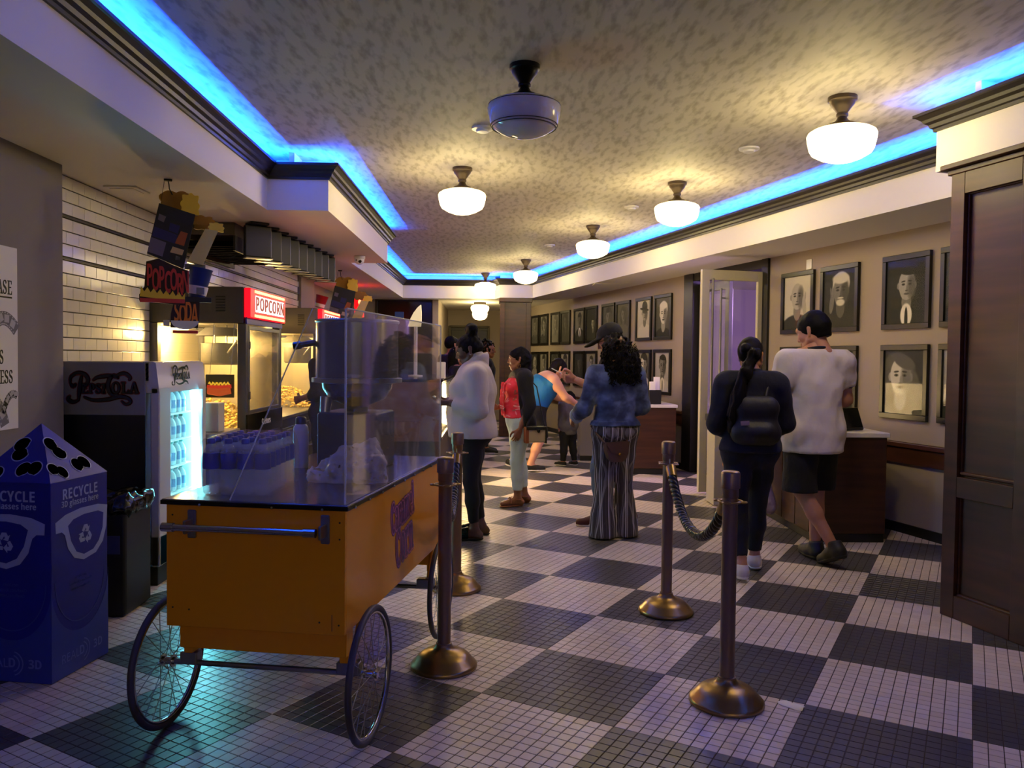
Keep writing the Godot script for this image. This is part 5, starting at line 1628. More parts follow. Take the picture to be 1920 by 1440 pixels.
	obj("case_glow", MB.new().box(Vector3(-0.06, 0.91, -1.2), Vector3(0.03, 0.52, 2.28), 0.004), lamp_mat("case_white", Color(1.0, 0.90, 0.66), 3.0), cc)
	obj("case_glass", MB.new().box(Vector3(-0.01, 0.91, -1.2), Vector3(0.005, 0.56, 2.36)), M["pane"], cc)
	obj("case_frame", MB.new().box(Vector3(-0.008, 0.645, -1.2), Vector3(0.02, 0.03, 2.4), 0.003).box(Vector3(-0.008, 1.19, -1.2), Vector3(0.02, 0.03, 2.4), 0.003).box(Vector3(-0.008, 0.91, -0.012), Vector3(0.02, 0.56, 0.024), 0.003).box(Vector3(-0.008, 0.91, -1.21), Vector3(0.02, 0.56, 0.024), 0.003).box(Vector3(-0.008, 0.91, -2.385), Vector3(0.02, 0.56, 0.024), 0.003), M["steel"], cc)
	area("case_light", Vector3(-0.47, 0.92, -9.0), Vector3(1, -0.25, 0.25), Vector2(2.0, 0.5), Color(1.0, 0.84, 0.56), CASE)
	single("dispenser_box", MB.new().box(Vector3.ZERO, Vector3(0.085, 0.165, 0.085), 0.006), M["white_plastic"], "small white dispenser box on the lit display counter", "dispenser", Vector3(-0.52, 1.3145, -8.02))
	var fin := thing("fin_lamp", "pale fin-shaped lamp rising above the clear screen", "lamp", Vector3(-0.86, 1.231, -8.9))
	obj("stand", MB.new().cyl(Vector3(0, 0, 0), Vector3(0, 0.56, 0), 0.02).lathe([Vector2(0, 0), Vector2(0.08, 0), Vector2(0.08, 0.015), Vector2(0, 0.02)], 20), M["white_plastic"], fin)
	var fp := PackedVector2Array([Vector2(-0.085, 0.55), Vector2(-0.06, 0.63), Vector2(-0.025, 0.70), Vector2(0.02, 0.76), Vector2(0.055, 0.79), Vector2(0.062, 0.70), Vector2(0.062, 0.60), Vector2(0.055, 0.55)])
	obj("shade", MB.new().prism(fp, -0.03, 0.03, true), lamp_mat("fin_glow", Color(0.95, 0.86, 0.66), 0.75), fin)

const CASE := 7.0

func portrait_tex(q: Dictionary) -> ImageTexture:
	var w := 96
	var h := 116
	var px := PackedFloat32Array()
	px.resize(w * h)
	var r := RandomNumberGenerator.new()
	r.seed = q.get("seed", 1)
	var b0: float = q.bg[0]
	var b1: float = q.bg[1]
	for y in h:
		for x in w:
			px[y * w + x] = lerpf(b0, b1, (y / float(h)) * 0.6 + (x / float(w)) * 0.4)
	var S := []
	var c: Vector2 = q.get("c", Vector2(0.5, 0.36))
	var z: float = q.get("z", 1.0) * 1.45
	var sk: float = q.skin
	var hr: float = q.hair
	var cl: float = q.cloth
	var st: String = q.style
	var lit: float = q.get("lit", 1.0)
	var E := func(x: float, y: float, rx: float, ry: float, tone: float, a := 0.0, soft := 0.12) -> void: S.append([c.x + x * z, c.y + y * z, rx * z, ry * z, tone, a, soft])
	if st == "long": E.call(0, 0.06, 0.24, 0.30, hr, 0.0, 0.25)
	if st == "wave":
		E.call(-0.06, -0.02, 0.22, 0.22, hr, 0.3, 0.2)
		E.call(0.14, 0.12, 0.13, 0.22, hr, -0.2, 0.25)
	E.call(0, 0.52, 0.40, 0.24, cl, 0.0, 0.1)
	E.call(0, 0.80, 0.46, 0.34, cl, 0.0, 0.1)
	E.call(0, 0.23, 0.085, 0.14, sk * 0.72)
	if q.get("tie", false):
		S.append([c.x, c.y + 0.40 * z, 0.10 * z, 0.15 * z, 0.86, 0.0, 0.15])
		S.append([c.x, c.y + 0.46 * z, 0.028 * z, 0.16 * z, cl * 0.6, 0.0, 0.2])
	if st in ["short", "curl", "slick"]: E.call(0.01, -0.085, 0.168, 0.155, hr, 0.0, 0.15)
	if st == "up": 
		E.call(0.03, -0.10, 0.18, 0.15, hr, 0.3, 0.15)
		E.call(0.13, 0.06, 0.08, 0.16, hr, 0.0, 0.2)
		E.call(-0.13, 0.04, 0.07, 0.16, hr, 0.0, 0.2)
	E.call(-0.145, 0.02, 0.025, 0.045, sk * 0.8)
	E.call(0.145, 0.02, 0.025, 0.045, sk * 0.7)
	E.call(0, 0.0, 0.142, 0.185, sk, 0.0, 0.08)
	E.call(0, 0.10, 0.112, 0.105, sk, 0.0, 0.1)
	E.call(0.085 * lit, 0.03, 0.075, 0.16, sk * 0.55, 0.0, 0.6)
	if st == "short": E.call(-0.01, -0.155, 0.15, 0.065, hr, -0.1, 0.2)
	if st == "slick": E.call(0.01, -0.165, 0.15, 0.05, hr, 0.1, 0.2)
	if st == "curl": E.call(0, -0.15, 0.165, 0.07, hr, 0.0, 0.3)
	if st == "wave": E.call(0.05, -0.14, 0.16, 0.07, hr, 0.35, 0.2)
	if st == "up" or st == "long": E.call(0.03, -0.15, 0.14, 0.06, hr, 0.25, 0.2)
	if st == "hat":
		E.call(0, -0.15, 0.15, 0.13, hr, 0.1, 0.06)
		E.call(-0.02, -0.075, 0.25, 0.035, hr * 0.8, 0.12, 0.08)
		E.call(0, -0.02, 0.13, 0.05, sk * 0.35, 0.1, 0.5)
	for sx in [-1, 1]:
		E.call(0.058 * sx, -0.035, 0.036, 0.010, sk * 0.25, 0.12 * sx, 0.4)
		E.call(0.058 * sx, 0.002, 0.030, 0.014, sk * 0.38, 0.0, 0.4)
		E.call(0.058 * sx, 0.003, 0.011, 0.010, 0.04, 0.0, 0.3)
	E.call(0.014 * lit, 0.055, 0.022, 0.045, sk * 0.7, 0.0, 0.6)
	E.call(0.0, 0.085, 0.026, 0.010, sk * 0.45, 0.0, 0.5)
	E.call(0.0, 0.125, 0.046, 0.013, q.get("lip", sk * 0.45), 0.0, 0.35)
	if q.get("beard", false):
		E.call(0, 0.165, 0.085, 0.045, 0.75, 0.0, 0.4)
		E.call(0, 0.105, 0.06, 0.012, 0.72, 0.0, 0.4)
	var hd: float = q.get("hand", 0.0)
	if hd != 0.0:
		E.call(0.17 * hd, 0.16, 0.045, 0.15, sk * 0.95, -0.15 * hd, 0.12)
		E.call(0.165 * hd, 0.00, 0.016, 0.07, sk, -0.1 * hd, 0.2)
		E.call(0.195 * hd, 0.02, 0.014, 0.07, sk * 0.9, 0.1 * hd, 0.2)
	for s in S:
		var m: float = maxf(s[2], s[3]) * 1.25
		var x0 := maxi(0, int((s[0] - m) * w))
		var x1 := mini(w - 1, int((s[0] + m) * w) + 1)
		var y0 := maxi(0, int((s[1] - m) * w))
		var y1 := mini(h - 1, int((s[1] + m) * w) + 1)
		var ca := cos(s[5])
		var sa := sin(s[5])
		var sf: float = s[6]
		for y in range(y0, y1 + 1):
			for x in range(x0, x1 + 1):
				var dx: float = x / float(w) - s[0]
				var dy: float = y / float(w) - s[1]
				var u: float = (dx * ca + dy * sa) / s[2]
				var v: float = (dy * ca - dx * sa) / s[3]
				var d := u * u + v * v
				if d < 1.0 + sf:
					var k := clampf((1.0 + sf - d) / (2.0 * sf), 0.0, 1.0)
					px[y * w + x] = lerpf(px[y * w + x], s[4], k)
	var bytes := PackedByteArray()
	bytes.resize(w * h * 3)
	var fade: float = q.get("fade", 0.0)
	for i in w * h:
		var t := clampf(lerpf(px[i] + r.randf_range(-0.02, 0.02), 0.32, fade), 0.0, 1.0)
		bytes[i * 3] = int(t * 255)
		bytes[i * 3 + 1] = int(t * 248)
		bytes[i * 3 + 2] = int(t * 240)
	return ImageTexture.create_from_image(Image.create_from_data(w, h, false, Image.FORMAT_RGB8, bytes))

func framed_portrait(s: float, y: float, label: String, q: Dictionary) -> void:
	var t := thing("framed_portrait", label, "framed portrait", rw(s, y, -0.001), WA - PI / 2, "framed black and white portraits")
	var W := 0.543
	var H := 0.632
	var b := 0.046
	var fm := mat("frame_black", Color(0.035, 0.03, 0.03), 0.35)
	var fr := MB.new()
	fr.box(Vector3(0, H / 2 - b / 2, 0.016), Vector3(W, b, 0.032), 0.004)
	fr.box(Vector3(0, -H / 2 + b / 2, 0.016), Vector3(W, b, 0.032), 0.004)
	fr.box(Vector3(-W / 2 + b / 2, 0, 0.016), Vector3(b, H - 2 * b, 0.032), 0.004)
	fr.box(Vector3(W / 2 - b / 2, 0, 0.016), Vector3(b, H - 2 * b, 0.032), 0.004)
	obj("frame", fr, fm, t)
	var pm := StandardMaterial3D.new()
	pm.resource_name = "portrait_print"
	pm.albedo_texture = portrait_tex(q)
	pm.roughness = 0.6
	pm.metallic_specular = 0.2
	var mb := MB.new()
	mb.box(Vector3(0, 0, 0.008), Vector3(W - 2 * b + 0.004, H - 2 * b + 0.004, 0.006))
	obj("print", mb, pm, t)
	obj("glass", MB.new().box(Vector3(0, 0, 0.016), Vector3(W - 2 * b, H - 2 * b, 0.002)), M["picture_glass"], t)

func right_side() -> void:
	# the rows of framed portraits
	var up := 2.041
	var lo := 1.277
	var P := [
		[1.33, up, "framed portrait of a bald man with a hand raised to his ear", {"bg": [0.78, 0.70], "skin": 0.66, "hair": 0.1, "cloth": 0.05, "style": "bald", "hand": 1.0, "c": Vector2(0.47, 0.44), "z": 1.05}],
		[0.682, up, "framed portrait of a white-haired bearded man resting his cheek on a hand", {"bg": [0.07, 0.05], "skin": 0.42, "hair": 0.74, "cloth": 0.08, "style": "curl", "beard": true, "hand": -1.0, "c": Vector2(0.52, 0.42), "z": 1.1}],
		[-0.17, up, "framed portrait of a dark-haired man in suit and tie, upper row", {"bg": [0.03, 0.06], "skin": 0.60, "hair": 0.04, "cloth": 0.03, "style": "slick", "tie": true, "c": Vector2(0.50, 0.46), "lit": 1.0}],
		[-0.82, up, "upper framed portrait half hidden by the wooden pillar", {"bg": [0.3, 0.2], "skin": 0.6, "hair": 0.1, "cloth": 0.1, "style": "short"}],
		[1.33, lo, "framed portrait of a dark-haired man lit from one side, behind the man in white", {"bg": [0.25, 0.10], "skin": 0.58, "hair": 0.03, "cloth": 0.05, "style": "short", "c": Vector2(0.52, 0.47), "z": 1.2, "lit": -1.0}],
		[0.682, lo, "framed portrait almost covered by the man in the white shirt", {"bg": [0.12, 0.10], "skin": 0.45, "hair": 0.05, "cloth": 0.1, "style": "slick"}],
		[-0.17, lo, "large framed portrait of a woman with wavy hair and dark lips, lower row", {"bg": [0.14, 0.10], "skin": 0.74, "hair": 0.30, "cloth": 0.30, "style": "wave", "c": Vector2(0.40, 0.47), "z": 1.25, "lip": 0.12}],
		[-0.82, lo, "lower framed portrait half hidden by the wooden pillar", {"bg": [0.7, 0.6], "skin": 0.6, "hair": 0.1, "cloth": 0.04, "style": "short"}],
		[4.40, up, "framed portrait of a laughing blonde woman beside the glass door", {"bg": [0.32, 0.28], "skin": 0.84, "hair": 0.86, "cloth": 0.06, "style": "curl", "c": Vector2(0.5, 0.48), "z": 1.1, "lip": 0.15}],
		[5.033, up, "framed portrait of a man in a dark hat and pale coat", {"bg": [0.78, 0.72], "skin": 0.6, "hair": 0.05, "cloth": 0.80, "style": "hat", "c": Vector2(0.55, 0.38), "z": 0.9}],
		[5.79, up, "faded framed portrait third from the glass door, upper row", {"bg": [0.32, 0.26], "skin": 0.45, "hair": 0.2, "cloth": 0.35, "style": "long", "fade": 0.35, "z": 0.8}],
		[6.397, up, "dim framed portrait fourth from the glass door, upper row", {"bg": [0.22, 0.20], "skin": 0.42, "hair": 0.06, "cloth": 0.16, "style": "short", "fade": 0.25}],
		[7.145, up, "very dark framed portrait fifth from the glass door, upper row", {"bg": [0.04, 0.03], "skin": 0.55, "hair": 0.03, "cloth": 0.06, "style": "slick", "z": 0.7, "c": Vector2(0.62, 0.55)}],
		[7.75, up, "framed portrait of a man in a suit, sixth from the glass door", {"bg": [0.45, 0.40], "skin": 0.35, "hair": 0.05, "cloth": 0.07, "style": "short", "tie": true, "z": 0.85}],
		[8.51, up, "faded grey framed portrait seventh from the glass door, upper row", {"bg": [0.30, 0.24], "skin": 0.42, "hair": 0.18, "cloth": 0.2, "style": "long", "fade": 0.5}],
		[9.10, up, "palest framed portrait eighth from the glass door, upper row", {"bg": [0.62, 0.55], "skin": 0.6, "hair": 0.4, "cloth": 0.5, "style": "up", "fade": 0.3}],
		[9.83, up, "framed portrait next to last before the far pillar, upper row", {"bg": [0.45, 0.35], "skin": 0.5, "hair": 0.1, "cloth": 0.08, "style": "wave", "fade": 0.2}],
		[10.457, up, "framed portrait closest to the far pillar, upper row", {"bg": [0.42, 0.35], "skin": 0.5, "hair": 0.2, "cloth": 0.2, "style": "short", "fade": 0.4}],
		[4.40, lo, "framed portrait of a short-haired man in a tie above the first white-topped counter", {"bg": [0.74, 0.62], "skin": 0.48, "hair": 0.08, "cloth": 0.72, "style": "slick", "tie": true, "c": Vector2(0.5, 0.40)}],
		[5.033, lo, "framed portrait of a dark-haired woman in a pale jacket", {"bg": [0.72, 0.10], "skin": 0.88, "hair": 0.03, "cloth": 0.74, "style": "up", "c": Vector2(0.52, 0.36), "lip": 0.08}],
		[5.79, lo, "lower framed portrait behind the curly-haired woman", {"bg": [0.3, 0.2], "skin": 0.5, "hair": 0.1, "cloth": 0.1, "style": "short"}],
		[6.397, lo, "lower framed portrait hidden behind the man in the black cap", {"bg": [0.2, 0.2], "skin": 0.5, "hair": 0.1, "cloth": 0.3, "style": "long"}],
		[7.145, lo, "lower framed portrait of a man in a dark suit left of the raised phone", {"bg": [0.5, 0.42], "skin": 0.55, "hair": 0.1, "cloth": 0.05, "style": "slick", "tie": true, "z": 0.8}],
		[7.75, lo, "very dark lower framed portrait above the raised phone", {"bg": [0.04, 0.05], "skin": 0.3, "hair": 0.03, "cloth": 0.04, "style": "short", "z": 0.8}],
		[8.51, lo, "lower framed portrait on a pale ground right of the bending woman", {"bg": [0.65, 0.6], "skin": 0.6, "hair": 0.05, "cloth": 0.06, "style": "short"}],
		[9.10, lo, "lower framed portrait above the bending woman in blue", {"bg": [0.25, 0.22], "skin": 0.45, "hair": 0.1, "cloth": 0.1, "style": "wave", "fade": 0.3}],
		[9.83, lo, "lower framed portrait next to last before the far pillar", {"bg": [0.5, 0.4], "skin": 0.55, "hair": 0.05, "cloth": 0.08, "style": "short"}],
		[10.457, lo, "lower framed portrait closest to the far pillar", {"bg": [0.03, 0.03], "skin": 0.6, "hair": 0.6, "cloth": 0.5, "style": "long", "z": 0.7}],
	]
	for k in P.size():
		P[k][3]["seed"] = k + 3
		framed_portrait(P[k][0], P[k][1], P[k][2], P[k][3])
	single("wall_tag", MB.new().box(Vector3.ZERO, Vector3(0.008, 0.10, 0.085), 0.002), M["white_plastic"], "small white plate on the wall above the bald man's portrait", "plate", rw(1.165, 2.415, -0.005), Vector3(0, WA, 0))
	single("soffit_vent", MB.new().box(Vector3.ZERO, Vector3(0.5, 0.012, 0.3), 0.003), M["soffit_paint"], "flat access panel in the underside of the right soffit", "vent", Vector3(1.72, HS - 0.006, -11.9))
	# doorway
	var ry := Vector3(0, WA, 0)
	var jm := mat("jamb_dark", Color(0.10, 0.09, 0.085), 0.45)
	var dj := MB.new()
	dj.box(Vector3(0.085, 1.28, -1.913), Vector3(0.23, 2.56, 0.123), 0.006)
	dj.box(Vector3(0.085, 1.28, -3.652), Vector3(0.23, 2.56, 0.245), 0.006)
	dj.box(Vector3(0.085, 2.51, -2.75), Vector3(0.20, 0.10, 1.6), 0.004)
	var dr := struct("door_2", dj, jm, "glass double door to the vestibule, its right leaf swung open", W0, ry)
	var alu := mat("door_white", Color(0.72, 0.69, 0.63), 0.4)
	var alu2 := mat("door_silver", Color(0.42, 0.41, 0.43), 0.35, 0.6)
	var leaf := func(called: String, p: Vector3, yaw: float, w: float, m: Material) -> void:
		var lf := thing(called, "open glass door leaf with pale frame and long bar handle" if m == alu else "closed silver-framed glass door leaf behind the open one", "door", p, yaw, "")
		var f := MB.new()
		f.box(Vector3(0.045, 1.22, 0), Vector3(0.09, 2.40, 0.045), 0.004)
		f.box(Vector3(w - 0.04, 1.22, 0), Vector3(0.08, 2.40, 0.045), 0.004)
		f.box(Vector3(w / 2, 2.365, 0), Vector3(w - 0.16, 0.11, 0.045), 0.004)
		f.box(Vector3(w / 2, 0.11, 0), Vector3(w - 0.16, 0.18, 0.045), 0.004)
		obj("leaf_frame", f, m, lf)
		obj("pane", MB.new().box(Vector3(w / 2, 1.255, 0), Vector3(w - 0.17, 2.11, 0.008)), M["pane"], lf)
		for sg in [-1.0, 1.0]:
			obj("bar_handle", MB.new().cyl(Vector3(0.10, 0.18, 0.075 * sg), Vector3(0.10, 2.32, 0.075 * sg), 0.014).cyl(Vector3(0.10, 0.3, 0), Vector3(0.10, 0.3, 0.075 * sg), 0.01).cyl(Vector3(0.10, 2.2, 0), Vector3(0.10, 2.2, 0.075 * sg), 0.01), M["brushed_steel"], lf)
	leaf.call("glass_door", Vector3(2.223, 0, -8.60), 0.240, 0.757, alu)
	leaf.call("glass_door", rw(2.79, 0.0, 0.085), WA + PI / 2, 0.73, alu2)
	# in the vestibule behind: dark glass with a teal strip, an unseen lilac light to brighten it
	var vx := struct("window_2", MB.new().box(Vector3(2.53, 1.05, -2.9), Vector3(0.03, 2.1, 4.6), 0.0), M["black_gloss"], "dark glass wall across the vestibule", W0, ry)
	obj("teal_strip", MB.new().box(Vector3(2.50, 1.10, -1.95), Vector3(0.03, 2.0, 0.42), 0.0), mat("teal_panel", Color(0.20, 0.42, 0.52), 0.5), vx)
	obj("mullion", MB.new().box(Vector3(2.50, 1.05, -2.18), Vector3(0.05, 2.1, 0.05), 0.0).box(Vector3(2.50, 2.12, -2.9), Vector3(0.05, 0.05, 4.6), 0.0), M["black"], vx)
	omni("unseen_vestibule_light", rw(2.2, 2.2, 1.3), Color(0.80, 0.62, 1.0), 4.0, 0.2)
	# counters
	var ctr := func(label: String, at: Vector3, w: float, l: float, doors: int) -> Node3D:
		var c := thing("counter", label, "counter", at)
		obj("body", MB.new().box(Vector3(w / 2, 0.455, -l / 2), Vector3(w, 0.77, l), 0.004), M["counter_wood"], c)
		obj("plinth", MB.new().box(Vector3(w / 2 + 0.01, 0.035, -l / 2), Vector3(w - 0.03, 0.07, l - 0.02), 0.003), M["black"], c)
		obj("worktop", MB.new().box(Vector3(w / 2, 0.861, -l / 2), Vector3(w + 0.03, 0.04, l + 0.04), 0.006), M["white_stone"], c)
		for k in doors:
			var ww := l / doors
			var d := obj("door", MB.new().box(Vector3(-0.008, 0.455, -ww * (k + 0.5)), Vector3(0.018, 0.74, ww - 0.012), 0.004), M["counter_wood"], c)
			var sd := 1.0 if k % 2 else -1.0
			obj("handle", MB.new().ball(Vector3(-0.030, 0.72, -ww * (k + 0.5) + sd * (ww / 2 - 0.05)), Vector3(0.012, 0.03, 0.012)).cyl(Vector3(-0.03, 0.72, -ww * (k + 0.5) + sd * (ww / 2 - 0.05)), Vector3(-0.01, 0.72, -ww * (k + 0.5) + sd * (ww / 2 - 0.05)), 0.006), M["white_plastic"], d)
		return c
	ctr.call("near brown counter with white stone top beside the man in white", Vector3(2.54, 0, -6.30), 0.60, 1.20, 4)
	ctr.call("far brown counter with white stone top left of the glass door", Vector3(1.66, 0, -10.05), 0.65, 0.90, 2)
	var mo := thing("card_terminal", "black slanted monitor standing on the near counter behind the man", "monitor", Vector3(2.93, 0.8815, -6.52), 0.5)
	obj("screen", MB.new().at(Vector3(0, 0.09, 0), Vector3(-0.35, 0, 0)).box(Vector3.ZERO, Vector3(0.26, 0.19, 0.03), 0.006), M["black_gloss"], mo)
	obj("base", MB.new().box(Vector3(0, 0.012, -0.03), Vector3(0.24, 0.022, 0.16), 0.006).box(Vector3(0, 0.06, -0.05), Vector3(0.1, 0.10, 0.04), 0.006), M["black"], mo)
	var pr := thing("receipt_printer", "white receipt printer on the near counter by the man's elbow", "printer", Vector3(2.70, 0.8815, -7.00), 0.3)
	obj("body", MB.new().box(Vector3(0, 0.06, 0), Vector3(0.16, 0.12, 0.18), 0.015), M["white_plastic"], pr)
	obj("tray", MB.new().box(Vector3(0, 0.012, 0.06), Vector3(0.18, 0.022, 0.12), 0.006), M["grey_plastic"], pr)
	var nb := thing("napkin_holder", "black napkin holder with white napkins on the far counter", "napkin holder", Vector3(2.06, 0.8815, -10.2))
	obj("box", MB.new().box(Vector3(0, 0.09, 0), Vector3(0.155, 0.18, 0.12), 0.006), M["black"], nb)
	obj("napkins", MB.new().box(Vector3(-0.03, 0.22, 0.01), Vector3(0.07, 0.13, 0.05), 0.002).box(Vector3(0.03, 0.25, -0.02), Vector3(0.075, 0.19, 0.04), 0.002), M["paper"], nb)
	single("black_carton", MB.new().box(Vector3(0, 0.10, 0), Vector3(0.25, 0.20, 0.20), 0.01), M["black"], "plain black box on the far counter left of the napkin holder", "box", Vector3(1.83, 0.8815, -10.3))
	var gp := thing("podium", "grey podium beyond the far counter, next to the grey-clad child", "podium", Vector3(1.24, 0, -11.35))
	obj("body", MB.new().box(Vector3(0.18, 0.45, -0.18), Vector3(0.36, 0.76, 0.36), 0.006), M["grey_paint"], gp)
	obj("base", MB.new().box(Vector3(0.18, 0.035, -0.18), Vector3(0.35, 0.07, 0.35), 0.004), M["black"], gp)
	obj("top", MB.new().box(Vector3(0.18, 0.845, -0.18), Vector3(0.40, 0.03, 0.40), 0.006), M["black"], gp)
	var tp := thing("ticket_podium", "white ticket podium with black top in front of the glass door", "podium", Vector3(2.19, 0, -7.85))
	obj("body", MB.new().box(Vector3(0.15, 0.42, -0.14), Vector3(0.30, 0.82, 0.28), 0.006), mat("podium_white", Color(0.66, 0.64, 0.60), 0.5), tp)
	obj("top", MB.new().box(Vector3(0.15, 0.865, -0.14), Vector3(0.34, 0.07, 0.32), 0.006), M["black"], tp)
	var tb := thing("ticket_box", "brassy metal ticket box on the white podium", "ticket box", Vector3(2.32, 0.901, -7.99))
	obj("case", MB.new().box(Vector3(0, 0.165, 0), Vector3(0.17, 0.32, 0.17), 0.008), mat("box_brass", Color(0.42, 0.37, 0.24), 0.35, 0.8), tb)
	obj("lid", MB.new().box(Vector3(0, 0.335, 0), Vector3(0.19, 0.02, 0.19), 0.006), M["steel"], tb)
	for k in 5:
		obj("slot", MB.new().box(Vector3(-0.05, 0.07 + k * 0.05, 0.086), Vector3(0.03, 0.03, 0.006), 0.002), M["black"], tb)

func skin_mat(key: String, c: Color) -> StandardMaterial3D:
	var m := mat(key, c, 0.5)
	m.subsurf_scatter_enabled = true
	m.subsurf_scatter_strength = 0.08
	return m

func cloth(key: String, c: Color, rough := 0.9, weave := 9.0) -> StandardMaterial3D:
	if M.has(key): return M[key]
	var m := mat(key, c, rough)
	m.rim_enabled = true
	m.rim = 0.06
	m.uv1_triplanar = true
	m.uv1_scale = Vector3.ONE * weave
	m.normal_enabled = true
	m.normal_scale = 0.25
	if not M.has("_fold"):
		var fm := StandardMaterial3D.new()
		var im := noise_img(77, 0.03, 256, Color.BLACK, Color.WHITE, 1.6, 0.0, 1.6, 4)
		im.bump_map_to_normal_map(5.0)
		fm.normal_texture = ImageTexture.create_from_image(im)
		M["_fold"] = fm
	m.normal_texture = M["_fold"].normal_texture
	m.uv1_scale = Vector3.ONE * 3.0
	return m

# joints of a 1.70 m figure that faces -z, right hand at +x
const JT := {"hipR": Vector3(0.09, 0.91, 0.0), "hipL": Vector3(-0.09, 0.91, 0.0), "kneeR": Vector3(0.098, 0.49, -0.01), "kneeL": Vector3(-0.098, 0.49, -0.01), "ankR": Vector3(0.10, 0.085, 0.025), "ankL": Vector3(-0.10, 0.085, 0.025),
	"toeR": Vector3(0.12, 0.03, -0.15), "toeL": Vector3(-0.12, 0.03, -0.15), "heelR": Vector3(0.10, 0.035, 0.055), "heelL": Vector3(-0.10, 0.035, 0.055), "pelvis": Vector3(0, 0.95, 0.0), "waist": Vector3(0, 1.09, 0.0), "chest": Vector3(0, 1.27, 0.0), "neck": Vector3(0, 1.435, 0.02),
	"head": Vector3(0, 1.585, -0.015), "shR": Vector3(0.175, 1.385, 0.015), "shL": Vector3(-0.175, 1.385, 0.015), "elR": Vector3(0.215, 1.11, 0.04), "elL": Vector3(-0.215, 1.11, 0.04), "wrR": Vector3(0.215, 0.88, -0.03), "wrL": Vector3(-0.215, 0.88, -0.03)}

func rig(q: Dictionary) -> Dictionary:
	var J := JT.duplicate()
	for k in q.get("J", {}): J[k] = q.J[k]
	var s: float = q.h / 1.70
	for k in J: J[k] = J[k] * s
	var g: float = q.get("girth", 1.0) * s
	var lg: float = q.get("legs", 1.0) * s
	var am: float = q.get("arms", 1.0) * s
	var bust: float = q.get("bust", 0.0)
	var belly: float = q.get("belly", 0.0)
	var seat: float = q.get("seat", 1.0)
	var flat := Vector3(1, 1, q.get("flat", 1.32))
	var B := {}
	var fw: Vector3 = q.get("fwd", Vector3(0, 0, -1))
	B["torso"] = [
		[J.hipR, J.hipL, 0.105 * g, 0.105 * g, 0.05 * s, Vector3.ONE], [J.pelvis, J.waist, 0.150 * g, 0.132 * g, 0.05 * s, flat], [J.waist, J.chest, 0.132 * g, 0.158 * g, 0.05 * s, flat], [J.chest, J.chest.lerp(J.neck, 0.55), 0.158 * g, 0.12 * g, 0.05 * s, flat],
		[J.shR, J.shL, 0.062 * g, 0.062 * g, 0.05 * s, Vector3.ONE], [J.shR.lerp(J.neck, 0.45), J.shL.lerp(J.neck, 0.45), 0.058 * s, 0.058 * s, 0.05 * s, Vector3.ONE],
		[J.hipR - fw * 0.045 * s + Vector3(-0.015, -0.01, 0) * s, J.hipR - fw * 0.05 * s, 0.088 * g * seat, 0.085 * g * seat, 0.04 * s, Vector3.ONE], [J.hipL - fw * 0.045 * s + Vector3(0.015, -0.01, 0) * s, J.hipL - fw * 0.05 * s, 0.088 * g * seat, 0.085 * g * seat, 0.04 * s, Vector3.ONE]]
	if bust > 0.0:
		var c: Vector3 = J.chest + fw * 0.085 * s + Vector3(0, 0.01, 0) * s
		for sx in [-1.0, 1.0]:
			B["torso"].append([c + Vector3(0.068 * sx, 0, 0) * s, c + Vector3(0.05 * sx, 0.06, 0.03) * s, 0.072 * s * bust, 0.05 * s * bust, 0.04 * s, Vector3.ONE])
	if belly > 0.0:
		B["torso"].append([J.waist + fw * 0.07 * s, J.pelvis + fw * 0.05 * s, 0.125 * s * belly, 0.115 * s * belly, 0.07 * s, Vector3.ONE])
	B["neck"] = [[J.neck - Vector3(0, 0.03, 0) * s, J.head + Vector3(0, -0.06, 0.02) * s, 0.058 * s * minf(1.1, q.get("neck", 1.0)), 0.052 * s * minf(1.1, q.get("neck", 1.0)), 0.03 * s, Vector3.ONE]]
	for d in ["R", "L"]:
		B["up" + d] = [[J["sh" + d], J["el" + d], 0.055 * am, 0.042 * am, 0.03 * s, Vector3.ONE], [J["sh" + d], J["sh" + d].lerp(J["el" + d], 0.35), 0.058 * am, 0.053 * am, 0.03 * s, Vector3.ONE]]
		B["lo" + d] = [[J["el" + d], J["el" + d].lerp(J["wr" + d], 0.35), 0.041 * am, 0.042 * am, 0.025 * s, Vector3.ONE], [J["el" + d].lerp(J["wr" + d], 0.3), J["wr" + d], 0.042 * am, 0.027 * am, 0.025 * s, Vector3.ONE]]
		B["th" + d] = [[J["hip" + d], J["hip" + d].lerp(J["knee" + d], 0.5), 0.096 * lg, 0.078 * lg, 0.04 * s, Vector3.ONE], [J["hip" + d].lerp(J["knee" + d], 0.5), J["knee" + d], 0.078 * lg, 0.056 * lg, 0.04 * s, Vector3.ONE]]
		var kn: Vector3 = J["knee" + d]
		var an: Vector3 = J["ank" + d]
		var back: Vector3 = -(fw - (an - kn).normalized() * fw.dot((an - kn).normalized()))
		B["sh" + d] = [[kn, kn.lerp(an, 0.4), 0.054 * lg, 0.052 * lg, 0.03 * s, Vector3.ONE], [kn.lerp(an, 0.4), an, 0.050 * lg, 0.036 * lg, 0.03 * s, Vector3.ONE], [kn.lerp(an, 0.18) + back * 0.018 * s, kn.lerp(an, 0.42) + back * 0.014 * s, 0.042 * lg, 0.044 * lg, 0.03 * s, Vector3.ONE]]
		B["ft" + d] = [[J["heel" + d] , J["ank" + d], 0.033 * s, 0.036 * s, 0.02 * s, Vector3.ONE], [J["heel" + d], J["toe" + d], 0.034 * s, 0.026 * s, 0.02 * s, Vector3.ONE], [J["ank" + d], J["toe" + d], 0.034 * s, 0.022 * s, 0.025 * s, Vector3.ONE]]
	B["J"] = J
	return B

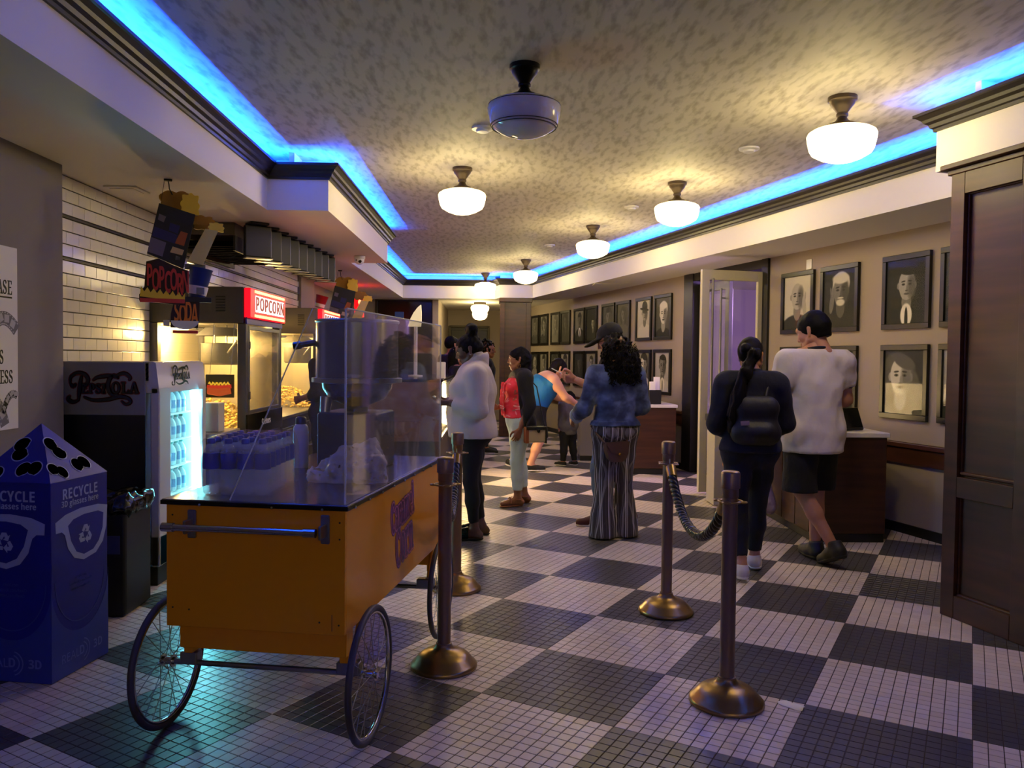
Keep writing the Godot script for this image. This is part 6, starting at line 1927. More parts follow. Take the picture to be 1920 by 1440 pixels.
func sdf_of(B: Dictionary, groups: Array, cell: float, infl := 0.0, pad := 0.03) -> SDF:
	var lo := Vector3.ONE * 99
	var hi := -lo
	for g in groups:
		for b in B[g]:
			var r: float = maxf(b[2], b[3]) + infl + pad
			for e in [b[0], b[1]]:
				lo = Vector3(minf(lo.x, e.x - r), minf(lo.y, e.y - r), minf(lo.z, e.z - r))
				hi = Vector3(maxf(hi.x, e.x + r), maxf(hi.y, e.y + r), maxf(hi.z, e.z + r))
	var s := SDF.new(lo, hi, cell)
	for g in groups:
		for b in B[g]:
			s.cap(b[0], b[1], b[2] + infl, b[3] + infl, b[4], b[5], b.size() > 6)
	return s

func xf_add(mb: MB, part: MB, x: Transform3D) -> void:
	mb.add(part, x)

var head_cache := {}

func head_mesh(fem: bool) -> MB:
	if head_cache.has(fem): return head_cache[fem]
	var s := SDF.new(Vector3(-0.105, -0.175, -0.135), Vector3(0.105, 0.145, 0.125), 0.0062)
	s.cap(Vector3(0, 0.035, 0.018), Vector3(0, 0.03, -0.005), 0.098, 0.092, 0.02, Vector3(1.22, 1.0, 1.0))
	s.cap(Vector3(0, 0.015, -0.035), Vector3(0, -0.062, -0.048), 0.066, 0.044, 0.03)
	s.cap(Vector3(0, -0.095, -0.062), Vector3(0, -0.092, -0.052), 0.019 if fem else 0.023, 0.022, 0.025)
	for sx in [-1.0, 1.0]:
		s.cap(Vector3(0.058 * sx, -0.05, -0.005), Vector3(0.022 * sx, -0.09, -0.05), 0.024, 0.022, 0.03)
		s.cap(Vector3(0.040 * sx, -0.018, -0.068), Vector3(0.045 * sx, -0.022, -0.05), 0.022, 0.022, 0.02)
		s.cap(Vector3(0.084 * sx, 0.022, 0.018), Vector3(0.082 * sx, -0.028, 0.008), 0.016, 0.010, 0.008, Vector3(1.6, 1, 1))
		s.cap(Vector3(0.014 * sx, -0.033, -0.097), Vector3(0.012 * sx, -0.03, -0.093), 0.0085, 0.0085, 0.008)
	s.cap(Vector3(-0.040, 0.034, -0.086), Vector3(0.040, 0.034, -0.086), 0.010 if fem else 0.013, 0.010, 0.014)
	s.cap(Vector3(0, 0.018, -0.096), Vector3(0, -0.028, -0.112), 0.0085, 0.012, 0.012)
	for sx in [-1.0, 1.0]:
		s.cut(Vector3(0.032 * sx, 0.012, -0.108), 0.017, Vector3(0.8, 1.2, 1))
	s.cap(Vector3(-0.018, -0.057, -0.093), Vector3(0.018, -0.057, -0.093), 0.0075, 0.0075, 0.008)
	s.cap(Vector3(-0.014, -0.069, -0.091), Vector3(0.014, -0.069, -0.091), 0.0085, 0.0085, 0.006)
	s.cap(Vector3(0, -0.06, 0.02), Vector3(0, -0.16, 0.04), 0.054, 0.056, 0.03)
	var mb := s.net()
	head_cache[fem] = mb
	return mb

func hand_mesh(curl: float) -> MB:      # wrist at the origin, fingers along -y, palm towards -z, thumb at -x
	var key := "hand%.1f" % curl
	if head_cache.has(key): return head_cache[key]
	var s := SDF.new(Vector3(-0.085, -0.20, -0.095), Vector3(0.06, 0.03, 0.04), 0.0046)
	s.cap(Vector3(0, 0.015, 0), Vector3(0, -0.02, 0), 0.025, 0.026, 0.01, Vector3(1, 1, 1.25))
	for k in 4:
		var x := -0.030 + k * 0.020
		s.cap(Vector3(x * 0.5, -0.015, 0), Vector3(x, -0.085 + absf(k - 1.2) * 0.004, 0), 0.017, 0.0125, 0.012)
	s.cap(Vector3(-0.018, -0.02, -0.008), Vector3(-0.03, -0.05, -0.012), 0.018, 0.014, 0.012)
	var ln := [0.072, 0.082, 0.076, 0.058]
	for k in 4:
		var p := Vector3(-0.030 + k * 0.020, -0.085 + absf(k - 1.2) * 0.004, 0)
		var a := 0.25 + curl * 0.5
		var sp := (k - 1.5) * 0.035
		for j in 3:
			var d := Vector3(sp, -cos(a), -sin(a)).normalized()
			var l: float = ln[k] * [0.45, 0.30, 0.25][j]
			s.cap(p, p + d * l, [0.0095, 0.0086, 0.008][j], [0.0086, 0.008, 0.0068][j], 0.004)
			p += d * l
			a += 0.15 + curl * 0.65
	var t0 := Vector3(-0.028, -0.028, -0.010)
	var t1 := t0 + Vector3(-0.030, -0.030, -0.018)
	var t2 := t1 + Vector3(-0.008 + 0.016 * curl, -0.030, -0.012 - 0.012 * curl)
	var t3 := t2 + Vector3(0.004 + 0.012 * curl, -0.024, -0.010)
	s.cap(t0, t1, 0.013, 0.0115, 0.01)
	s.cap(t1, t2, 0.0115, 0.010, 0.004)
	s.cap(t2, t3, 0.010, 0.0075, 0.004)
	var mb := s.net()
	head_cache[key] = mb
	return mb

func aim(y_down: Vector3, palm: Vector3) -> Basis:    # a basis whose -y runs along the fingers and whose -z is the palm side
	var y := -y_down.normalized()
	var z := -(palm - y * palm.dot(y)).normalized()
	return Basis(y.cross(z), y, z)

func figure(called: String, label: String, at: Vector3, yaw: float, q: Dictionary) -> Dictionary:
	var t := thing(called, label, "person", at, yaw)
	var B := rig(q)
	var J: Dictionary = B.J
	var s: float = q.h / 1.70
	var cell: float = q.get("cell", 0.0145)
	var mb := sdf_of(B, ["torso", "neck", "upR", "upL", "loR", "loL", "thR", "thL", "shR", "shL", "ftR", "ftL"], cell * s).net()
	var hr: Vector3 = q.get("head", Vector3.ZERO)
	var hx := Transform3D(Basis.from_euler(hr).scaled_local(Vector3.ONE * s * q.get("headsize", 1.0)), J.head)
	mb.add(head_mesh(q.get("fem", false)), hx)
	for d in ["R", "L"]:
		var dir: Vector3 = (J["wr" + d] - J["el" + d]).normalized()
		if q.has("hand" + d): dir = q["hand" + d][0].normalized()
		var palm: Vector3 = q["hand" + d][1] if q.has("hand" + d) else (Vector3(-1, 0, 0) if d == "R" else Vector3(1, 0, 0))
		var bb := aim(dir, palm)
		pass
		var hm := hand_mesh(q["hand" + d][2] if q.has("hand" + d) else 0.35)
		var x := Transform3D(bb.scaled_local(Vector3.ONE * s * q.get("handsize", 1.0)), J["wr" + d])
		if (bb * Vector3(-1, 0, 0)).dot(q.get("thumb" + d, Vector3(0, 0.3, -1))) < 0.0:
			x.basis = x.basis * Basis.from_scale(Vector3(-1, 1, 1))
			var m2 := MB.new()
			m2.v = hm.v.duplicate()
			m2.n = hm.n.duplicate()
			m2.t = hm.t.duplicate()
			m2.c = hm.c.duplicate()
			for i in range(0, hm.ix.size(), 3):
				m2.ix.append_array([hm.ix[i], hm.ix[i + 2], hm.ix[i + 1]])
			hm = m2
		mb.add(hm, x)
	obj("body", mb, q.skin, t)
	# eyes and brows
	if not q.get("noface", false):
		for sx in [-1.0, 1.0]:
			var e := obj("eye", MB.new().ball(Vector3(0.032 * sx, 0.012, -0.0875), Vector3(0.0135, 0.0085, 0.009), 10, 7), M["eye_white"], t)
			e.transform = hx
			obj("iris", MB.new().ball(Vector3(0.032 * sx, 0.011, -0.0945), Vector3(0.0055, 0.0058, 0.004), 8, 6), M["black_gloss"], e)
			var br := obj("eyebrow", MB.new().tube([Vector3(0.017 * sx, 0.034, -0.098), Vector3(0.034 * sx, 0.039, -0.0955), Vector3(0.050 * sx, 0.033, -0.084)], [0.0035, 0.004, 0.002], 6), q.get("hairmat", M["black"]), t)
			br.transform = hx
		var lp := obj("lips", MB.new().tube([Vector3(-0.021, -0.0625, -0.093), Vector3(-0.006, -0.060, -0.1005), Vector3(0.006, -0.060, -0.1005), Vector3(0.021, -0.0625, -0.093)], [0.002, 0.0045, 0.0045, 0.002], 6).tube([Vector3(-0.018, -0.065, -0.093), Vector3(0, -0.069, -0.100), Vector3(0.018, -0.065, -0.093)], [0.002, 0.005, 0.002], 6), q.get("lips", M["lip"]), t)
		lp.transform = hx
	return {"t": t, "B": B, "J": J, "s": s, "hx": hx, "cell": cell * s}

func garment(F: Dictionary, called: String, groups: Array, m: Material, infl: float, clips := [], extra := [], nz := 0.0, paint = null, cell := 0.0) -> MeshInstance3D:
	var s: float = F.s
	var B: Dictionary = F.B
	if extra.size():
		B = B.duplicate()
		var ex := []
		for e in extra:
			ex.append([e[0] * s, e[1] * s, e[2] * s - infl * s, e[3] * s - infl * s, (e[4] if e.size() > 4 else 0.03) * s, e[5] if e.size() > 5 else Vector3.ONE])
		B["extra"] = ex
		groups = groups + ["extra"]
	var own := false
	for c in clips:
		if c is Dictionary:
			if not own:
				B = B.duplicate()
				own = true
			var nb := []
			for b in B[c.g]:
				var l0: float = (b[0] - c.p).dot(c.d)
				var l1: float = (b[1] - c.p).dot(c.d)
				if l0 > 0.0 and l1 > 0.0: continue
				if l1 > -0.005:
					var k := -l0 / maxf(l1 - l0, 0.0001)
					nb.append([b[0], b[0].lerp(b[1], k), b[2], lerpf(b[2], b[3], k), b[4], b[5], true])
				elif l0 > 0.0: nb.append([b[0].lerp(b[1], l0 / (l0 - l1)), b[1], b[2], b[3], b[4], b[5]])
				else: nb.append(b)
			B[c.g] = nb
	var d := sdf_of(B, groups, cell * s if cell > 0.0 else F.cell, infl * s)
	if nz > 0.0: d.noise(called.hash() % 97, 7.0, nz * s, Vector3(1, 0.6, 1))
	for c in clips:
		if c is Array: d.clip(c[0] * s, c[1])
	return obj(called, d.net(null, paint), m, F.t)

const LIMB := {"shR": "upR", "shL": "upL", "elR": "loR", "elL": "loL", "kneeR": "shR", "kneeL": "shL"}

func cut_at(F: Dictionary, a: String, b: String, u: float) -> Dictionary:   # ends a sleeve or trouser leg with a flat cut
	return {"g": LIMB[a], "p": F.J[a].lerp(F.J[b], u), "d": (F.J[b] - F.J[a]).normalized()}

func plane_at(F: Dictionary, a: String, b: String, u: float) -> Array:    # a clip plane across a limb, keeping the side of a
	var p: Vector3 = F.J[a].lerp(F.J[b], u) / F.s
	return [p, (F.J[b] - F.J[a]).normalized()]

func hair(F: Dictionary, caps: Array, m: Material, nz := 0.006, freq := 16.0, cell := 0.0075, clips := []) -> MeshInstance3D:   # blobs in head space
	var lo := Vector3.ONE * 9
	var hi := -lo
	for c in caps:
		var r: float = maxf(c[2], c[3]) + 0.03
		for e in [c[0], c[1]]:
			lo = Vector3(minf(lo.x, e.x - r), minf(lo.y, e.y - r), minf(lo.z, e.z - r))
			hi = Vector3(maxf(hi.x, e.x + r), maxf(hi.y, e.y + r), maxf(hi.z, e.z + r))
	var s := SDF.new(lo, hi, cell)
	for c in caps: s.cap(c[0], c[1], c[2], c[3], 0.015, c[4] if c.size() > 4 else Vector3.ONE)
	if nz > 0.0: s.noise(41, freq, nz)
	for c in clips: s.clip(c[0], c[1])
	s.cut(Vector3(0, -0.045, -0.125), 0.088, Vector3(1.05, 0.88, 1.0))
	var o := obj("hair", s.net(), m, F.t)
	o.transform = F.hx
	return o

const SKULL := [Vector3(0, 0.040, 0.022), Vector3(0, 0.036, -0.002), 0.104, 0.098, Vector3(1.18, 1, 1)]

func shoe(F: Dictionary, d: String, m: Material, sole: Material, hi := 0.05, r := 1.0) -> void:
	var J: Dictionary = F.J
	var s: float = F.s
	var h: Vector3 = J["heel" + d]
	var t: Vector3 = J["toe" + d]
	var a: Vector3 = J["ank" + d]
	var fl := (t - h).normalized()
	var up := (a - h - fl * (a - h).dot(fl)).normalized()
	var B := {"x": [[h + up * 0.008 * s, h.lerp(t, 0.45) + up * 0.008 * s, 0.042 * s * r, 0.045 * s * r, 0.02 * s, Vector3.ONE], [h.lerp(t, 0.45), t, 0.045 * s * r, 0.034 * s * r, 0.02 * s, Vector3.ONE], [h + up * 0.02 * s, h + up * hi * s + fl * 0.02 * s, 0.042 * s * r, 0.044 * s * r, 0.02 * s, Vector3.ONE], [h.lerp(t, 0.25) + up * 0.035 * s, h.lerp(t, 0.65) + up * 0.012 * s, 0.040 * s * r, 0.034 * s * r, 0.02 * s, Vector3.ONE]]}
	var g := sdf_of(B, ["x"], 0.009 * s, 0.0, 0.03)
	g.clip(h - up * 0.024 * s, -up)
	g.clip(h + up * (hi + 0.02) * s, up)
	var o := obj("shoe", g.net(), m, F.t)
	var sl := SDF.new(Vector3(minf(h.x, t.x), minf(h.y, t.y), minf(h.z, t.z)) - Vector3.ONE * 0.09, Vector3(maxf(h.x, t.x), maxf(h.y, t.y), maxf(h.z, t.z)) + Vector3.ONE * 0.09, 0.009 * s)
	sl.cap(h, h.lerp(t, 0.5), 0.045 * s * r, 0.048 * s * r, 0.02)
	sl.cap(h.lerp(t, 0.5), t + fl * 0.004 * s, 0.048 * s * r, 0.037 * s * r, 0.02)
	sl.clip(h - up * 0.034 * s, -up)
	sl.clip(h - up * 0.012 * s, up)
	obj("sole", sl.net(), sole, o)

func held_phone(F: Dictionary, p: Vector3, r: Vector3, label: String, sz := Vector3(0.075, 0.008, 0.15)) -> void:
	var w: Vector3 = F.t.transform * (p * F.s)
	var o := thing("phone", label, "phone", w)
	o.rotation = r + Vector3(0, F.t.rotation.y, 0)
	obj("case", MB.new().box(Vector3.ZERO, sz, 0.003), M["white_plastic"], o)
	obj("screen", MB.new().box(Vector3(0, sz.y / 2 + 0.0004, 0), Vector3(sz.x - 0.008, 0.001, sz.z - 0.012)), M["black_gloss"], o)

func people() -> void:
	mat("eye_white", Color(0.80, 0.77, 0.74), 0.25)
	mat("lip", Color(0.42, 0.20, 0.18), 0.5)
	var sk_dark := skin_mat("skin_deep", Color(0.30, 0.185, 0.13))
	var sk_brown := skin_mat("skin_brown", Color(0.50, 0.32, 0.22))
	var sk_tan := skin_mat("skin_tan", Color(0.66, 0.46, 0.36))
	var sk_pale := skin_mat("skin_pale", Color(0.78, 0.57, 0.48))
	var hb := mat("hair_black", Color(0.020, 0.016, 0.014), 0.65)
	var hbr := mat("hair_brown", Color(0.060, 0.040, 0.030), 0.65)
	for m in [hb, hbr]: m.metallic_specular = 0.25
	fleece_woman(sk_dark, hb)
	red_woman(sk_brown, hb)
	blue_woman(sk_pale, hbr)
	grey_child(sk_tan, hb)
	striped_woman(sk_brown, hbr)
	cap_man(sk_tan, hb)
	ponytail_girl(sk_tan, hbr)
	white_man(sk_tan, hb)
	far_people(sk_tan, sk_brown, hb)

func fleece_woman(skin: Material, hb: Material) -> void:
	var q := {"h": 1.60, "girth": 1.17, "bust": 1.30, "belly": 1.12, "seat": 1.1, "arms": 1.12, "legs": 0.98, "fem": true, "skin": skin, "hairmat": hb, "flat": 1.15, "head": Vector3(-0.30, 0.10, 0),
		"J": {"shR": Vector3(0.185, 1.385, 0.03), "shL": Vector3(-0.185, 1.385, 0.03), "elR": Vector3(0.235, 1.12, 0.02), "elL": Vector3(-0.245, 1.10, 0.07), "wrR": Vector3(0.13, 1.165, -0.19), "wrL": Vector3(-0.15, 1.155, -0.185), "head": Vector3(0, 1.59, -0.05), "neck": Vector3(0, 1.43, 0.015),
			"kneeL": Vector3(-0.09, 0.49, -0.015), "ankL": Vector3(-0.085, 0.09, 0.02), "heelL": Vector3(-0.085, 0.04, 0.06), "toeL": Vector3(-0.10, 0.035, -0.15), "ankR": Vector3(0.11, 0.09, 0.06), "heelR": Vector3(0.11, 0.04, 0.10), "toeR": Vector3(0.13, 0.035, -0.11)},
		"handR": [Vector3(-0.15, -0.05, -1), Vector3(-0.4, 0.9, 0), 0.55], "handL": [Vector3(0.2, 0.0, -1), Vector3(0.5, 0.8, 0), 0.6], "thumbR": Vector3(-1, 0.6, 0), "thumbL": Vector3(1, 0.6, 0)}
	var F := figure("person", "person in pale grey fleece pullover and black leggings, hair in a bun, looking down", Vector3(-0.150, 0, -6.40), 1.50, q)
	var fl := cloth("fleece_grey", Color(0.70, 0.665, 0.67), 0.95)
	garment(F, "fleece_pullover", ["torso", "upR", "upL", "loR", "loL"], fl, 0.022, [[Vector3(0, 0.862, 0), Vector3(0, -1, 0)], cut_at(F, "elR", "wrR", 0.88), cut_at(F, "elL", "wrL", 0.86)], [[Vector3(0, 1.44, 0.01), Vector3(0, 1.515, 0.025), 0.088, 0.078, 0.03, Vector3(1, 1, 1)], [Vector3(0, 0.88, -0.01), Vector3(0, 1.05, -0.03), 0.215, 0.20, 0.05, Vector3(1, 1, 1.06)]], 0.010)
	var z := obj("zip", MB.new().tube([Vector3(0, 1.43, -0.085) * F.s, Vector3(0, 1.37, -0.125) * F.s, Vector3(0, 1.30, -0.19) * F.s], 0.004, 6), M["grey_plastic"], F.t)
	garment(F, "collar", [], fl, 0.0, [[Vector3(0, 1.545, 0.0), Vector3(0, 1, -0.35).normalized()]], [[Vector3(0, 1.45, 0.02), Vector3(0, 1.54, 0.03), 0.098, 0.090, 0.03, Vector3(1, 1, 0.95)]], 0.004)
	garment(F, "leggings", ["torso", "thR", "thL", "shR", "shL"], cloth("legging_black", Color(0.014, 0.012, 0.012), 0.9), 0.006, [[Vector3(0, 1.02, 0), Vector3(0, 1, 0)], cut_at(F, "kneeR", "ankR", 0.86), cut_at(F, "kneeL", "ankL", 0.86)])
	hair(F, [SKULL, [Vector3(0, 0.10, 0.05), Vector3(0, 0.15, 0.075), 0.05, 0.045], [Vector3(0.02, 0.17, 0.07), Vector3(-0.02, 0.165, 0.08), 0.05, 0.048], [Vector3(0, 0.0, 0.06), Vector3(0, -0.04, 0.055), 0.07, 0.05]], hb, 0.008, 22.0)
	for sx in [-1.0, 1.0]:
		var er := obj("earring", MB.new().ball(Vector3(0.088 * sx, -0.035, 0.005), Vector3.ONE * 0.006, 8, 6), M["chrome"], F.t)
		er.transform = F.hx
	var sq := mat("sequin_teal", Color(0.03, 0.28, 0.28), 0.22, 0.85)
	tri_tex(sq, noise_img(61, 0.2, 64, Color(0.0, 0.12, 0.30), Color(0.10, 0.75, 0.55), 3.0, 0.0, 1.0, 2), 7.0)
	relief(sq, noise_img(62, 0.25, 64, Color.BLACK, Color.WHITE, 3.0, 0.0, 1.0, 2), 4.0)
	for d in ["R", "L"]:
		var h: Vector3 = F.J["heel" + d]
		var tt: Vector3 = F.J["toe" + d]
		var up := SDF.new(Vector3(minf(h.x, tt.x) - 0.08, 0.0, minf(h.z, tt.z) - 0.08), Vector3(maxf(h.x, tt.x) + 0.08, 0.14, maxf(h.z, tt.z) + 0.08), 0.008)
		up.cap(h.lerp(tt, 0.42) + Vector3(0, 0.02, 0), tt + Vector3(0, 0.006, 0), 0.052, 0.036, 0.02)
		up.clip(h.lerp(tt, 0.42), (h - tt).normalized())
		up.clip(Vector3(0, 0.014, 0), Vector3(0, -1, 0))
		var o := obj("slide", up.net(), sq, F.t)
		var so := SDF.new(Vector3(minf(h.x, tt.x) - 0.08, -0.01, minf(h.z, tt.z) - 0.08), Vector3(maxf(h.x, tt.x) + 0.08, 0.06, maxf(h.z, tt.z) + 0.08), 0.008)
		so.cap(h, tt, 0.044, 0.042, 0.02)
		so.clip(Vector3(0, 0.018, 0), Vector3(0, 1, 0))
		so.clip(Vector3(0, 0.001, 0), Vector3(0, -1, 0))
		obj("sole", so.net(), M["black_rubber"], o)
	held_phone(F, Vector3(-0.05, 1.175, -0.285), Vector3(0.5, 0.0, 0.0), "phone held by the person in the grey fleece", Vector3(0.075, 0.010, 0.12))

func red_woman(skin: Material, hb: Material) -> void:
	var q := {"h": 1.53, "girth": 0.96, "bust": 1.1, "belly": 0.72, "seat": 1.08, "arms": 0.92, "legs": 1.04, "fem": true, "skin": skin, "hairmat": hb, "lips": mat("lip_rose", Color(0.50, 0.22, 0.20), 0.45), "head": Vector3(0.02, -0.28, 0.03),
		"J": {"elL": Vector3(-0.235, 1.10, 0.05), "wrL": Vector3(-0.215, 0.845, -0.05), "elR": Vector3(0.22, 1.13, 0.02), "wrR": Vector3(0.12, 1.06, -0.22), "shL": Vector3(-0.165, 1.385, 0.015), "shR": Vector3(0.165, 1.385, 0.015), "ankL": Vector3(-0.08, 0.09, -0.03), "heelL": Vector3(-0.08, 0.045, 0.01), "toeL": Vector3(-0.10, 0.035, -0.20), "kneeL": Vector3(-0.092, 0.49, -0.05), "ankR": Vector3(0.11, 0.09, 0.10), "heelR": Vector3(0.11, 0.045, 0.14), "toeR": Vector3(0.14, 0.035, -0.06), "kneeR": Vector3(0.10, 0.49, 0.03)},
		"handR": [Vector3(-0.3, 0.1, -1), Vector3(-0.6, 0.5, 0), 0.7]}
	var F := figure("person", "person in red floral top, black cardigan and pale jeans, looking left", Vector3(0.26, 0, -7.86), 1.80, q)
	var top := mat("floral_red", Color(1, 1, 1), 0.85)
	var im := noise_img(8, 0.02, 128, Color(0.78, 0.10, 0.16), Color(0.90, 0.22, 0.27), 1.5)
	var r := RandomNumberGenerator.new()
	r.seed = 12
	for k in 26:
		var cx := r.randi() % 128
		var cy := r.randi() % 128
		var cc: Color = [Color(0.08, 0.32, 0.24), Color(0.90, 0.62, 0.60), Color(0.15, 0.42, 0.32), Color(0.92, 0.85, 0.78), Color(0.82, 0.30, 0.32)][k % 5]
		var an := r.randf() * PI
		for y in range(-9, 10):
			for x in range(-9, 10):
				var u := x * cos(an) + y * sin(an)
				var v := y * cos(an) - x * sin(an)
				if u * u / 60.0 + v * v / 9.0 < 1.0:
					im.set_pixel(posmod(cx + x, 128), posmod(cy + y, 128), cc)
	tri_tex(top, im, 3.2)
	garment(F, "floral_top", ["torso"], top, 0.012, [[Vector3(0, 0.955, 0), Vector3(0, -1, 0)], [Vector3(0, 1.40, 0), Vector3(0, 1, -0.1)]], [[Vector3(0, 0.94, -0.01), Vector3(0, 1.05, 0), 0.19, 0.155, 0.03, Vector3(1, 1, 1.2)]], 0.006)
	var fr := MB.new()
	for k in 5:     # ruffle down the front
		var pts := []
		for i in 13:
			var u := i / 12.0
			pts.append(Vector3(-0.05 + 0.03 * k + 0.012 * sin(u * 9.0 + k * 2.0), lerpf(1.34, 0.98, u), -0.165 - 0.022 * sin(u * PI) - 0.010 * absf(sin(u * 14.0 + k))) * F.s)
		fr.tube(pts, 0.011, 6)
	obj("ruffle", fr, top, F.t)
	var bl := cloth("cardigan_black", Color(0.03, 0.028, 0.03), 0.92)
	garment(F, "cardigan", ["torso", "upR", "upL", "loR", "loL"], bl, 0.026, [[Vector3(0, 0.86, 0), Vector3(0, -1, 0)], [Vector3(0, 1.2, -0.055), Vector3(0, -0.12, -1).normalized()], [Vector3(0, 1.50, 0), Vector3(0, 1, 0)], cut_at(F, "elR", "wrR", 0.9), cut_at(F, "elL", "wrL", 0.9)], [[Vector3(0, 0.84, 0.03), Vector3(0, 1.10, 0.02), 0.19, 0.16, 0.03, Vector3(1, 1, 1.25)]], 0.008)
	garment(F, "jeans", ["torso", "thR", "thL", "shR", "shL"], cloth("denim_pale", Color(0.68, 0.76, 0.77), 0.9), 0.010, [[Vector3(0, 1.03, 0), Vector3(0, 1, 0)], cut_at(F, "kneeR", "ankR", 0.78), cut_at(F, "kneeL", "ankL", 0.78)], [], 0.006)
	hair(F, [SKULL, [Vector3(0, 0.02, 0.06), Vector3(0.0, -0.12, 0.075), 0.085, 0.065], [Vector3(-0.05, -0.02, 0.055), Vector3(-0.05, -0.15, 0.065), 0.045, 0.04], [Vector3(0.05, -0.02, 0.055), Vector3(0.05, -0.15, 0.065), 0.045, 0.04]], hb, 0.012, 14.0)
	for sx in [-1.0, 1.0]:
		var rp := []
		for i in 20: rp.append(Vector3(0.090 * sx, -0.062 + 0.026 * cos(TAU * i / 20), 0.004 + 0.022 * sin(TAU * i / 20)))
		var er := obj("hoop_earring", MB.new().tube(rp, 0.0025, 6, true), mat("gold", Color(0.75, 0.58, 0.28), 0.25, 0.9), F.t)
		er.transform = F.hx
	var sand := mat("sandal_tan", Color(0.52, 0.30, 0.20), 0.5)
	for d in ["R", "L"]:
		var h: Vector3 = F.J["heel" + d]
		var tt: Vector3 = F.J["toe" + d]
		var so := SDF.new(Vector3(minf(h.x, tt.x) - 0.08, -0.01, minf(h.z, tt.z) - 0.08), Vector3(maxf(h.x, tt.x) + 0.08, 0.05, maxf(h.z, tt.z) + 0.08), 0.008)
		so.cap(h, tt, 0.04, 0.042, 0.02)
		so.clip(Vector3(0, 0.014, 0), Vector3(0, 1, 0))
		so.clip(Vector3(0, 0.001, 0), Vector3(0, -1, 0))
		var o := obj("sandal", so.net(), sand, F.t)
		var c := h.lerp(tt, 0.62)
		var sd: Vector3 = (tt - h).cross(Vector3.UP).normalized()
		var st := []
		for i in 9:
			var a := PI * i / 8
			st.append(c + sd * cos(a) * 0.042 + Vector3(0, 0.006 + sin(a) * 0.052, 0))
		var st2 := []
		for i in 13:
			var a := TAU * i / 12
			st2.append(F.J["ank" + d] + Vector3(cos(a) * 0.041, -0.012, sin(a) * 0.045))
		obj("strap", MB.new().tube(st, 0.006, 6).tube(st2, 0.005, 6), sand, o)
	# the cross-body bag
	var bp: Vector3 = F.t.transform * (Vector3(-0.29, 0.80, 0.10) * F.s)
	var bg := thing("shoulder_bag", "small cream and black shoulder bag with brown ends on a thin strap", "bag", bp - Vector3(0, 0.085, 0), 0.22)
	obj("body", MB.new().box(Vector3(0, 0.085, 0), Vector3(0.19, 0.15, 0.08), 0.012), mat("bag_cream", Color(0.66, 0.58, 0.47), 0.6), bg)
	obj("flap", MB.new().box(Vector3(0, 0.145, 0.004), Vector3(0.20, 0.035, 0.088), 0.008).box(Vector3(0.098, 0.08, 0), Vector3(0.012, 0.16, 0.086), 0.004), M["black"], bg)
	obj("end_panel", MB.new().box(Vector3(-0.088, 0.08, 0), Vector3(0.035, 0.155, 0.086), 0.006), mat("bag_brown", Color(0.48, 0.24, 0.11), 0.55), bg)
	obj("clasp", MB.new().ball(Vector3(0.02, 0.12, 0.046), Vector3(0.016, 0.018, 0.008)).tube([Vector3(-0.02, 0.14, 0.046), Vector3(0.02, 0.118, 0.048), Vector3(0.05, 0.14, 0.046)], 0.003, 6), M["black_gloss"], bg)
	var inv: Transform3D = bg.transform.affine_inverse() * F.t.transform
	obj("strap", MB.new().tube([Vector3(-0.09, 0.16, 0), inv * (Vector3(-0.245, 1.15, 0.10) * F.s), inv * (Vector3(-0.15, 1.46, 0.06) * F.s), inv * (Vector3(-0.08, 1.475, 0.0) * F.s), inv * (Vector3(-0.20, 1.30, 0.135) * F.s), Vector3(0.09, 0.16, 0)], 0.006, 6), M["black"], bg)

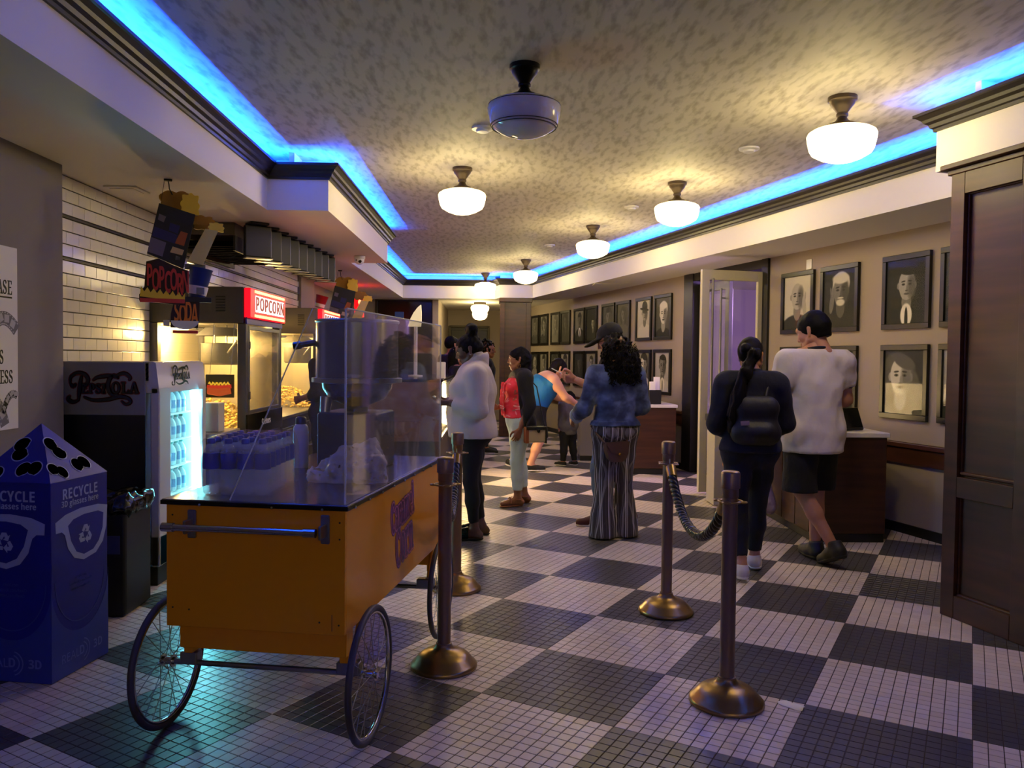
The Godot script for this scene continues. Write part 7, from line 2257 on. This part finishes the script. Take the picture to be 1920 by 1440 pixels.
func blue_woman(skin: Material, hbr: Material) -> void:
	var q := {"h": 1.64, "girth": 1.22, "bust": 1.1, "belly": 1.0, "seat": 1.2, "arms": 1.25, "legs": 1.15, "fem": true, "skin": skin, "hairmat": hbr, "flat": 1.1, "fwd": Vector3(0, -0.5, -0.86), "head": Vector3(-0.45, 0.0, 0.0),
		"J": {"pelvis": Vector3(0, 0.83, 0.12), "hipR": Vector3(0.10, 0.79, 0.12), "hipL": Vector3(-0.10, 0.79, 0.12), "waist": Vector3(0, 0.97, 0.06), "chest": Vector3(0, 1.12, -0.06), "neck": Vector3(0, 1.25, -0.16), "head": Vector3(0, 1.36, -0.27), "shR": Vector3(0.19, 1.21, -0.13), "shL": Vector3(-0.19, 1.21, -0.13), "elR": Vector3(0.21, 0.99, -0.29), "elL": Vector3(-0.22, 1.00, -0.27), "wrR": Vector3(0.12, 0.90, -0.48), "wrL": Vector3(-0.12, 0.92, -0.47),
			"kneeR": Vector3(0.11, 0.43, 0.02), "ankR": Vector3(0.11, 0.09, 0.16), "heelR": Vector3(0.11, 0.04, 0.20), "toeR": Vector3(0.12, 0.035, -0.02), "kneeL": Vector3(-0.10, 0.46, 0.16), "ankL": Vector3(-0.10, 0.12, 0.34), "heelL": Vector3(-0.10, 0.09, 0.39), "toeL": Vector3(-0.12, 0.035, 0.19)},
		"handR": [Vector3(-0.2, -0.4, -1), Vector3(-0.7, -0.5, 0), 0.4], "handL": [Vector3(0.2, -0.4, -1), Vector3(0.7, -0.5, 0), 0.4]}
	var F := figure("person", "person in bright blue tank top and black skirt, bending over towards a child", Vector3(0.60, 0, -10.35), -1.30, q)
	garment(F, "tank_top", ["torso"], cloth("tank_blue", Color(0.0, 0.36, 0.62), 0.75), 0.012, [[Vector3(0, 0.80, 0.0), Vector3(0, -0.9, 0.3).normalized()], [Vector3(0, 1.18, -0.10), Vector3(0, 0.75, -0.65).normalized()]], [], 0.006)
	obj("strap", MB.new().tube([Vector3(0.10, 1.10, 0.06) * F.s, Vector3(0.115, 1.245, -0.06) * F.s, Vector3(0.11, 1.24, -0.18) * F.s, Vector3(0.10, 1.14, -0.24) * F.s], 0.010, 6).tube([Vector3(-0.10, 1.10, 0.06) * F.s, Vector3(-0.115, 1.245, -0.06) * F.s, Vector3(-0.11, 1.24, -0.18) * F.s, Vector3(-0.10, 1.14, -0.24) * F.s], 0.010, 6), M["black"], F.t)
	garment(F, "skirt", ["torso", "thR", "thL"], cloth("skirt_black", Color(0.02, 0.02, 0.022), 0.9), 0.02, [[Vector3(0, 0.88, 0.08), Vector3(0, 1, -0.2).normalized()], [Vector3(0, 0.44, 0), Vector3(0, -1, 0)]], [[Vector3(0, 0.78, 0.11), Vector3(0, 0.42, 0.09), 0.19, 0.21, 0.04]], 0.008)
	hair(F, [SKULL, [Vector3(0, 0.03, 0.04), Vector3(0, -0.05, 0.06), 0.09, 0.07]], hbr, 0.006)
	for d in ["R", "L"]: shoe(F, d, M["black_rubber"], M["white_plastic"], 0.03, 1.05)

func grey_child(skin: Material, hb: Material) -> void:
	var q := {"h": 1.02, "girth": 1.25, "arms": 1.2, "legs": 1.2, "headsize": 1.35, "skin": skin, "hairmat": hb, "head": Vector3(0.1, 0.2, 0), "cell": 0.02, "J": {"head": Vector3(0, 1.50, -0.01), "neck": Vector3(0, 1.36, 0.02), "ankL": Vector3(-0.14, 0.085, 0.0), "kneeL": Vector3(-0.12, 0.48, 0.0), "heelL": Vector3(-0.14, 0.035, 0.03), "toeL": Vector3(-0.17, 0.03, -0.19), "kneeR": Vector3(0.12, 0.48, 0.03), "ankR": Vector3(0.16, 0.085, 0.07), "heelR": Vector3(0.16, 0.035, 0.10), "toeR": Vector3(0.19, 0.03, -0.09)}}
	var F := figure("person", "small child in a grey jacket and dark pants beside the bending person", Vector3(1.02, 0, -10.85), 0.7, q)
	garment(F, "jacket", ["torso", "upR", "upL", "loR", "loL"], cloth("jacket_grey", Color(0.34, 0.33, 0.34), 0.9), 0.035, [[Vector3(0, 0.70, 0), Vector3(0, -1, 0)], cut_at(F, "elR", "wrR", 0.95), cut_at(F, "elL", "wrL", 0.95)], [[Vector3(0, 0.70, 0), Vector3(0, 1.2, 0), 0.21, 0.19, 0.04, Vector3(1, 1, 1.2)]], 0.01)
	garment(F, "pants", ["torso", "thR", "thL", "shR", "shL"], cloth("pants_dark", Color(0.05, 0.05, 0.06), 0.9), 0.02, [[Vector3(0, 0.98, 0), Vector3(0, 1, 0)], cut_at(F, "kneeR", "ankR", 0.95), cut_at(F, "kneeL", "ankL", 0.95)], [], 0.006)
	hair(F, [SKULL, [Vector3(0, 0.0, 0.05), Vector3(0, -0.1, 0.06), 0.09, 0.07]], hb, 0.008)
	for d in ["R", "L"]: shoe(F, d, M["black_rubber"], M["white_plastic"], 0.04, 1.3)

func striped_woman(skin: Material, hbr: Material) -> void:
	var q := {"h": 1.62, "girth": 0.98, "bust": 1.0, "belly": 0.0, "seat": 1.12, "arms": 1.0, "legs": 1.0, "fem": true, "skin": skin, "hairmat": hbr, "head": Vector3(-0.2, 0.35, 0.05),
		"J": {"elL": Vector3(-0.265, 1.10, -0.02), "wrL": Vector3(-0.28, 1.00, -0.24), "elR": Vector3(0.245, 1.11, 0.0), "wrR": Vector3(0.12, 1.05, -0.22), "kneeL": Vector3(-0.085, 0.49, 0.0), "ankL": Vector3(-0.09, 0.085, 0.02), "kneeR": Vector3(0.09, 0.49, -0.02), "ankR": Vector3(0.10, 0.085, 0.0)}}
	var F := figure("person", "person with big curly hair in denim jacket and striped flared pants, seen from behind", Vector3(0.985, 0, -6.45), 0.22, q)
	var den := cloth("denim_blue", Color(0.16, 0.23, 0.40), 0.9)
	den = mat("denim_jacket", Color(1, 1, 1), 0.9)
	tri_tex(den, noise_img(19, 0.02, 128, Color(0.15, 0.19, 0.29), Color(0.40, 0.46, 0.58), 2.4, -0.08, 1.0, 5), 2.2)
	den.rim_enabled = true
	den.rim = 0.06
	garment(F, "denim_jacket", ["torso", "upR", "upL", "loR", "loL"], den, 0.024, [[Vector3(0, 0.965, 0), Vector3(0, -1, 0)], [Vector3(0, 1.47, 0), Vector3(0, 1, 0)], cut_at(F, "elR", "wrR", 0.8), cut_at(F, "elL", "wrL", 0.75)], [], 0.012)
	garment(F, "waistband", ["torso"], den, 0.030, [[Vector3(0, 0.955, 0), Vector3(0, -1, 0)], [Vector3(0, 1.0, 0), Vector3(0, 1, 0)]])
	var worn := mat("denim_worn", Color(0.55, 0.62, 0.74), 0.9)
	var F2 := F
	garment(F, "frayed_cuff", [], worn, 0.0, [plane_at(F, "elL", "wrL", 0.85), [F.J.elL.lerp(F.J.wrL, 0.62) / F.s, (F.J.elL - F.J.wrL).normalized()]], [[F.J.elL / F.s, F.J.wrL / F.s, 0.066, 0.062]], 0.012)
	# frayed seams at the shoulders
	var fr := MB.new()
	for sx in [-1.0, 1.0]:
		var pts := []
		for i in 9:
			var u := i / 8.0
			pts.append(Vector3((0.150 + 0.025 * u) * sx, 1.435 - 0.15 * u, 0.075 + 0.012 * sin(u * PI)) * F.s)
		fr.tube(pts, 0.011, 6)
	obj("frayed_seam", fr, worn, F.t)
	# striped flared pants
	var pn := mat("striped_cloth", Color(1, 1, 1), 0.9)
	var im := Image.create(128, 8, false, Image.FORMAT_RGB8)
	for x in 128:
		var c := Color(0.22, 0.195, 0.185)
		for sp in [[6, 3, 0.8], [14, 2, 0.55], [34, 1, 0.4], [44, 3, 0.8], [52, 2, 0.75], [70, 1, 0.45], [84, 3, 0.75], [90, 2, 0.5], [106, 2, 0.45], [114, 3, 0.8]]:
			if absf(x - sp[0]) <= sp[1] * 0.7: c = Color(0.95, 0.92, 0.90) * sp[2]
		for y in 8: im.set_pixel(x, y, c)
	tri_tex(pn, im, 4.6)
	garment(F, "flared_pants", ["torso", "thR", "thL", "shR", "shL"], pn, 0.008, [[Vector3(0, 1.06, 0), Vector3(0, 1, 0)], [Vector3(0, 0.012, 0), Vector3(0, -1, 0)]], [[Vector3(-0.088, 0.50, 0.0), Vector3(-0.10, -0.02, 0.0), 0.070, 0.125, 0.02], [Vector3(0.092, 0.50, -0.01), Vector3(0.112, -0.02, -0.02), 0.070, 0.125, 0.02], [Vector3(-0.09, 0.85, 0.0), Vector3(-0.088, 0.5, 0.0), 0.105, 0.074, 0.02], [Vector3(0.09, 0.85, 0.0), Vector3(0.092, 0.5, 0.0), 0.105, 0.074, 0.02]], 0.010)
	# the curls
	var caps := [SKULL, [Vector3(0, 0.01, 0.03), Vector3(0, -0.13, 0.06), 0.115, 0.140], [Vector3(0, -0.13, 0.06), Vector3(0.0, -0.20, 0.075), 0.140, 0.11], [Vector3(-0.075, -0.03, 0.02), Vector3(-0.09, -0.16, 0.03), 0.07, 0.075], [Vector3(0.075, -0.03, 0.02), Vector3(0.10, -0.16, 0.04), 0.07, 0.075]]
	var h := hair(F, caps, hbr, 0.040, 17.0, 0.009)
	var cr := MB.new()
	var r := RandomNumberGenerator.new()
	r.seed = 5
	for k in 240:
		var a := r.randf_range(-2.4, 2.4) + PI / 2
		var yy := r.randf_range(-0.26, 0.07)
		var rad := 0.118 + 0.042 * sin((yy + 0.35) * 6.0) - (0.04 if yy > 0.03 else 0.0)
		var p0 := Vector3(cos(a) * rad, yy, 0.05 + sin(a) * rad * 0.9)
		var pts := []
		for i in 12:
			var u := i / 11.0
			pts.append(p0 + Vector3(cos(u * 11.0 + k) * 0.009, -u * 0.075, sin(u * 11.0 + k) * 0.009))
		cr.tube(pts, [0.002, 0.003, 0.004, 0.004, 0.004, 0.004, 0.004, 0.004, 0.004, 0.003, 0.003, 0.001], 4)
	obj("curls", cr, hbr, h).set_meta("kind", "stuff")
	# belt bag
	var bp: Vector3 = F.t.transform * (Vector3(-0.055, 0.665, 0.16) * F.s)
	var bg := thing("belt_bag", "brown leather belt bag hanging behind on the striped pants", "bag", bp, F.t.rotation.y + 0.1)
	var poly := PackedVector2Array([Vector2(-0.095, 0.15), Vector2(0.10, 0.16), Vector2(0.105, 0.10), Vector2(0.09, 0.03), Vector2(0.05, 0.0), Vector2(-0.03, 0.0), Vector2(-0.065, 0.03), Vector2(-0.085, 0.09)])
	obj("pouch", MB.new().prism(poly, -0.03, 0.03, true), mat("leather_brown", Color(0.30, 0.20, 0.15), 0.45), bg)
	var fl := PackedVector2Array([Vector2(-0.10, 0.155), Vector2(0.105, 0.165), Vector2(0.09, 0.085), Vector2(0.03, 0.06), Vector2(-0.05, 0.075)])
	obj("flap", MB.new().prism(fl, 0.030, 0.038, true), M["leather_brown"], bg)
	obj("clasp", MB.new().ball(Vector3(0.02, 0.065, 0.042), Vector3(0.011, 0.011, 0.006)), M["gold"], bg)
	obj("strap", MB.new().tube([Vector3(-0.09, 0.15, 0.0), Vector3(-0.12, 0.21, -0.08), Vector3(-0.13, 0.27, -0.17)], 0.009, 6).tube([Vector3(0.10, 0.155, 0.0), Vector3(0.15, 0.21, -0.06), Vector3(0.21, 0.27, -0.14)], 0.009, 6), M["leather_brown"], bg)

func cap_man(skin: Material, hb: Material) -> void:
	var q := {"h": 1.72, "girth": 1.02, "arms": 1.05, "skin": skin, "hairmat": hb, "head": Vector3(-0.35, -0.05, 0.0),
		"J": {"elL": Vector3(-0.225, 1.14, -0.06), "wrL": Vector3(-0.10, 1.25, -0.31), "elR": Vector3(0.225, 1.14, -0.05), "wrR": Vector3(0.09, 1.24, -0.31), "ankL": Vector3(-0.10, 0.085, -0.08), "heelL": Vector3(-0.10, 0.035, -0.05), "toeL": Vector3(-0.12, 0.03, -0.26), "kneeL": Vector3(-0.10, 0.49, -0.10), "ankR": Vector3(0.10, 0.085, 0.18), "heelR": Vector3(0.10, 0.035, 0.21), "toeR": Vector3(0.13, 0.03, 0.0), "kneeR": Vector3(0.10, 0.49, 0.07)},
		"handL": [Vector3(0.3, 0.1, -1), Vector3(0.7, 0.5, 0), 0.55], "handR": [Vector3(-0.3, 0.1, -1), Vector3(-0.7, 0.5, 0), 0.55], "thumbL": Vector3(0.3, 1, 0), "thumbR": Vector3(-0.3, 1, 0)}
	var F := figure("person", "person in black cap and dark shirt holding up a phone behind the curly-haired person", Vector3(1.03, 0, -6.98), 1.50, q)
	garment(F, "t_shirt", ["torso", "upR", "upL"], cloth("tee_black", Color(0.035, 0.033, 0.035), 0.9), 0.020, [[Vector3(0, 0.86, 0), Vector3(0, -1, 0)], [Vector3(0, 1.46, 0), Vector3(0, 1, 0)], cut_at(F, "shR", "elR", 0.72), cut_at(F, "shL", "elL", 0.72)], [[Vector3(0, 0.86, 0), Vector3(0, 1.2, 0), 0.165, 0.16, 0.03, Vector3(1, 1, 1.2)]], 0.010)
	garment(F, "jeans", ["torso", "thR", "thL", "shR", "shL"], cloth("denim_mid", Color(0.30, 0.40, 0.52), 0.9), 0.018, [[Vector3(0, 1.0, 0), Vector3(0, 1, 0)], cut_at(F, "kneeR", "ankR", 0.92), cut_at(F, "kneeL", "ankL", 0.92)], [], 0.010)
	hair(F, [[Vector3(0, 0.02, 0.03), Vector3(0, -0.03, 0.05), 0.09, 0.075, Vector3(1.15, 1, 1)]], hb, 0.002)
	var cp := SDF.new(Vector3(-0.13, -0.02, -0.25), Vector3(0.13, 0.18, 0.16), 0.009)
	cp.cap(Vector3(0, 0.050, 0.022), Vector3(0, 0.046, 0.0), 0.108, 0.104, 0.02, Vector3(1.14, 1, 1))
	cp.clip(Vector3(0, 0.045, -0.05), Vector3(0, -1, -0.12).normalized())
	cp.cap(Vector3(-0.03, 0.042, -0.10), Vector3(-0.02, 0.022, -0.175), 0.055, 0.05, 0.01, Vector3(1, 4.0, 1))
	cp.cap(Vector3(0.03, 0.042, -0.10), Vector3(0.02, 0.022, -0.175), 0.055, 0.05, 0.01, Vector3(1, 4.0, 1))
	var c := obj("cap", cp.net(), cloth("cap_black", Color(0.014, 0.014, 0.015), 0.9), F.t)
	c.transform = F.hx
	var gl := obj("glasses", MB.new().tube([Vector3(-0.078, 0.015, 0.01), Vector3(-0.074, 0.02, -0.09), Vector3(-0.05, 0.02, -0.108), Vector3(0.05, 0.02, -0.108), Vector3(0.074, 0.02, -0.09), Vector3(0.078, 0.015, 0.01)], 0.003, 6), M["black_gloss"], F.t)
	gl.transform = F.hx
	var mar := mat("shoe_maroon", Color(0.26, 0.06, 0.06), 0.6)
	for d in ["R", "L"]: shoe(F, d, mar, M["white_plastic"], 0.04)
	held_phone(F, Vector3(0.0, 1.31, -0.45), Vector3(0.45, 0.0, 0.0), "pale phone held up by the person in the black cap")

func ponytail_girl(skin: Material, hbr: Material) -> void:
	var q := {"h": 1.575, "girth": 1.0, "bust": 0.9, "seat": 1.12, "arms": 1.05, "legs": 1.0, "fem": true, "skin": skin, "hairmat": hbr, "head": Vector3(-0.05, -0.55, 0.0),
		"J": {"elL": Vector3(-0.25, 1.10, 0.02), "wrL": Vector3(-0.14, 1.02, -0.2), "elR": Vector3(0.255, 1.10, -0.03), "wrR": Vector3(0.15, 1.02, -0.24), "ankL": Vector3(-0.085, 0.105, 0.20), "heelL": Vector3(-0.085, 0.055, 0.235), "toeL": Vector3(-0.10, 0.035, 0.03), "kneeL": Vector3(-0.09, 0.50, 0.07), "ankR": Vector3(0.085, 0.085, -0.16), "heelR": Vector3(0.085, 0.04, -0.12), "toeR": Vector3(0.11, 0.03, -0.32), "kneeR": Vector3(0.095, 0.50, -0.14)}}
	var F := figure("person", "person with long ponytail in dark denim, black backpack and white sneakers, walking away", Vector3(1.735, 0, -5.36), -0.10, q)
	var den := cloth("denim_dark", Color(0.045, 0.055, 0.115), 0.9)
	garment(F, "denim_jacket", ["torso", "upR", "upL", "loR", "loL"], den, 0.026, [[Vector3(0, 0.90, 0), Vector3(0, -1, 0)], [Vector3(0, 1.485, 0), Vector3(0, 1, 0)], cut_at(F, "elR", "wrR", 0.9), cut_at(F, "elL", "wrL", 0.9)], [[Vector3(0, 0.91, 0.02), Vector3(0, 1.15, 0.01), 0.185, 0.165, 0.03, Vector3(1, 1, 1.15)]], 0.010)
	garment(F, "collar", [], den, 0.0, [[Vector3(0, 1.50, 0), Vector3(0, 1, 0)]], [[Vector3(0, 1.43, 0.02), Vector3(0, 1.48, 0.02), 0.085, 0.075]])
	garment(F, "jeans", ["torso", "thR", "thL", "shR", "shL"], cloth("jeans_navy", Color(0.035, 0.045, 0.09), 0.9), 0.010, [[Vector3(0, 1.03, 0), Vector3(0, 1, 0)], cut_at(F, "kneeR", "ankR", 0.88), cut_at(F, "kneeL", "ankL", 0.85)], [], 0.006)
	hair(F, [SKULL, [Vector3(0, 0.03, 0.06), Vector3(0, 0.05, 0.12), 0.05, 0.04]], hbr, 0.003, 20.0)
	var pt := SDF.new(Vector3(-0.30, 0.95, -0.02), Vector3(0.12, 1.72, 0.32), 0.011)
	var pp := [Vector3(0.02, 1.62, 0.10), Vector3(-0.02, 1.60, 0.17), Vector3(-0.08, 1.47, 0.19), Vector3(-0.13, 1.30, 0.19), Vector3(-0.16, 1.15, 0.18), Vector3(-0.17, 1.05, 0.17)]
	var pr := [0.028, 0.034, 0.040, 0.040, 0.032, 0.010]
	for i in 5: pt.cap(pp[i] * F.s, pp[i + 1] * F.s, pr[i], pr[i + 1], 0.02)
	pt.noise(6, 26.0, 0.022, Vector3(1, 0.25, 1))
	obj("ponytail", pt.net(), hbr, F.t)
	for d in ["R", "L"]: shoe(F, d, mat("sneaker_white", Color(0.74, 0.71, 0.72), 0.55), M["white_plastic"], 0.045, 1.08)
	# backpack
	var bp: Vector3 = F.t.transform * (Vector3(0.0, 0.985, 0.17) * F.s)
	var bk := thing("backpack", "small black backpack with a pale patch on the denim jacket", "backpack", bp, F.t.rotation.y)
	var sd := SDF.new(Vector3(-0.18, -0.05, -0.08), Vector3(0.18, 0.36, 0.14), 0.012)
	sd.cap(Vector3(-0.08, 0.06, 0.01), Vector3(0.08, 0.06, 0.01), 0.085, 0.085, 0.03, Vector3(1, 1, 1.3))
	sd.cap(Vector3(-0.07, 0.22, 0.01), Vector3(0.07, 0.22, 0.01), 0.08, 0.08, 0.06, Vector3(1, 1, 1.3))
	sd.cap(Vector3(-0.06, 0.07, 0.06), Vector3(0.06, 0.07, 0.06), 0.05, 0.05, 0.02, Vector3(1, 1, 1.3))
	var bkm := cloth("backpack_black", Color(0.02, 0.02, 0.023), 0.6)
	obj("pack", sd.net(), bkm, bk)
	obj("patch", MB.new().at(Vector3(-0.085, 0.125, 0.085), Vector3(0, -0.3, 0.1)).box(Vector3.ZERO, Vector3(0.055, 0.028, 0.006), 0.002), mat("patch_pink", Color(0.55, 0.42, 0.40), 0.6), bk)
	for sx in [-1.0, 1.0]:
		obj("strap", MB.new().tube([Vector3(0.06 * sx, 0.27, -0.02), Vector3(0.09 * sx, 0.37, -0.06), Vector3(0.10 * sx, 0.40, -0.14), Vector3(0.11 * sx, 0.33, -0.24)], 0.014, 6), bkm, bk)

func white_man(skin: Material, hb: Material) -> void:
	var q := {"h": 1.77, "girth": 1.06, "arms": 1.18, "legs": 0.98, "skin": skin, "hairmat": hb, "head": Vector3(-0.28, 0.55, 0.0),
		"J": {"shR": Vector3(0.195, 1.385, 0.015), "shL": Vector3(-0.195, 1.385, 0.015), "elL": Vector3(-0.255, 1.12, 0.0), "wrL": Vector3(-0.27, 1.09, -0.26), "elR": Vector3(0.265, 1.12, -0.02), "wrR": Vector3(0.17, 1.06, -0.25),
			"kneeL": Vector3(-0.085, 0.50, 0.02), "ankL": Vector3(0.055, 0.13, 0.21), "heelL": Vector3(0.06, 0.105, 0.26), "toeL": Vector3(0.05, 0.03, 0.08), "kneeR": Vector3(0.10, 0.49, -0.09), "ankR": Vector3(0.075, 0.085, -0.05), "heelR": Vector3(0.075, 0.04, -0.01), "toeR": Vector3(0.09, 0.03, -0.22)},
		"handL": [Vector3(-0.15, 0.12, -1), Vector3(0.9, 0.3, 0), 0.5]}
	var F := figure("person", "person in white ringer tee and black shorts standing at the near counter, seen from behind", Vector3(2.30, 0, -5.72), 0.18, q)
	var tee := cloth("tee_white", Color(0.80, 0.77, 0.80), 0.9)
	garment(F, "t_shirt", ["torso", "upR", "upL"], tee, 0.020, [[Vector3(0, 0.76, 0), Vector3(0, -1, 0)], [Vector3(0, 1.47, 0.0), Vector3(0, 1, 0)], cut_at(F, "shR", "elR", 0.66), cut_at(F, "shL", "elL", 0.66)], [[Vector3(0, 0.74, 0.0), Vector3(0, 1.15, 0.0), 0.215, 0.182, 0.04, Vector3(1, 1, 1.12)]], 0.014)
	var nv := cloth("trim_navy", Color(0.06, 0.055, 0.12), 0.9)
	for d in ["R", "L"]:
		var a: Vector3 = F.J["sh" + d]
		var b: Vector3 = F.J["el" + d]
		var p0 := a.lerp(b, 0.635)
		garment(F, "sleeve_trim", ["up" + d], nv, 0.0235, [plane_at(F, "sh" + d, "el" + d, 0.675), [p0 / F.s, (a - b).normalized()]])
	var nr := []
	for i in 24:
		var an := TAU * i / 24
		nr.append((F.J.neck / F.s + Vector3(cos(an) * 0.078, 0.030 + 0.016 * sin(an), sin(an) * 0.075)) * F.s)
	obj("collar_trim", MB.new().tube(nr, 0.010, 8, true), nv, F.t)
	garment(F, "shorts", ["torso", "thR", "thL"], cloth("shorts_black", Color(0.022, 0.022, 0.025), 0.9), 0.022, [[Vector3(0, 0.79, 0), Vector3(0, 1, 0)], [Vector3(0, 0.49, 0), Vector3(0, -1, 0)]], [[Vector3(-0.085, 0.76, 0.0), Vector3(-0.095, 0.45, 0.02), 0.108, 0.118, 0.02], [Vector3(0.085, 0.76, -0.01), Vector3(0.105, 0.45, -0.09), 0.108, 0.118, 0.02]], 0.010)
	hair(F, [[Vector3(0, 0.045, 0.024), Vector3(0, 0.040, 0.0), 0.105, 0.10, Vector3(1.16, 1, 1)], [Vector3(0, 0.02, 0.06), Vector3(0, -0.03, 0.062), 0.075, 0.06]], hb, 0.003, 30.0, 0.0075, [[Vector3(0, -0.055, 0.06), Vector3(0, -1, 0)]])
	for d in ["R", "L"]: shoe(F, d, mat("shoe_black", Color(0.035, 0.03, 0.03), 0.6), M["black_rubber"], 0.07, 1.1)
	var wr := []
	for i in 20:
		var an := TAU * i / 20
		var ax: Vector3 = (F.J.wrL - F.J.elL).normalized()
		var u := ax.cross(Vector3.UP).normalized()
		wr.append(F.J.elL.lerp(F.J.wrL, 0.86) + (u * cos(an) + u.cross(ax) * sin(an)) * 0.036)
	obj("watch", MB.new().tube(wr, 0.008, 8, true), M["black"], F.t)
	held_phone(F, Vector3(-0.30, 1.14, -0.40), Vector3(0.3, 0.2, 0.0), "pale phone in the left hand of the person in the white tee", Vector3(0.07, 0.008, 0.13))

func far_people(sk_tan: Material, sk_brown: Material, hb: Material) -> void:
	# a child half hidden behind the person with the ponytail, with a pale bag
	var q := {"h": 1.05, "girth": 1.2, "arms": 1.2, "legs": 1.2, "headsize": 1.3, "skin": sk_tan, "hairmat": hb, "cell": 0.02, "J": {"head": Vector3(0, 1.50, -0.01), "neck": Vector3(0, 1.36, 0.02), "kneeL": Vector3(-0.11, 0.49, 0), "ankL": Vector3(-0.12, 0.085, 0.02), "toeL": Vector3(-0.14, 0.03, -0.17)}}
	var F := figure("person", "child half hidden behind the person with the ponytail, bare shins and white sneakers", Vector3(2.23, 0, -7.18), 0.15, q)
	garment(F, "dress", ["torso", "upR", "upL"], cloth("dress_lilac", Color(0.60, 0.55, 0.70), 0.9), 0.03, [[Vector3(0, 0.62, 0), Vector3(0, -1, 0)], cut_at(F, "shR", "elR", 0.6), cut_at(F, "shL", "elL", 0.6)], [[Vector3(0, 0.60, 0), Vector3(0, 1.1, 0), 0.24, 0.17, 0.04, Vector3(1, 1, 1.1)]], 0.01)
	hair(F, [SKULL, [Vector3(0, 0.0, 0.05), Vector3(0, -0.14, 0.06), 0.09, 0.08]], hb, 0.008)
	for d in ["R", "L"]: shoe(F, d, M["sneaker_white"], M["white_plastic"], 0.05, 1.3)
	var tb := thing("tote_bag", "pale lilac bag hanging low beside the half-hidden child", "bag", Vector3(2.42, 0.10, -6.95), 0.2)
	var sd := SDF.new(Vector3(-0.12, -0.02, -0.07), Vector3(0.12, 0.36, 0.07), 0.012)
	sd.cap(Vector3(0.02, 0.06, 0), Vector3(-0.01, 0.30, 0), 0.06, 0.03, 0.03)
	sd.noise(3, 12.0, 0.012)
	obj("pouch", sd.net(), cloth("bag_lilac", Color(0.66, 0.60, 0.76), 0.8), tb)
	obj("strap", MB.new().tube([Vector3(-0.01, 0.31, 0), Vector3(-0.05, 0.45, -0.05), Vector3(-0.04, 0.52, -0.12)], 0.006, 6), M["black"], tb)
	# staff person in black between the machines
	var q2 := {"h": 1.66, "girth": 1.05, "skin": sk_brown, "hairmat": hb, "cell": 0.02, "head": Vector3(-0.3, 0.0, 0), "J": {"wrR": Vector3(0.15, 1.05, -0.22), "wrL": Vector3(-0.15, 1.05, -0.22)}}
	var S := figure("person", "person in black staff clothes between the popcorn machines, behind the kettle", Vector3(-1.62, 0, -7.9), 1.1, q2)
	garment(S, "shirt", ["torso", "upR", "upL", "loR", "loL"], M["tee_black"], 0.02, [[Vector3(0, 0.86, 0), Vector3(0, -1, 0)], [Vector3(0, 1.46, 0), Vector3(0, 1, 0)], cut_at(S, "elR", "wrR", 0.3), cut_at(S, "elL", "wrL", 0.3)], [], 0.01)
	garment(S, "pants", ["torso", "thR", "thL", "shR", "shL"], M["pants_dark"], 0.014, [[Vector3(0, 1.0, 0), Vector3(0, 1, 0)], cut_at(S, "kneeR", "ankR", 0.95), cut_at(S, "kneeL", "ankL", 0.95)])
	hair(S, [SKULL, [Vector3(0, 0.0, 0.06), Vector3(0, -0.20, 0.08), 0.09, 0.08]], hb, 0.008)
	for d in ["R", "L"]: shoe(S, d, M["black_rubber"], M["black"], 0.04)
	# three people at the far end
	var specs := [["person with dark curly hair in a black shirt, facing right by the far pillar", Vector3(-0.10, 0, -12.2), -1.5, 1.68, sk_brown, "far_shirt_black", Color(0.03, 0.03, 0.032), true], ["person with long dark hair beyond the lit display counter, facing right", Vector3(-0.50, 0, -10.75), -1.25, 1.56, sk_tan, "far_shirt_navy", Color(0.05, 0.05, 0.09), false], ["person with short hair half hidden behind the person in the fleece", Vector3(-0.62, 0, -11.9), -0.9, 1.74, sk_tan, "far_shirt_grey", Color(0.08, 0.08, 0.10), true]]
	for k in 3:
		var e: Array = specs[k]
		var G := figure("person", e[0], e[1], e[2], {"h": e[3], "girth": 0.92, "skin": e[4], "hairmat": hb, "cell": 0.02, "fem": k == 1})
		garment(G, "shirt", ["torso", "upR", "upL", "loR", "loL"], cloth(e[5], e[6], 0.9), 0.02, [[Vector3(0, 0.88, 0), Vector3(0, -1, 0)], [Vector3(0, 1.46, 0), Vector3(0, 1, 0)], cut_at(G, "elR", "wrR", 0.85), cut_at(G, "elL", "wrL", 0.85)], [], 0.008)
		garment(G, "pants", ["torso", "thR", "thL", "shR", "shL"], M["pants_dark"], 0.014, [[Vector3(0, 1.0, 0), Vector3(0, 1, 0)], cut_at(G, "kneeR", "ankR", 0.95), cut_at(G, "kneeL", "ankL", 0.95)])
		if k == 0: hair(G, [SKULL, [Vector3(0, 0.07, 0.03), Vector3(0, 0.03, 0.06), 0.10, 0.09]], hb, 0.03, 18.0)
		elif k == 1: hair(G, [SKULL, [Vector3(0, 0.0, 0.05), Vector3(0, -0.22, 0.06), 0.095, 0.08]], hb, 0.006)
		else: hair(G, [SKULL], hb, 0.003)
		for d in ["R", "L"]: shoe(G, d, M["black_rubber"], M["white_plastic"], 0.04)
